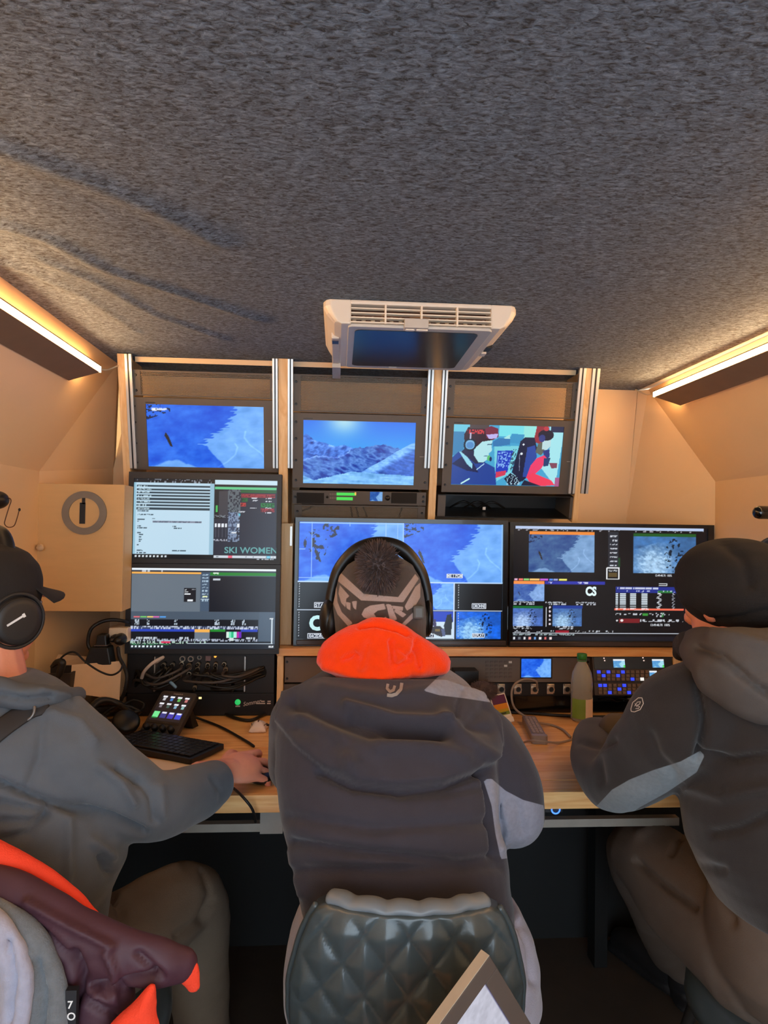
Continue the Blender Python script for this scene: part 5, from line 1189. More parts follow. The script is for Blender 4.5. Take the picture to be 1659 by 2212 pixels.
# orange fleece collar
def puff(outline, Y0, T, dip=0.0, ky=0.0, kx=0.0, N=90, M=16, back=.5, noise=.004, seed=3, center=None):
    """stuffed cloth piece with the given outline, real thickness front and back"""
    o = np.array(outline, float); c = np.array(center) if center else o.mean(0)
    seg = np.r_[o, o[:1]]; L = np.r_[0, np.cumsum(np.hypot(*np.diff(seg, axis=0).T))]
    t = np.linspace(0, L[-1], N, endpoint=False); R = np.stack([np.interp(t, L, seg[:, 0]), np.interp(t, L, seg[:, 1])], 1)
    for _ in range(2): R = (np.roll(R, 1, 0) + 2 * R + np.roll(R, -1, 0)) / 4
    vs, fs = [], []
    def pt(q, h):
        Yq = Y0 + ky * (q[1] - c[1]) + kx * (q[0] - c[0]); p = P(q[0], q[1], Yq); return p - Vector((0, h, 0))
    rows = []
    for side in (1, -1):
        for j in range(M):
            s = (j + 1) / M
            if side < 0 and j == M - 1: continue
            h = (T if side > 0 else -T * back) * math.sqrt(max(0, 1 - s ** 2.6)); idx = []
            for k in range(N):
                q = c + (R[k] - c) * s; hh = h
                if side > 0: hh += noise * (fbm(q[0] / 26, q[1] / 40, seed, 3) - .5) * 2 * (1 - s ** 6)
                vs.append(pt(q, hh)); idx.append(len(vs) - 1)
            rows.append((side, idx))
        vs.append(pt(c, T if side > 0 else -T * back)); rows.append((side, len(vs) - 1))
    fr_ = [r for sd_, r in rows if sd_ > 0]; bk = [r for sd_, r in rows if sd_ < 0]
    fi, fcn, bi, bcn = fr_[:-1], fr_[-1], bk[:-1] + [fr_[M - 1]], bk[-1]
    for lst, cn in ((fi, fcn), (bi, bcn)):
        for k in range(N): fs.append((cn, lst[0][k], lst[0][(k + 1) % N]))
        for a, b in zip(lst[:-1], lst[1:]):
            for k in range(N): fs.append((a[k], b[k], b[(k + 1) % N], a[(k + 1) % N]))
    m = MB(); m.v = vs; m.f = fs
    return m
ORA = pm('orange_fleece', rgb(255, 66, 8), .95, var=.1, scale=60, bump=.5, bscale=380, sheen=.3, spec=.1)
ol = [(679, 1422), (690, 1386), (735, 1362), (772, 1348), (800, 1337), (836, 1338), (872, 1352), (892, 1368), (925, 1384), (956, 1402), (974, 1424), (973, 1452), (930, 1464), (905, 1464), (870, 1472), (830, 1479), (790, 1480), (740, 1468), (700, 1447), (680, 1432)]
# a thick fleece collar wrapping the neck: stuffed piece with the folded-over rim
m1 = puff(ol, 1.40, .055, N=120, M=20, noise=.012, back=.9, seed=4)
V, Q = union([m1, MB().tube([P(772, 1356, 1.42), P(805, 1345, 1.40), P(840, 1349, 1.39), P(885, 1372, 1.41)], [.008, .011, .011, .008], 10)], .0042, 3)
V = sculpt(V, Q, folds=[([(775, 1356), (810, 1350), (860, 1362), (880, 1372)], 4, -.006), ([(740, 1425), (765, 1410), (775, 1418)], 6, -.005), ([(845, 1385), (848, 1430)], 6, -.006), ([(855, 1440), (885, 1425), (895, 1400)], 6, -.006), ([(898, 1385), (905, 1440)], 6, -.006), ([(860, 1400), (885, 1418)], 5, -.005), ([(795, 1395), (780, 1440)], 10, .005), ([(700, 1440), (790, 1462), (880, 1455)], 8, .004)], noise=.006, nscale=20, seed=7)
cloth(pc, 'collar', V, Q, ORA, None, 'bright orange fleece collar')
# bobble hat
hat = MB().loft([ring_px(a, b, y, 1.535, (b - a) / 2 * 1.54 / F_PX * d, 48, 2.15) for a, b, y, d in ((800, 838, 1199, 1.1), (775, 866, 1205, 1.1), (750, 890, 1220, 1.1), (733, 905, 1245, 1.1), (724, 915, 1275, 1.12), (719, 919, 1310, 1.14), (720, 920, 1350, 1.14), (726, 919, 1385, 1.12), (734, 915, 1402, 1.1))])
V, Q = union([hat], .0030, 2)
V = sculpt(V, Q, folds=[([(790, 1280), (815, 1262), (850, 1262)], 7, -.003), ([(735, 1385), (830, 1396), (915, 1386)], 5, -.003)], noise=.0022, nscale=20, seed=9)
pat = [[(726, 1252), (737, 1238), (786, 1283), (860, 1290), (897, 1240), (905, 1250), (871, 1301), (780, 1297)],
       [(719, 1270), (727, 1266), (729, 1300), (738, 1322), (762, 1346), (752, 1353), (729, 1327), (719, 1302)],
       [(734, 1264), (755, 1288), (748, 1293), (746, 1312), (737, 1302), (731, 1282)], [(747, 1300), (757, 1302), (757, 1319), (749, 1314)], [(760, 1299), (771, 1298), (769, 1318), (763, 1312)],
       [(781, 1327), (787, 1315), (800, 1308), (830, 1304), (833, 1316), (816, 1319), (807, 1326), (814, 1334), (800, 1338), (786, 1334)], [(822, 1340), (834, 1331), (837, 1342)],
       [(834, 1304), (844, 1306), (858, 1338), (843, 1343)], [(846, 1308), (871, 1311), (870, 1319), (850, 1315)], [(850, 1320), (858, 1316), (878, 1327), (870, 1334)],
       [(885, 1290), (897, 1268), (908, 1258), (908, 1290), (897, 1309), (879, 1319), (874, 1310)], [(868, 1348), (884, 1331), (893, 1322), (892, 1336), (874, 1352)]]
hatm = two_tone('hat_knit', rgb(74, 64, 60), rgb(176, 156, 150), .95, .2, 90, .4, 900)
ht = cloth(pc, 'bobble_hat', V, Q, hatm, mask_of(V, Q, pat), 'brown knit hat with pale zigzag and lettering')
# pompom made of yarn tufts
rp = random.Random(5); m = MB(); cpm = P(816, 1224, 1.435)
m.ellipsoid(cpm, (.036, 0, 0), (0, .034, 0), (0, 0, .044), 16, 10)
for k in range(3200):
    d = Vector((rp.gauss(0, 1), rp.gauss(0, 1), rp.gauss(0, 1))).normalized(); r = .047 + rp.uniform(-.007, .005); sd_ = d.orthogonal().normalized() * .0013; s2 = d.cross(sd_).normalized() * .0013
    b = cpm + Vector((d.x * .03, d.y * .03, d.z * .038)); tip = cpm + Vector((d.x * r, d.y * r, d.z * r * 1.22)) + Vector((rp.uniform(-.004, .004), rp.uniform(-.004, .004), -.002)); m.add([b + sd_, b - sd_ * .5 + s2, b - sd_ * .5 - s2, tip + sd_ * .5, tip - sd_ * .5], [(0, 1, 3), (1, 2, 4, 3), (2, 0, 3, 4)])
part(ht, 'pompom', m, pm('pompom_yarn', rgb(98, 82, 80), .95, var=.3, scale=120), label='fluffy dark brown yarn pompom')
# headphones over the hat
t = thing('headphones', 'black over-ear headphones worn over the bobble hat', 'headphones', P(822, 1330, 1.545))
part(t, 'headband', MB().tube([P(712, 1330, 1.545), P(716, 1280, 1.55), P(735, 1225, 1.555), P(775, 1186, 1.56), P(822, 1174, 1.56), P(868, 1186, 1.56), P(905, 1228, 1.555), P(922, 1280, 1.55), P(925, 1325, 1.545)], [.011, .012, .014, .016, .016, .016, .014, .012, .011], 12, 6, ref=(0, 1, 0), flat=1.2), BLK, True)
part(t, 'ear_cup', MB().ellipsoid(P(708, 1338, 1.54), (.019, 0, 0), (0, .04, 0), (0, 0, .045), 20, 14), BLK, True); part(t, 'ear_cup', MB().ellipsoid(P(924, 1334, 1.545), (.012, 0, 0), (0, .04, 0), (0, 0, .042), 20, 14), BLK, True)
part(t, 'ear_cushion', MB().torus(P(716, 1345, 1.54), (1, 0, 0), .032, .012), RUB, True); part(t, 'ear_cushion', MB().torus(P(915, 1338, 1.545), (1, 0, 0), .030, .010), RUB, True)
fy = vert(1.43); q = fy.rect(893, 1309, 917, 1338); part(t, 'yoke', MB().box(fy, q[0], q[1], q[2], q[3], -.03, .0), pm('yoke_grey', rgb(88, 90, 88), .5), False, .005, label='grey hinge block')

# ------------------------------------------------------------------ left person (cap, headphones, grey hoodie)
hdL = P(-22, 1312, 1.33)
J = dict(pelvis=P(40, 2130, 1.27), waist=P(40, 1900, 1.27), chest=P(5, 1690, 1.27), neck=P(-12, 1465, 1.29), head=hdL, front=Vector((.3, 1, 0)),
         shL=P(-170, 1570, 1.30), shR=P(105, 1590, 1.24), elL=Vector((-.72, 1.42, .83)), elR=P(325, 1742, 1.31), wrL=P(172, 1598, 1.60), wrR=P(474, 1664, 1.545),
         hipL=Vector((-.66, 1.30, .53)), hipR=P(150, 2100, 1.29), knL=Vector((-.68, 1.70, .53)), knR=P(412, 1945, 1.56), anL=Vector((-.66, 1.80, .10)), anR=P(440, 2185, 1.72), toeL=Vector((-.64, 1.95, .035)), toeR=Vector((-.33, 1.88, .035)))
J['anR'].z = .10
hd = (P(565, 1622, 1.66) - J['wrR']); hd.z = -.012
pl_, s_, u_, f_, VB, QB = body('person', 'person in a grey hoodie and black cap with one hand on a mouse', J, (.42, .90, -.06), SKIN, (-.60, 1.3, 0),
                       ((.35, .8, -.35), (.1, -.2, 1), True, (.6, .7, .5)), ((.80, .56, -.08), (-.12, -.68, .70), False, (.36, .78, .6), 9.0, 1.02), .0029)
HOOD = pm('hoodie_grey', rgb(92, 97, 104), .85, var=.14, scale=24, bump=.2, bscale=600, sheen=.2, spec=.2)
rings = [ring_px(*a) for a in ((-190, 205, 2010, 1.27, .14), (-205, 215, 1940, 1.27, .15), (-215, 252, 1870, 1.27, .155), (-222, 262, 1800, 1.27, .155), (-225, 232, 1720, 1.27, .155), (-222, 200, 1640, 1.27, .15), (-205, 178, 1570, 1.27, .14), (-160, 150, 1520, 1.275, .12), (-105, 105, 1480, 1.28, .09), (-70, 55, 1455, 1.285, .07))]
tor = MB().loft(rings)
aR = MB().tube([P(90, 1590, 1.25), P(150, 1640, 1.25), P(245, 1705, 1.27), P(330, 1742, 1.32), P(402, 1720, 1.41), P(460, 1690, 1.495)], [.090, .088, .076, .066, .060, .048], 26, 5)
aL = MB().tube([J['shL'], J['shL'] * .5 + J['elL'] * .5, J['elL'], J['elL'] * .5 + J['wrL'] * .5, J['wrL'] - (J['wrL'] - J['elL']).normalized() * .02], [.088, .08, .06, .052, .042], 22, 5)
V, Q = union([tor, aR, aL], .0055, 5)
V = sculpt(V, Q, folds=[([(0, 1690), (70, 1720), (150, 1745), (240, 1770), (310, 1800)], 9, -.012), ([(0, 1735), (90, 1752), (110, 1745)], 8, -.006), ([(0, 1775), (70, 1775), (105, 1762)], 8, -.006), ([(100, 1760), (60, 1800), (0, 1820)], 9, -.006), ([(215, 1655), (260, 1690), (290, 1735)], 10, .006), ([(255, 1660), (300, 1690)], 8, -.006), ([(300, 1680), (330, 1720), (335, 1770)], 9, -.005), ([(345, 1700), (350, 1760)], 10, .004), ([(90, 1560), (85, 1640), (60, 1700)], 10, -.004), ([(110, 1540), (170, 1560), (200, 1600)], 12, .005), ([(150, 1770), (150, 1880), (130, 1960)], 10, .005), ([(220, 1850), (230, 1880), (250, 1890)], 9, -.008), ([(200, 1820), (240, 1850)], 10, .006), ([(460, 1680), (480, 1710), (478, 1730)], 7, -.003), ([(505, 1655), (520, 1690)], 5, .004)], noise=.007, nscale=9, seed=12)
hj = cloth(pl_, 'hoodie', V, Q, HOOD, None, 'grey hooded sweater')
tr = bvh(V, Q)
hd_ = MB().tube([P(-80, 1478, 1.24), P(-10, 1490, 1.19), P(60, 1500, 1.19), P(120, 1502, 1.23), P(168, 1504, 1.30)], [.024, .025, .023, .021, .018], 18, 5)
V2, Q2 = union([hd_], .005, 3); V2 = sculpt(V2, Q2, folds=[([(0, 1500), (60, 1512), (110, 1506)], 6, -.006), ([(90, 1490), (150, 1500)], 6, .004)], noise=.009, nscale=18, seed=3); cloth(pl_, 'hood', V2, Q2, pm('hood_blue_grey', rgb(82, 88, 96), .85, var=.12), None, 'blue grey hood lying round the neck')
sp_ = [on_surf(tr, x, y, .003) for x, y in ((-40, 1612), (0, 1578), (30, 1556), (62, 1536), (85, 1528))]; sp_ = [p for p in sp_ if p]
if len(sp_) > 2:
    part(pl_, 'strap', MB().tube(sp_, .017, 12, 5, ref=(0, -1, .3), flat=.22), pm('strap_dark', rgb(40, 36, 36), .7), True, label='dark shoulder strap')
    b = on_surf(tr, 52, 1540, .006)
    if b: part(pl_, 'strap_buckle', MB().torus(b, (0, -1, .35), .017, .0028, 20, 6), pm('buckle', rgb(110, 106, 104), .35, .7), True)
# trousers and boots
legs = [MB().loft([ring_px(*a) for a in ((-180, 195, 1975, 1.27, .13), (-190, 215, 2050, 1.27, .15), (-180, 220, 2130, 1.28, .15), (-150, 200, 2200, 1.3, .12))])]
for s in 'LR': legs.append(MB().tube([J['hip' + s], (J['hip' + s] * .5 + J['kn' + s] * .5), J['kn' + s], J['kn' + s] * .5 + J['an' + s] * .5, J['an' + s]], [.10, .094, .078, .072, .064], 20, 5))
V, Q = union(legs, .008, 4); V = sculpt(V, Q, folds=[([(235, 1925), (262, 1960), (275, 2010)], 6, -.010), ([(255, 1940), (300, 1900), (380, 1870)], 10, .004), ([(440, 1880), (455, 1930), (440, 1990)], 9, -.005), ([(380, 2020), (430, 1990), (460, 1950)], 8, -.005)], noise=.005, nscale=9, seed=21)
TRB = pm('trousers_brown', rgb(104, 88, 72), .85, var=.15, scale=25, bump=.2, bscale=400)
cloth(pl_, 'trousers', V, Q, TRB, None, 'brown trousers')
boots(pl_, J, pm('boot_dark', 0), 'dark winter boot')
# cap
f, u, s = Vector(f_), Vector(u_), Vector(s_)
cp = MB(); c0 = J['head'] + u * .028 - f * .012
rg = []
for k, (h, r) in enumerate(((-.02, .97), (.0, 1.0), (.03, .99), (.055, .90), (.078, .70), (.09, .42), (.094, .12))):
    rg.append([c0 + u * h + (s * .086 * math.cos(a) + f * .104 * math.sin(a)) * r for a in (2 * math.pi * j / 36 for j in range(36))])
cp.loft(rg); V, Q = union([cp], .004, 2); V = sculpt(V, Q, noise=.0018, nscale=24, seed=2)
CAPM = pm('cap_black', rgb(30, 26, 25), .85, var=.15, bump=.2, bscale=800)
cap = cloth(pl_, 'cap', V, Q, CAPM, None, 'black cap')
vis = MB(); top, bot = [], []
for i in range(9):
    for j in range(13):
        a = -1.15 + 2.3 * j / 12; rr_ = i / 8
        base = c0 + u * (.012) + s * .084 * math.sin(a) + f * .098 * math.cos(a)
        p = base + f * .062 * rr_ * math.cos(a * .8) + s * .012 * rr_ * math.sin(a) - u * (.012 * rr_ + .02 * math.sin(a) ** 2 * rr_)
        top.append(p + u * .0015); bot.append(p - u * .0015)
n = len(top); fs = [(i * 13 + j, i * 13 + j + 1, (i + 1) * 13 + j + 1, (i + 1) * 13 + j) for i in range(8) for j in range(12)]
edge = [j for j in range(13)] + [i * 13 + 12 for i in range(1, 9)] + [8 * 13 + j for j in range(11, -1, -1)] + [i * 13 for i in range(7, 0, -1)]
vis.add(top + bot, fs + [tuple(n + k for k in reversed(q)) for q in fs] + [(edge[k], n + edge[k], n + edge[(k + 1) % len(edge)], edge[(k + 1) % len(edge)]) for k in range(len(edge))])
part(cap, 'visor', vis, CAPM, True)
# headphones
t = thing('headphones', 'black headphones with a white stripe mark worn over the black cap', 'headphones', J['head'])
cR = P(33, 1340, 1.24); nR = (s * .93 - f * .2 - UP * .05).normalized()
cR = J['head'] + s * .090 - f * .006 - u * .018
dsh = P(33, 1340, cR.y) - cR; cR = cR + dsh
def cup(c, nrm):
    nrm = Vector(nrm).normalized()
    part(t, 'ear_cup', MB().lathe([(.020, -.012), (.040, -.010), (.044, .0), (.044, .010), (.040, .016), (.030, .0175), (.0, .018)], c, nrm, 36), pm('cup_black', rgb(40, 38, 38), .5), True)
    part(t, 'ear_cushion', MB().torus(c - nrm * .014, nrm, .032, .014, 32, 10), RUB, True)
    part(t, 'cup_rim', MB().torus(c + nrm * .013, nrm, .041, .0025, 36, 6), BLK, True)
cup(cR, nR); cup(J['head'] - s * .090 - f * .006 - u * .018, -s)
hb = [cR + nR * .006 + u * .035 - s * .004, cR + u * .062 - s * .022, J['head'] + u * .118 + s * .03, J['head'] + u * .142, J['head'] + u * .128 - s * .045, J['head'] - s * .088 + u * .06, J['head'] - s * .094 + u * .02]
part(t, 'headband', MB().tube(hb, [.010, .012, .014, .014, .014, .012, .010], 12, 6, ref=f, flat=1.0), BLK, True)
yk = MB().torus(cR + nR * .006, nR, .049, .0035, 36, 8); part(t, 'yoke', yk, pm('cup_black', 0), True)
fr_ = Frame(cR + nR * .0185, nR.cross(UP) * -1, UP)
def l2(x, y):
    d = ray(x, y); tt = (fr_.o - CAM).dot(fr_.ez) / d.dot(fr_.ez); q = CAM + d * tt - fr_.o; return q.dot(fr_.ex), q.dot(fr_.ey)
a, b = l2(15, 1352), l2(49, 1331); c_, d_ = l2(54, 1327), l2(46, 1329)
mm = MB(); dv = Vector((b[0] - a[0], b[1] - a[1], 0)); nn = Vector((-dv.y, dv.x, 0)).normalized() * .0019
mm.prism(fr_, [(a[0] - nn.x, a[1] - nn.y), (b[0] - nn.x, b[1] - nn.y), (b[0] + nn.x, b[1] + nn.y), (a[0] + nn.x, a[1] + nn.y)], 0, .0006)
nn *= 1.9; e2 = (b[0] + dv.x * .16, b[1] + dv.y * .16)
mm.prism(fr_, [(b[0] - nn.x, b[1] - nn.y), (e2[0] - nn.x, e2[1] - nn.y), (e2[0] + nn.x, e2[1] + nn.y), (b[0] + nn.x, b[1] + nn.y)], 0, .0006)
part(t, 'stripe_mark', mm, pm('mark_white', rgb(235, 235, 235), .5), label='white stripe mark')
# mouse under the hand and the pen in the other hand
t = thing('mouse', 'black computer mouse under the hand of the person in the grey hoodie', 'mouse', Vector((P(558, 1640, 1.62).x, 1.62, DZ)))
mc = P(560, 1652, 1.62); mc.z = DZ + .014
sh = MB().ellipsoid(mc, (.028, .012, 0), (-.02, .046, 0), (0, 0, .016), 20, 10)
for p in sh.v: p.z = max(p.z, DZ + .0006)
part(t, 'shell', sh, BLK, True); part(t, 'wheel', MB().cyl(mc + Vector((-.016, .03, .006)), mc + Vector((-.006, .033, .006)), .007, 12), RUB, True)
a, b = P(196, 1553, 1.60), P(202, 1590, 1.60)
t = thing('pen', 'blue and white pen held in the left hand of the person in the grey hoodie', 'pen', b)
part(t, 'barrel', MB().cyl(b - (a - b) * .6, a + (b - a) * .25, .0045, 10), WHT, True); part(t, 'grip', MB().cyl(a + (b - a) * .6, a + (b - a) * .22, .0052, 10), pm('pen_blue', rgb(40, 60, 150), .4), True); part(t, 'tip', MB().cyl(a + (b - a) * .25, a, .0045, 10, .001), WHT, True)

# ------------------------------------------------------------------ right person (plain black beanie)
hdR = P(1586, 1294, 1.25)
J = dict(pelvis=P(1710, 2090, 1.22), waist=P(1715, 1890, 1.19), chest=P(1690, 1680, 1.17), neck=P(1632, 1430, 1.19), head=hdR, front=Vector((-.3, 1, 0)),
         shL=P(1530, 1530, 1.19), shR=P(1840, 1540, 1.16), elL=P(1328, 1692, 1.38), elR=Vector((.98, 1.36, .83)), wrL=P(1285, 1592, 1.70), wrR=P(1328, 1580, 1.63),
         hipL=P(1640, 2070, 1.26), hipR=P(1800, 2090, 1.26), knL=P(1385, 1845, 1.66), knR=Vector((.98, 1.68, .55)), anL=P(1455, 2075, 1.97), anR=Vector((1.02, 1.92, .10)), toeL=Vector((.93, 2.13, .035)), toeR=Vector((1.04, 2.06, .035)))
J['anL'].z = max(J['anL'].z, .10)
pr_, s_, u_, f_, _, _ = body('person', 'person in a dark hooded jacket and plain black beanie at the right of the desk', J, (-.34, .92, -.16), SKIN, (.80, 1.22, 0),
                     ((.75, .5, -.1), (.1, -.3, .9), True, (.5, .8, .6)), ((-.1, .95, -.1), (.2, -.2, .95), False, (.9, 1.2, .8)))
JR = two_tone('jacket_brown_black', rgb(43, 38, 37), rgb(122, 130, 136), .8, .16, 22, .25, 700)
rings = [ring_px(*a) for a in ((1560, 1950, 1960, 1.18, .15), (1525, 1955, 1900, 1.18, .155), (1490, 1960, 1830, 1.18, .16), (1480, 1955, 1760, 1.18, .16), (1486, 1945, 1690, 1.18, .16), (1490, 1925, 1610, 1.185, .155), (1485, 1885, 1540, 1.19, .14), (1495, 1835, 1480, 1.195, .125), (1530, 1770, 1430, 1.20, .10), (1560, 1720, 1400, 1.20, .085))]
tor = MB().loft(rings)
aL = MB().tube([P(1545, 1525, 1.19), P(1480, 1560, 1.22), P(1400, 1630, 1.30), P(1326, 1690, 1.385), P(1287, 1650, 1.52), P(1282, 1598, 1.68), P(1300, 1585, 1.735)], [.092, .096, .080, .062, .056, .050, .044], 26, 5)
aR = MB().tube([J['shR'], J['shR'] * .5 + J['elR'] * .5, J['elR'], J['elR'] * .5 + J['wrR'] * .5, J['wrR'] + Vector((.03, -.02, 0))], [.09, .08, .062, .052, .044], 22, 5)
V, Q = union([tor, aL, aR], .0055, 5)
V = sculpt(V, Q, folds=[([(1505, 1470), (1520, 1560), (1508, 1640)], 9, -.010), ([(1515, 1635), (1580, 1640), (1700, 1625)], 9, -.008), ([(1490, 1700), (1560, 1720), (1659, 1700)], 14, .006), ([(1540, 1800), (1600, 1790), (1659, 1760)], 10, -.006), ([(1400, 1590), (1420, 1640), (1460, 1680)], 12, -.004), ([(1290, 1640), (1300, 1690)], 9, -.004), ([(1250, 1600), (1300, 1612), (1325, 1600)], 7, -.004), ([(1480, 1860), (1560, 1880)], 10, -.004)], noise=.007, nscale=9, seed=31)
gp = [[(1288, 1742), (1322, 1706), (1360, 1684), (1410, 1664), (1470, 1645), (1512, 1622), (1522, 1632), (1505, 1668), (1440, 1712), (1380, 1745), (1330, 1780), (1296, 1775)]]
jr = cloth(pr_, 'jacket', V, Q, JR, mask_of(V, Q, gp), 'dark brown black jacket with light grey underarm panel')
tr = bvh(V, Q)
BW = pm('badge_white', rgb(225, 220, 215), .6)
m = stroke2d([(1364, 1532), (1368, 1518), (1380, 1508), (1388, 1508), (1391, 1520), (1384, 1533), (1372, 1538), (1365, 1537), (1364, 1532)], 1.8)
decal(jr, 'badge', tr, m, BW)
for pl in ([(1372, 1526), (1378, 1517), (1385, 1516), (1383, 1521), (1377, 1524)], [(1378, 1524), (1383, 1527), (1380, 1531), (1374, 1531)], [(1373, 1520), (1378, 1528)]): decal(jr, 'badge', tr, stroke2d(pl, 1.5), BW)
hd_ = [MB().tube([P(1505, 1402, 1.26), P(1530, 1410, 1.15), P(1600, 1432, 1.075), P(1690, 1430, 1.07), P(1770, 1410, 1.14), P(1790, 1400, 1.24)], [.034, .046, .056, .058, .05, .04], 22, 6), MB().tube([P(1560, 1450, 1.10), P(1640, 1480, 1.06), P(1720, 1470, 1.07)], [.05, .062, .055], 18, 5)]
V2, Q2 = union(hd_, .006, 5); V2 = sculpt(V2, Q2, folds=[([(1500, 1395), (1560, 1420), (1620, 1470), (1659, 1500)], 8, -.008), ([(1540, 1370), (1620, 1390), (1659, 1400)], 12, .006)], noise=.008, nscale=12, seed=6)
cloth(pr_, 'hood', V2, Q2, pm('hood_taupe', rgb(78, 72, 69), .85, var=.12, bump=.2, bscale=500), None, 'taupe hood lying round the neck')
V2, Q2 = union([MB().tube([P(1470, 1412, 1.30), P(1482, 1392, 1.27), P(1500, 1400, 1.20), P(1540, 1425, 1.12)], [.016, .024, .03, .03], 14, 5)], .005, 3); cloth(pr_, 'scarf', V2, Q2, pm('scarf_dark', rgb(46, 42, 40), .95, bump=.6, bscale=300), None, 'dark knitted scarf')
cf = MB().tube([J['wrR'] + Vector((.05, -.035, -.004)), J['wrR'] + Vector((-.0, .0, .002))], [.045, .043], 18, 5); V2, Q2 = union([cf], .004, 2); cloth(pr_, 'cuff', V2, Q2, pm('cuff_olive', rgb(92, 78, 58), .8, var=.2), None, 'olive sleeve cuff')
legs = [MB().loft([ring_px(*a) for a in ((1545, 1950, 1930, 1.19, .14), (1540, 1960, 2010, 1.2, .155), (1540, 1960, 2090, 1.21, .155), (1580, 1920, 2160, 1.22, .12))])]
for s in 'LR': legs.append(MB().tube([J['hip' + s], (J['hip' + s] * .5 + J['kn' + s] * .5), J['kn' + s], J['kn' + s] * .5 + J['an' + s] * .5, J['an' + s] + UP * .02], [.115, .108, .085, .078, .072], 20, 5))
V, Q = union(legs, .008, 4); V = sculpt(V, Q, folds=[([(1375, 1860), (1430, 1910), (1500, 1960)], 6, -.010), ([(1450, 1845), (1470, 1810), (1490, 1800)], 5, -.008), ([(1500, 1830), (1540, 1920), (1580, 1990)], 9, -.006), ([(1380, 1800), (1420, 1780), (1490, 1790)], 12, .004)], noise=.005, nscale=9, seed=41)
cloth(pr_, 'trousers', V, Q, pm('trousers_taupe', rgb(92, 78, 68), .85, var=.15, scale=25, bump=.2, bscale=400), None, 'taupe brown trousers')
boots(pr_, J, pm('boot_black', rgb(22, 20, 22), .6), 'black winter boot')
f, u, s = Vector(f_), Vector(u_), Vector(s_)
b1 = MB().ellipsoid(P(1594, 1262, 1.24), Vector((.112, 0, .006)), (0, .118, 0), Vector((-.012, 0, .088)), 30, 18)
b2 = MB().ellipsoid(P(1612, 1285, 1.22), Vector((.105, 0, .0)), (0, .115, 0), Vector((0, 0, .065)), 30, 18)
b3 = MB().ellipsoid(P(1545, 1245, 1.26), Vector((.068, 0, .0)), (0, .08, 0), Vector((0, 0, .062)), 24, 14)
V, Q = union([b1, b2, b3], .0045, 8)
V = sculpt(V, Q, folds=[([(1480, 1310), (1530, 1340), (1600, 1335), (1659, 1318)], 6, -.003), ([(1560, 1170), (1600, 1200), (1620, 1260)], 14, -.004)], noise=.004, nscale=12, seed=14)
cloth(pr_, 'beanie', V, Q, pm('beanie_black', rgb(26, 22, 21), .95, var=.2, bump=.35, bscale=700), None, 'plain black beanie')
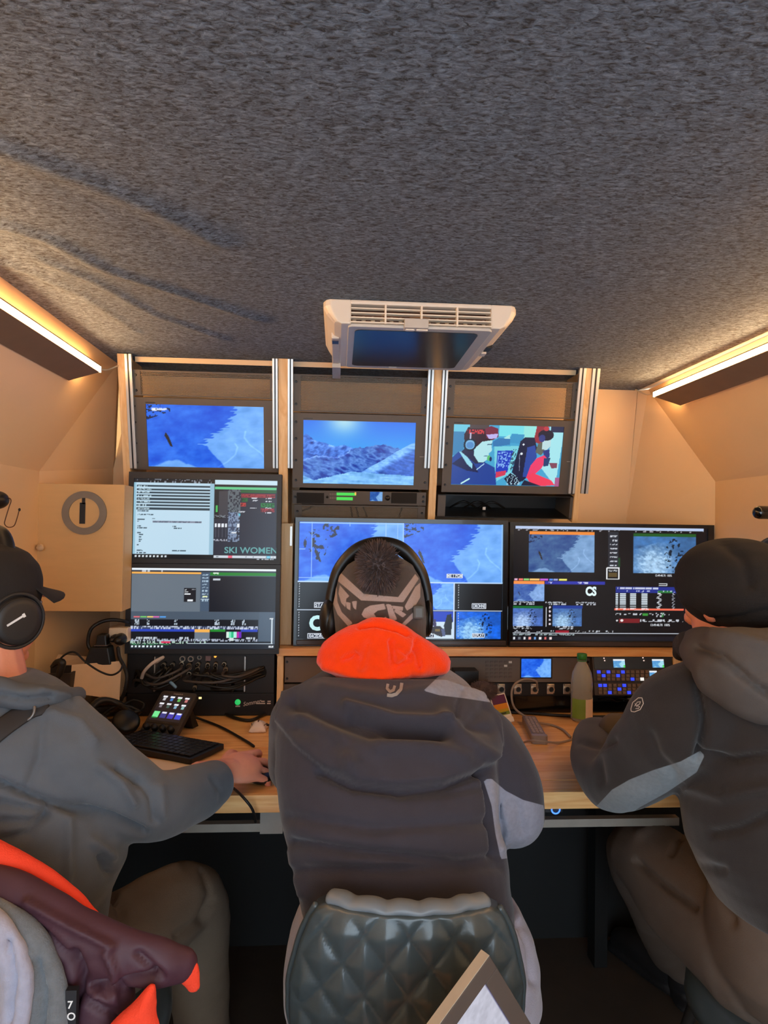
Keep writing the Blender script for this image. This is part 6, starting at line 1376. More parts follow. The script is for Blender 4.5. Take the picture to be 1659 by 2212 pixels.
# ================================================================== QUILTED CHAIRS
LEA = pm('teal_leather', rgb(66, 76, 80), .28, var=.12, scale=18, bump=.05, bscale=500, coat=.15)
PIPE = pm('rim_lit_grey', rgb(112, 120, 128), .4, var=.08)  # paler than the leather: light on the backrest's top rim put into the colour
LEG = pm('chair_metal', rgb(60, 58, 56), .35, .7)
def make_chair(label, loc):
    t = thing('quilted_chair', label, 'chair', (0, 0, 0), 'quilted chairs at the desk')
    NU, NV = 84, 72
    def wof(v): return np.interp(v, [0, .18, .42, .62, .82, .93, .975, 1.0], [.150, .182, .200, .198, .178, .162, .150, .128])
    def surf(uu, v, side):
        w = wof(v) * .93; x = uu * w; z = .40 + .37 * v; y = -.235 + .085 * np.abs(uu) ** 2.2 * (1 - .65 * v) - .035 * v + .02 * (1 - v) ** 2
        if side > 0:
            a, b = x / .066 + z / .092, x / .066 - z / .092
            da, db = np.minimum(a % 1, 1 - a % 1), np.minimum(b % 1, 1 - b % 1)
            pil = np.sqrt(np.clip(np.minimum(da, db) * 2, 0, 1)); fade = np.clip((1 - np.abs(uu)) * 9, 0, 1) * np.clip((1 - v) * 14, 0, 1)
            y = y - .016 - .013 * pil * fade
        else: y = y + .020
        return np.stack([x, y, z], -1)
    U, Vv = np.meshgrid(np.linspace(-1, 1, NU), np.linspace(0, 1, NV))
    A = surf(U, Vv, 1).reshape(-1, 3); B = surf(U, Vv, -1).reshape(-1, 3); n = len(A)
    i = np.arange(n).reshape(NV, NU); q = np.stack([i[:-1, :-1], i[:-1, 1:], i[1:, 1:], i[1:, :-1]], -1).reshape(-1, 4)
    bd = list(i[0]) + list(i[1:, -1]) + list(i[-1, -2::-1]) + list(i[-2:0:-1, 0])
    rim = np.array([(bd[k], bd[(k + 1) % len(bd)], n + bd[(k + 1) % len(bd)], n + bd[k]) for k in range(len(bd))])
    me = fast_mesh('backrest', np.r_[A, B], np.r_[q, q[:, ::-1] + n, rim]); fixn(me)
    me.materials.append(LEA); me.polygons.foreach_set('use_smooth', [True] * len(me.polygons))
    o = bpy.data.objects.new('backrest', me); COL.objects.link(o); o.parent = t; ORG[o] = ORG[t]; o['label'] = 'diamond quilted dark teal leather backrest'
    top = [Vector(surf(np.array(u), np.array(1.0), 1)) + Vector((0, .018, .004)) for u in np.linspace(-.98, .98, 15)]
    sl = [Vector(surf(np.array(-1.0), np.array(v), 1)) + Vector((-.002, .016, 0)) for v in np.linspace(0, .97, 14)]; sr = [Vector(surf(np.array(1.0), np.array(v), 1)) + Vector((.002, .016, 0)) for v in np.linspace(.97, 0, 14)]
    part(t, 'top_trim', MB().tube([p + Vector((0, 0, .0025 * math.sin(k * 2.2))) for k, p in enumerate(top)], .0095, 12, 4, ref=(0, 1, 0), flat=1.7), PIPE, True, label='trim along the top, rim light put into its paler grey')
    part(t, 'piping', MB().tube(sl, .006, 8, 3), LEA, True); part(t, 'piping', MB().tube(sr, .006, 8, 3), LEA, True)
    st = MB(); rg = []
    for z, g in ((.385, .93), (.392, .985), (.41, 1.0), (.435, .99), (.452, .93), (.458, .80)):
        rg.append([Vector((.215 * g * math.copysign(abs(math.cos(a)) ** .7, math.cos(a)), .215 * g * math.copysign(abs(math.sin(a)) ** .7, math.sin(a)), z)) for a in (2 * math.pi * k / 40 for k in range(40))])
    part(t, 'seat', st.loft(rg), LEA, True)
    for sx, sy in ((-1, 1), (1, 1), (1, -1), (-1, -1)):
        part(t, 'leg', MB().tube([(sx * .15, sy * .15, .39), (sx * .185, sy * .19, .2), (sx * .215, sy * .225, .006)], [.013, .012, .010], 10), LEG, True)
    part(t, 'seat_frame', MB().torus((0, 0, .383), (0, 0, 1), .16, .010, 28, 8), LEG, True)
    return t
def dup(root, loc, rz, label):
    r = root.copy(); COL.objects.link(r); r.location = loc; r.rotation_euler = (0, 0, rz); r['label'] = label
    for ch in list(root.children):
        c = ch.copy(); COL.objects.link(c); c.parent = r
    return r
ch = make_chair('dark teal quilted chair in the middle, under the person in the bobble hat', (0, 0, 0))
c2_ = dup(ch, (.93, 1.26, 0), math.radians(8), 'dark teal quilted chair at the right edge, under the person in the black beanie')
c3_ = dup(ch, (-.52, 1.29, 0), math.radians(-6), 'dark teal quilted chair at the left, with a maroon jacket hung over it')
ch.location = (.134, 1.30, 0); ch.rotation_euler = (0, 0, math.radians(-4))

# ------------------------------------------------------------------ clothes over the left chair
MAR = pm('maroon_nylon', rgb(70, 38, 50), .62, var=.18, scale=16, bump=.12, bscale=120)
YJ = .985
t = thing('maroon_jacket', 'maroon jacket with bright orange lining hung over the left chair', 'jacket', P(200, 2150, YJ))
sl = [MB().tube([P(-140, 1900, YJ + .05), P(0, 1930, YJ + .02), P(110, 1990, YJ), P(220, 2048, YJ - .01), P(330, 2078, YJ - .01), P(388, 2084, YJ)], [.035, .040, .042, .040, .034, .026], 22, 6, ref=(0, 1, 0), flat=.7),
      MB().tube([P(90, 2010, YJ), P(170, 2085, YJ), P(215, 2170, YJ), P(220, 2260, YJ + .01), P(220, 2360, YJ + .02)], [.036, .050, .050, .052, .05], 22, 6, ref=(0, 1, 0), flat=.6),
      MB().tube([P(-140, 1930, YJ + .05), P(0, 1965, YJ + .02), P(80, 2020, YJ), P(150, 2110, YJ)], [.03, .032, .034, .035], 18, 5, ref=(0, 1, 0), flat=.6)]
V, Q = union(sl, .0045, 4)
V = sculpt(V, Q, folds=[([(160, 2060), (180, 2110), (170, 2150), (150, 2190)], 9, -.010), ([(30, 1970), (100, 2020), (160, 2080)], 8, -.006), ([(60, 1950), (150, 2000), (240, 2045)], 9, .006), ([(200, 2130), (260, 2125), (340, 2105)], 8, -.008), ([(230, 2060), (250, 2100), (245, 2150)], 9, .006), ([(300, 2060), (330, 2090), (350, 2110)], 8, -.005), ([(180, 2160), (240, 2190), (260, 2212)], 8, -.005), ([(205, 2150), (250, 2165)], 7, .004)], noise=.006, nscale=14, seed=51)
cloth(t, 'shell', V, Q, MAR, None, 'shiny maroon outer shell')
V, Q = union([MB().tube([P(-140, 1790, YJ + .07), P(0, 1858, YJ + .05), P(80, 1895, YJ + .04), P(150, 1945, YJ + .03), P(195, 1985, YJ + .02), P(228, 2008, YJ + .01)], [.03, .024, .020, .018, .014, .007], 16, 6, ref=(0, 1, 0), flat=.8)], .004, 2)
cloth(t, 'collar_lining', V, Q, pm('orange_lining', rgb(250, 70, 40), .9, var=.1, scale=50, bump=.4, bscale=400), None, 'orange fleece lining')
V, Q = union([MB().tube([P(390, 2072, YJ), P(405, 2098, YJ), P(418, 2130, YJ)], [.018, .017, .010], 14, 5, ref=(0, 1, 0), flat=.6)], .003, 2)
cloth(t, 'cuff', V, Q, pm('orange_lining', 0), None, 'orange cuff at the sleeve end')
m = puff([(333, 2116), (340, 2160), (348, 2212), (354, 2330), (270, 2340), (195, 2330), (205, 2250), (240, 2206), (288, 2160)], YJ - .052, .022, N=70, M=10, noise=.006)
V, Q = union([m], .004, 2); V = sculpt(V, Q, noise=.004, nscale=18, seed=8); cloth(t, 'lining_panel', V, Q, pm('orange_lining', 0), None, 'hanging orange lining panel')
fj = vert(YJ - .047)
q = fj.rect(140, 2140, 164, 2260); part(t, 'label_strip', MB().box(fj, q[0], q[1], q[2], q[3], -.01, 0), pm('strip_black', rgb(26, 26, 32), .7))
for txt, x, y in (('7', 152, 2178), ('O', 154, 2203), ('V', 156, 2232)):
    u, v = fj.hit(x, y); part(t, 'lettering', text_mb(txt, fj, u, v, .0098, .0006, 'CENTER', bold=.02), pm('mark_white', 0))
t = thing('grey_jacket', 'grey fleece jacket hanging beside the maroon one at the lower left corner', 'jacket', P(40, 2200, .95))
V, Q = union([MB().tube([P(-120, 1960, 1.0), P(-20, 1990, .97), P(60, 2050, .955), P(98, 2130, .95), P(112, 2230, .95), P(110, 2360, .95)], [.03, .033, .034, .032, .030, .03], 20, 6, ref=(0, 1, 0), flat=.6)], .0045, 3)
V = sculpt(V, Q, folds=[([(80, 2080), (95, 2150), (90, 2212)], 8, -.006), ([(60, 2060), (70, 2212)], 8, .005)], noise=.004, nscale=16, seed=61)
cloth(t, 'sleeve', V, Q, pm('fleece_grey', rgb(108, 112, 116), .95, var=.3, scale=90, bump=.5, bscale=350, sheen=.3), None, 'grey fleece sleeve')
V, Q = union([MB().tube([P(-120, 1990, .99), P(-30, 2010, .95), P(22, 2070, .935), P(35, 2150, .93), P(20, 2260, .93), P(-10, 2360, .93)], [.03, .032, .028, .024, .026, .03], 20, 6, ref=(0, 1, 0), flat=.6)], .0045, 3)
V = sculpt(V, Q, folds=[([(20, 2030), (30, 2120), (15, 2212)], 7, -.006)], noise=.005, nscale=16, seed=62)
cloth(t, 'lapel', V, Q, pm('fleece_lavender', rgb(164, 164, 182), .95, var=.2, scale=60, bump=.3, bscale=300, sheen=.3), None, 'pale lavender inner side')

# ------------------------------------------------------------------ framed tablet leaning behind the middle chair
A, Bp, Cp = (1054, 2062), (945, 2212), (1144, 2212)
best = None
for k in range(-80, 81):
    for l in range(-30, 61, 5):
        ph, le = math.radians(k), math.radians(l)
        nrm = Vector((math.sin(ph) * math.cos(le), -math.cos(ph) * math.cos(le), math.sin(le))); o = P(*A, .90)
        pts = []
        for q in (Bp, Cp):
            d = ray(*q); tt = (o - CAM).dot(nrm) / d.dot(nrm); pts.append(CAM + d * tt - o)
        sc = abs(pts[0].normalized().dot(pts[1].normalized())) + .15 * abs(le) + .05 * abs(ph)
        if best is None or sc < best[0]: best = (sc, nrm, pts[0].normalized(), pts[1].normalized())
_, nrm, e1, e2 = best
e2 = (e2 - e1 * e1.dot(e2)).normalized(); o = P(*A, .90)
ft = Frame(o, e1, e2)
if ft.ez.dot(CAM - o) < 0: ft = Frame(o, e2, e1)
La, Lb = .27, .20
t = thing('framed_tablet', 'tablet in a brown case standing on one corner behind the middle chair', 'tablet', o + (e1 * La + e2 * Lb))
w = .024
swap = ft.ex != e1
if swap: La, Lb = Lb, La
part(t, 'case', MB().box(ft, 0, 0, La, Lb, -.012, 0), pm('case_brown', rgb(82, 70, 64), .6, var=.1), False, .002)
for (a0, b0, a1, b1) in ((0, 0, La, w), (0, Lb - w, La, Lb), (0, w, w, Lb - w), (La - w, w, La, Lb - w)):
    part(t, 'case_edge', MB().box(ft, a0, b0, a1, b1, 0, .004), pm('case_brown', 0), False, .001)
part(t, 'bright_edge', MB().box(ft, -.0012, 0, .0, Lb, -.012, .003) if swap else MB().box(ft, 0, -.0012, La, 0, -.012, .003), pm('case_pale', rgb(176, 164, 148), .5))
cc = Canvas(0, 0, 100, 80, 1.0, (62, 56, 110))
m_, S, T = cc.region(0, 0, 100, 80)
cc.paint(m_, np.array([66, 58, 112])[None, None] + ((fbm(S * 8, T * 8, 4) - .5) * 60)[..., None])
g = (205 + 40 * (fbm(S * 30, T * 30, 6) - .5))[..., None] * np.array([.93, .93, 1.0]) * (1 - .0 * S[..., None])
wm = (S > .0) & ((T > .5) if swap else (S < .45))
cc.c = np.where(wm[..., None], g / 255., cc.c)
screen_part(t, cc, ft, w, w, La - w, Lb - w, .0012)
lowz = min((ft.pt(u, v)).z for u in (0, La) for v in (0, Lb)); lowp = min((ft.pt(u, v) for u in (0, La) for v in (0, Lb)), key=lambda p: p.z)
t = thing('stool', 'small wooden stool behind the middle chair carrying the tablet', 'stool', (lowp.x, lowp.y, 0))
part(t, 'seat', MB().cyl((lowp.x, lowp.y, lowz - .030), (lowp.x, lowp.y, lowz - .002), .13, 28), PINE, False, .003)
for k in range(4):
    a = math.pi / 4 + k * math.pi / 2; part(t, 'leg', MB().cyl((lowp.x + .09 * math.cos(a), lowp.y + .09 * math.sin(a), lowz - .03), (lowp.x + .12 * math.cos(a), lowp.y + .12 * math.sin(a), 0), .013, 10), PINE_V, True)
# ================================================================== THINGS ON THE DESK
def D(x, y, z=DZ): return Z(x, y, z)
# keyboard
bl, br, tl, tR = D(232, 1622), D(428, 1668), D(282, 1580), D(490, 1612)
ex = ((br - bl) + (tR - tl)).normalized(); ey = UP.cross(ex)
c0 = (bl + br + tl + tR) / 4; KW_, KH_ = .285, .135
ko = c0 - ex * KW_ / 2 - ey * KH_ / 2
fk = Frame(ko, ex, ey)      # d = up
t = thing('keyboard', 'compact black keyboard lying on a sheet of paper', 'keyboard', c0)
part(t, 'case', MB().prism(fk, rrect(0, 0, KW_, KH_, .006), .002, .016), BLK, False, .002)
K1 = pm('key_black', rgb(24, 22, 22), .3, var=.2)
first = None
cols_ = 14; kw, kh = (KW_ - .02) / cols_, (KH_ - .02) / 6
for r_ in range(6):
    k = 0
    while k < cols_:
        span = 6 if (r_ == 0 and k == 4) else (2 if (k == cols_ - 2 and r_ in (1, 2, 3)) else 1)
        u0, v0 = .010 + k * kw, .010 + r_ * kh
        if span == 1:
            if first is None:
                first = part(t, 'key', MB().box(fk, u0 + .0012, v0 + .0012, u0 + kw - .0012, v0 + kh - .0012, .016, .0205), K1, False, .0012); f0 = (u0, v0)
            else: clone(first, ex * (u0 - f0[0]) + ey * (v0 - f0[1]))
        else: part(t, 'wide_key', MB().box(fk, u0 + .0012, v0 + .0012, u0 + kw * span - .0012, v0 + kh - .0012, .016, .0205), K1, False, .0012)
        k += span
# paper under it
fp = Frame(Vector((0, 0, 0)), (1, 0, 0), (0, 1, 0))
pp = [D(x, y, DZ) for x, y in ((228, 1628), (420, 1650), (376, 1694), (330, 1690), (262, 1668))]
t = thing('paper_sheet', 'sheet of paper with faint lines sticking out under the keyboard', 'paper', (pp[0] + pp[2]) / 2)
part(t, 'sheet', MB().prism(fp, [(p.x, p.y) for p in reversed(pp)], DZ + .0004, DZ + .0012), pm('paper', rgb(236, 216, 194), .8, var=.03))
for k in range(5):
    a, b = D(285 + 18 * k, 1672 + 2.5 * k), D(300 + 18 * k, 1686 + 1.0 * k); part(t, 'pencil_line', MB().tube([a + UP * .0014, b + UP * .0014], .0005, 5), pm('pencil', rgb(150, 110, 90), .8))
# tilted key controller
b0, b1 = D(290, 1588), D(384, 1600); exc = (b1 - b0).normalized(); wc = .120
back = UP.cross(exc); lean = math.radians(42)
fc_ = Frame((b0 + b1) / 2 - exc * wc / 2 + UP * .004, exc, back * math.cos(lean) + UP * math.sin(lean)); hc = .148
t = thing('key_controller', 'tilted black controller with small lit keys and four dials behind the keyboard', 'controller', (b0 + b1) / 2)
part(t, 'body', MB().prism(fc_, rrect(0, 0, wc, hc, .01), -.016, 0), pm('controller_black', rgb(46, 40, 38), .45), False, .002)
part(t, 'stand', MB().add([fc_.pt(.012, .10, -.016), fc_.pt(wc - .012, .10, -.016), fc_.pt(wc - .012, .115, -.016), fc_.pt(.012, .115, -.016)] + [Vector((p.x, p.y, DZ + .001)) for p in (fc_.pt(.012, .10, -.05), fc_.pt(wc - .012, .10, -.05), fc_.pt(wc - .012, .13, -.06), fc_.pt(.012, .13, -.06))], [(0, 1, 2, 3), (7, 6, 5, 4), (0, 4, 5, 1), (1, 5, 6, 2), (2, 6, 7, 3), (3, 7, 4, 0)]), BLK)
part(t, 'groove', MB().box(fc_, .008, .040, wc - .008, .043, 0, .001), BLK)
cc = Canvas(0, 0, 90, 66, 1.0, (34, 28, 30))
for k in range(4):
    x = 6 + 22 * k
    for r_, y in enumerate((4, 22)):
        cols2 = [[(230, 230, 235), (90, 150, 230), (120, 220, 110), (230, 140, 140)], [(150, 140, 150), (80, 110, 100), (150, 200, 230), (170, 220, 220)]][r_][k]
        cc.rect(x, y, x + 12, y + 3.2, (245, 245, 250)); cc.rect(x + 3, y + 4.5, x + 10, y + 11, tuple(int(q * .85) for q in cols2))
    cc.rect(x - 2, 44, x + 14, 58, [(120, 235, 150), (60, 60, 130), (70, 60, 170), (70, 80, 210)][k])
    if k: cc.rect(x, 44, x + 12, 47, (235, 235, 250))
    else: cc.rect(x - 2, 58, x + 12, 60, (30, 130, 60))
screen_part(t, cc, fc_, .010, .048, wc - .010, hc - .014, .0008)
for k in range(4):
    a = fc_.pt(.020 + .0265 * k, .022, 0); part(t, 'dial', MB().cyl(a, a + fc_.ez * .016, .0088, 18, .008), BLK, True)
part(t, 'maker_mark', text_mb('Loupedeck', fc_, wc / 2, hc - .011, .005, .0006, 'CENTER', shear=.2), LT)
# white mouse
mp_ = D(558, 1577); t = thing('mouse', 'small white mouse with a dark centre line behind the hand', 'mouse', mp_)
rg = []
for (yy, w_, h_) in ((-.030, .016, .010), (-.026, .025, .016), (-.010, .022, .024), (.0, .020, .026), (.020, .026, .022), (.036, .027, .012), (.040, .018, .007)):
    rg.append([mp_ + Vector((w_ * math.cos(a), yy, .001 + h_ * max(0, math.sin(a)))) for a in (2 * math.pi * k / 24 for k in range(24))])
part(t, 'shell', MB().loft(rg), pm('mouse_white', rgb(238, 222, 214), .35), True)
part(t, 'centre_groove', MB().tube([mp_ + Vector((0, -.006, .0265)), mp_ + Vector((0, .018, .0235)), mp_ + Vector((0, .034, .0145))], .0022, 6), pm('groove_brown', rgb(96, 66, 56), .6))
for s in (-1, 1): part(t, 'side_groove', MB().tube([mp_ + Vector((s * .017, -.010, .016)), mp_ + Vector((s * .022, .020, .0135)), mp_ + Vector((s * .023, .032, .008))], .0012, 6), pm('groove_brown', 0))
# bottle
bp = D(1256, 1556); t = thing('bottle', 'clear plastic bottle with green cap and green label', 'bottle', bp)
PET = pm('pet_plastic', rgb(235, 235, 225), .08, var=.02, trans=.72, spec=.6, bump=.5, bscale=60)
PET.node_tree.nodes['Principled BSDF'].inputs['IOR'].default_value = 1.2
part(t, 'vessel', MB().lathe([(.012, .0), (.030, .001), (.033, .006), (.033, .085), (.0315, .092), (.033, .100), (.033, .125), (.029, .150), (.020, .170), (.0135, .180), (.0125, .188), (.0125, .196)], bp, n=32), PET, True)
part(t, 'cap', MB().lathe([(.0145, .190), (.0155, .192), (.0155, .206), (.0145, .208), (.0, .208)], bp, n=28), pm('cap_green', rgb(40, 120, 36), .4), True, label='green screw cap')
part(t, 'neck_ring', MB().torus(bp + UP * .186, (0, 0, 1), .0135, .0015, 24, 6), pm('cap_green', 0), True)
lm = MB(); R_ = .0336; n = 20
for a0, a1, mt, nm in ((-2.9, -1.55, pm('label_green', rgb(120, 150, 60), .5), 'label'), (-1.55, -.1, pm('label_white', rgb(226, 206, 186), .5), 'label')):
    m = MB(); vs = []
    for k in range(n + 1):
        a = a0 + (a1 - a0) * k / n; vs += [bp + Vector((R_ * math.cos(a), R_ * math.sin(a), .012)), bp + Vector((R_ * math.cos(a), R_ * math.sin(a), .072 if nm else 0))]
    m.add(vs, [(2 * k, 2 * k + 2, 2 * k + 3, 2 * k + 1) for k in range(n)]); part(t, 'label', m, mt, True)
# colourful carton
cb = D(1094, 1568); t = thing('carton', 'small white carton with purple, orange and green face', 'carton', cb)
fo = Frame(cb + Vector((-.026, 0, .003)), Vector((1, .35, .1)), Vector((-.28, .35, 1)))
W2, H2 = .058, .088
part(t, 'body', MB().box(fo, 0, 0, W2, H2, -.05, 0), pm('carton_white', rgb(240, 222, 200), .5), False, .003)
for v0, v1, col in ((.058, .084, (92, 22, 72)), (.042, .058, (236, 140, 20)), (.034, .042, (206, 160, 20)), (.024, .034, (120, 136, 40))):
    part(t, 'print_band', MB().box(fo, .005, v0, W2 - .005, v1, 0, .0008), pm('band_%d' % col[0], rgb(*col), .35, var=.1))
part(t, 'slot', MB().box(fo, .012, .027, .040, .031, .0008, .0014), pm('slot_dark', rgb(40, 36, 20), .5))
part(t, 'top_print', MB().box(Frame(fo.pt(0, H2, 0), fo.ex, -fo.ez), .004, .004, W2 - .004, .045, -.0, .001) if False else MB().add([fo.pt(.004, H2 + .0008, -.004), fo.pt(W2 - .004, H2 + .0008, -.004), fo.pt(W2 - .004, H2 + .0008, -.046), fo.pt(.004, H2 + .0008, -.046)], [(0, 1, 2, 3)]), pm('band_92', 0))
part(t, 'foot', MB().box(fo, .018, -.001, W2 - .002, .016, -.045, .008), pm('carton_white', 0), False, .003)
# handset with keys and its cord
a, b, c_, d_ = D(1118, 1550), D(1152, 1546), D(1182, 1606), D(1150, 1610)
eyh = ((a + b) / 2 - (c_ + d_) / 2); Lh = min(eyh.length, .21); eyh.normalize(); exh = eyh.cross(UP)
fh = Frame((c_ + d_) / 2 - exh * .021, exh, eyh)
t = thing('remote_handset', 'taupe grey handset with rows of keys lying on the right of the desk', 'handset', (c_ + d_) / 2)
part(t, 'body', MB().prism(fh, rrect(0, 0, .042, Lh, .008), .001, .022), pm('handset_grey', rgb(126, 110, 100), .45), False, .003)
K2 = pm('handset_key', rgb(166, 148, 134), .45); first = None
for r_ in range(10):
    for k in range(3):
        u, v = .006 + k * .0105, .03 + r_ * (Lh - .045) / 10
        if first is None: first = part(t, 'key', MB().box(fh, u, v, u + .0085, v + .011, .022, .0245), K2, False, .001); f0 = (u, v)
        else: clone(first, exh * (u - f0[0]) + eyh * (v - f0[1]))
part(t, 'end_cap', MB().prism(fh, rrect(-.001, -.002, .043, .02, .006), .0, .024), pm('handset_cap', rgb(150, 132, 118), .4), False, .002)
GC = pm('cord_grey', rgb(150, 130, 112), .5)
single('handset_cord', MB().tube([fh.pt(.018, Lh - .006, .016), P(1112, 1530, 2.10), P(1105, 1500, 2.13), P(1112, 1478, 2.14), P(1135, 1467, 2.15), P(1158, 1472, 2.16), P(1160, 1488, 2.172)], .0034, 8, 8), GC, 'grey cord arching from the handset up to a socket', 'cable', smooth=True)
single('handset_cord', MB().tube([D(1100, 1612, DZ + .004), D(1130, 1604, DZ + .004), D(1150, 1600, DZ + .027), D(1180, 1603, DZ + .025), D(1210, 1604, DZ + .004), D(1240, 1596, DZ + .004), D(1262, 1590, DZ + .004)], .003, 8, 8), GC, 'grey cord crossing the lower end of the handset', 'cable', smooth=True)
single('handset_cord', MB().tube([D(1160, 1562, DZ + .022), D(1190, 1566, DZ + .004), D(1215, 1576, DZ + .004), D(1232, 1592, DZ + .004)], .0034, 8, 8), GC, 'grey cord leaving the handset towards the bottle', 'cable', smooth=True)
# furry cover beside the collar
t = thing('fluffy_cover', 'dark brown fluffy microphone cover in front of the patch panel', 'microphone cover', P(1045, 1505, 2.05))
fcn = P(1042, 1490, 2.05); m = MB().ellipsoid(fcn, (.034, 0, 0), (0, .034, 0), (0, 0, .026), 16, 10)
for k in range(900):
    d = Vector((rp.gauss(0, 1), rp.gauss(0, 1), rp.gauss(0, 1))).normalized(); sd_ = d.orthogonal().normalized() * .0012
    b_ = fcn + Vector((d.x * .03, d.y * .03, d.z * .022)); m.add([b_ + sd_, b_ - sd_, fcn + Vector((d.x * .048, d.y * .045, d.z * .038)) + Vector((.004, 0, -.004))], [(0, 1, 2)])
part(t, 'fur', m, pm('fur_brown', rgb(84, 66, 58), .95, var=.3, scale=80)); part(t, 'holder', MB().cyl((fcn.x, fcn.y, DZ + .001), (fcn.x, fcn.y, fcn.z), .006, 10), BLK, True)
part(t, 'foot', MB().lathe([(.035, 0), (.035, .006), (.008, .012)], (fcn.x, fcn.y, DZ + .0005), n=20), BLK, True)

# ------------------------------------------------------------------ headset and clutter at the left back of the desk
t = thing('headset', 'black headset lying in the tangle beside the controller', 'headset', D(235, 1590))
h1, h2 = D(222, 1588, DZ + .03), D(272, 1560, DZ + .035)
part(t, 'ear_cup', MB().lathe([(.028, -.014), (.036, -.008), (.038, .004), (.030, .014), (.0, .016)], h1, (-.2, -.6, .8), 26), BLKG, True); part(t, 'ear_cup', MB().lathe([(.028, -.014), (.036, -.008), (.038, .004), (.030, .014), (.0, .016)], h2, (.3, -.6, .7), 26), BLK, True)
part(t, 'headband', MB().tube([h1 + Vector((-.02, .02, .01)), D(190, 1545, DZ + .06), D(215, 1515, DZ + .085), D(255, 1520, DZ + .07), h2 + Vector((.02, .02, .01))], [.008, .01, .011, .01, .008], 10, 6), BLK, True)
part(t, 'boom', MB().tube([h1, D(250, 1598, DZ + .03), D(282, 1602, DZ + .015)], .004, 8, 5), BLK, True)
def cable(pts, r, lb, mt=RUB, grp='black cables on the desk'):
    return single('black_cable', MB().tube(pts, r, 8, 7), mt, lb, 'cable', grp, smooth=True)
e_ = .005
cable([D(408, 1545, DZ + .02), D(440, 1556, DZ + e_), D(480, 1572, DZ + e_), D(530, 1600, DZ + e_), D(548, 1612, DZ + e_)], .0038, 'black cable running from the controller to the hand on the mouse')
cable([D(575, 1652, DZ + e_), D(590, 1664, DZ + e_), D(640, 1690, DZ + e_)], .0038, 'black cable end leaving the mouse towards the middle person')
cable([D(420, 1540, DZ + e_), D(460, 1530, DZ + e_), D(500, 1548, DZ + e_), D(540, 1556, DZ + e_), D(575, 1542, DZ + e_), D(620, 1530, DZ + e_)], .005, 'thick black cable sagging in front of the unit with the green light')
cable([D(410, 1526, DZ + e_), D(450, 1536, DZ + e_), D(510, 1538, DZ + e_), D(560, 1530, DZ + e_), D(590, 1520, DZ + e_)], .0035, 'thin black cable close in front of the unit with the green light')
cable([D(576, 1566, DZ + .010), D(600, 1566, DZ + e_), D(640, 1560, DZ + e_)], .0032, 'short black cable of the white mouse')
cable([D(1095, 1538, DZ + e_), D(1150, 1541, DZ + e_), D(1225, 1546, DZ + e_), D(1320, 1548, DZ + e_), D(1400, 1543, DZ + e_)], .0045, 'long straight black cable crossing the desk behind the handset')
cable([P(505, 1703, 1.56), P(525, 1722, 1.50), P(545, 1748, 1.498), P(552, 1775, 1.51)], .003, 'thin black cable hanging over the front desk edge')
for k in range(7):
    cx_, cy_ = (186, 244, 225, 262, 205, 278, 240)[k], (1512, 1508, 1535, 1545, 1560, 1530, 1500)[k]; r = (.05, .045, .06, .05, .04, .045, .05)[k]; c = D(cx_, cy_, DZ + .012 + .008 * k)
    cable([c + Vector((r * math.cos(a) * (1 + .2 * math.sin(3 * a + k)), r * .7 * math.sin(a), .012 * math.sin(2 * a + k) + .004)) for a in (2 * math.pi * j / 9 + k for j in range(10))], .0045, 'loop of black cable in the tangle behind the left shoulder', grp='looped cables in the tangle')
t = thing('plug_strip', 'dark plug strip half hidden in the cable tangle', 'plug strip', D(215, 1540))
part(t, 'body', MB().box(Frame(D(190, 1552, DZ + .001), (1, .35, 0), (0, 0, 1)), 0, 0, .12, .03, -.03, .0), BLK, False, .003)
# ------------------------------------------------------------------ left wall: cabinet, sockets, cardboard, clutter
YC = 2.06; fcb = vert(YC)
q = fcb.rect(80, 1046, 266, 1320)
t = thing('wall_cabinet', 'plain plywood wall cabinet with a grey ring and a knob', 'cabinet', fcb.pt((q[0] + q[2]) / 2, q[1]))
part(t, 'body', MB().box(fcb, q[0], q[1], q[2], q[3], -.30, -.012), PLY)
part(t, 'door', MB().box(fcb, q[0] - .001, q[1] - .001, q[2], q[3] + .001, -.0115, 0), PLY, False, .0015)
cu, cv = fcb.hit(183, 1108)
part(t, 'ring', MB().ring(fcb, cu, cv, .044, .064, 0, .006, 40), pm('ring_grey', rgb(128, 116, 102), .55), label='grey ring plate')
part(t, 'ring_disc', MB().cyl(fcb.pt(cu, cv, -.001), fcb.pt(cu, cv, .002), .044, 32), PLY)
cu2, cv2 = fcb.hit(179, 1105); part(t, 'slot', MB().box(fcb, cu2 - .008, cv2 - .036, cu2 + .008, cv2 + .026, .001, .004), BLK); part(t, 'slot', MB().box(fcb, cu2 - .002, cv2 + .022, cu2 + .007, cv2 + .040, .001, .004), BLK)
cu, cv = fcb.hit(92, 1182); part(t, 'knob', MB().lathe([(.005, 0), (.005, .008), (.010, .012), (.011, .018), (.007, .022), (.0, .023)], fcb.pt(cu, cv, 0), fcb.ez, 20), pm('knob_cream', rgb(206, 176, 140), .4), True)
t = thing('wire_hook', 'thin dark wire hook on a black knob on the left wall', 'hook', P(0, 1085, 1.72))
kc = P(-6, 1080, 1.72); part(t, 'knob', MB().ellipsoid(kc, (.026, 0, 0), (0, .03, 0), (0, 0, .022), 18, 12), BLK, True); part(t, 'stem', MB().cyl(kc, Vector((xl + .001, kc.y, kc.z)), .008, 10), BLK, True)
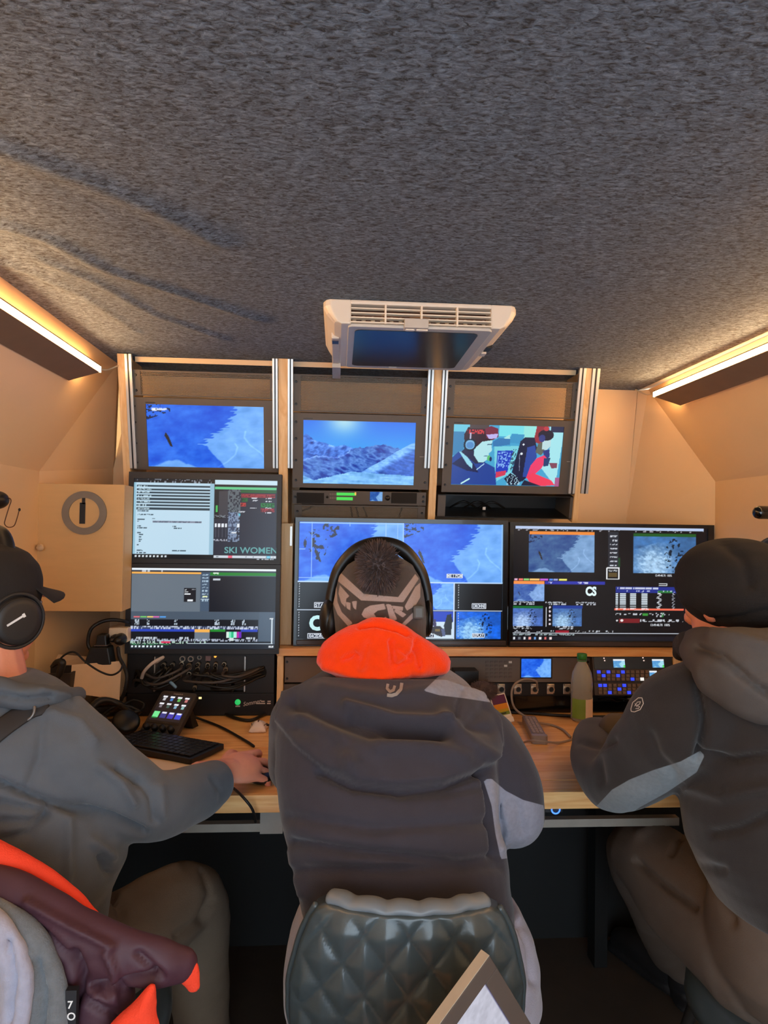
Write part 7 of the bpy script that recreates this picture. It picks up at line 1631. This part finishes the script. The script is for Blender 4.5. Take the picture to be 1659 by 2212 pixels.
part(t, 'wire', MB().tube([P(8, 1076, 1.72), P(20, 1076, 1.72), P(24, 1082, 1.72), P(20, 1094, 1.72), P(12, 1120, 1.72), P(10, 1132, 1.72), P(18, 1139, 1.72), P(30, 1136, 1.72), P(36, 1122, 1.72), P(41, 1104, 1.72)], .0012, 6, 5), pm('wire_brown', rgb(96, 60, 36), .4, .5), True); part(t, 'wire_tip', MB().ellipsoid(P(42, 1101, 1.72), (.003, 0, 0), (0, .003, 0), (0, 0, .004), 10, 8), BLK, True)
fw = vert(2.12)
q = fw.rect(234, 1356, 276, 1388); t = thing('socket_box', 'white socket box with black plugs under the wall cabinet', 'socket', fw.pt((q[0] + q[2]) / 2, q[1]))
part(t, 'box', MB().box(fw, q[0], q[1], q[2], q[3], -.2, 0), pm('socket_cream', rgb(236, 212, 180), .45), False, .004)
for x, y, r in ((262, 1380, .018), (250, 1378, .012)):
    cu, cv = fw.hit(x, y); part(t, 'plug', MB().lathe([(r, 0), (r, .012), (r * .7, .03), (r * .4, .045)], fw.pt(cu, cv, 0), fw.ez, 18), BLK, True)
q = fw.rect(193, 1392, 252, 1432); t = thing('power_adapter', 'black power adapter under the white socket box', 'adapter', fw.pt((q[0] + q[2]) / 2, q[1]))
part(t, 'body', MB().prism(fw, [(q[0], q[1]), (q[2], q[1] + .004), (q[2] - .01, q[3]), (q[0] + .018, q[3])], .0, .05), BLK, False, .004)
q2 = fw.rect(216, 1366, 242, 1393); part(t, 'plug', MB().prism(fw, [(q2[0], q2[1]), (q2[2], q2[1]), (q2[2] - .004, q2[3]), (q2[0] + .006, q2[3])], .01, .045), BLK, False, .004); part(t, 'band', MB().box(fw, q2[0] - .001, q2[1] + .004, q2[2] + .001, q2[1] + .007, .009, .0462), pm('band_grey', rgb(90, 80, 74), .5))
def wcable(pts, r, lb): return single('power_cable', MB().tube(pts, r, 8, 7), RUB, lb, 'cable', 'power cables by the left wall', smooth=True)
wcable([P(200, 1410, 2.08), P(190, 1390, 2.08), P(196, 1360, 2.08), P(215, 1345, 2.09), P(240, 1339, 2.1), P(268, 1342, 2.12), P(290, 1350, 2.2)], .0055, 'black power cable arching above the adapter to the stacked monitors')
wcable([P(255, 1400, 2.08), P(258, 1420, 2.08), P(268, 1440, 2.07), P(274, 1462, 2.06), P(270, 1490, 2.06), P(262, 1512, 2.07)], .0055, 'black power cable dropping beside the wooden post')
wcable([P(126, 1428, 2.0), P(138, 1416, 2.0), P(152, 1409, 2.0), P(165, 1411, 2.0), P(185, 1430, 2.0), P(215, 1450, 2.0), P(240, 1458, 2.0), P(258, 1450, 2.0), P(266, 1435, 2.03)], .0028, 'thin black cable curving across the cardboard')
cbx = [P(155, 1436, 2.06), P(262, 1428, 2.08), P(258, 1512, 2.06), P(150, 1496, 2.04)]
m = MB(); nn = (cbx[1] - cbx[0]).cross(cbx[3] - cbx[0]).normalized() * .004; m.add(cbx + [p + nn for p in cbx], [(0, 1, 2, 3), (7, 6, 5, 4), (0, 4, 5, 1), (1, 5, 6, 2), (2, 6, 7, 3), (3, 7, 4, 0)])
for i_, p in enumerate(m.v):
    if i_ % 4 in (2, 3): p.z = max(p.z, DZ + .001)
single('cardboard_sheet', m, pm('cardboard', rgb(236, 202, 160), .8, var=.06), 'pale cardboard sheet leaning behind the cable tangle', 'cardboard')
q = vert(2.02).rect(50, 1440, 152, 1500); t = thing('clutter_box', 'open dark box with cable ends beside the cardboard', 'box', (0.5 * (q[0] + q[2]), 2.02, DZ))
f3 = vert(2.02); h = q[3] - DZ - .02
part(t, 'base', MB().box(f3, q[0], DZ + .0005, q[2], DZ + .006, -.12, 0), BLK)
for a0, a1, d0, d1 in ((q[0], q[2], -.006, 0), (q[0], q[2], -.12, -.114), (q[0], q[0] + .006, -.114, -.006), (q[2] - .006, q[2], -.114, -.006)): part(t, 'side', MB().box(f3, a0, DZ + .006, a1, DZ + h, d0, d1), pm('box_brown', rgb(52, 42, 36), .6))
part(t, 'flap', MB().add([f3.pt(q[0], DZ + h, -.12), f3.pt(q[2], DZ + h, -.12), f3.pt(q[2], DZ + h + .02, -.15), f3.pt(q[0], DZ + h + .03, -.15)], [(0, 1, 2, 3)]), pm('cardboard', 0))
a = P(128, 1432, 2.0); single('clip_plug', MB().tube([P(112, 1440, 2.0), P(124, 1430, 2.0), P(134, 1432, 2.0), P(130, 1450, 2.0), P(124, 1466, 2.0)], [.005, .009, .011, .010, .007], 10, 5), BLK, 'small black plug hanging over the dark box', 'plug', smooth=True)
# ------------------------------------------------------------------ right wall
g0 = P(1640, 1107, 1.62)
t = thing('wall_bar', 'black rounded bar reaching from the right wall above the beanie', 'bar', g0)
part(t, 'bar', MB().tube([g0, Vector((xr - .03, 1.66, g0.z + .002)), Vector((xr - .002, 1.68, g0.z + .002))], [.0165, .0165, .0165], 18, 6), BLKG, True)
part(t, 'seam', MB().tube([g0 + Vector((.004, -.0168, .004)), Vector((xr - .04, 1.64, g0.z + .006))], .0012, 6), RUB, True); part(t, 'base_plate', MB().cyl((xr - .012, 1.68, g0.z), (xr - .0005, 1.68, g0.z), .03, 20), BLK, True)
gc = P(1672, 1196, 1.70)
t = thing('coiled_cable', 'coil of dark cable hanging on the right wall behind the beanie', 'cable coil', gc)
for k in range(4): part(t, 'winding', MB().torus(gc + Vector((0, .008 * k, -.003 * k)), (.25, 1, 0), .040 - .002 * k, .0042, 36, 8), pm('coil_grey', rgb(48, 50, 56), .45), True)
part(t, 'wall_hook', MB().tube([gc + Vector((0, .012, .034)), Vector((xr - .001, gc.y + .04, gc.z + .04))], .004, 8), ALU, True)
bpy.context.view_layer.update()
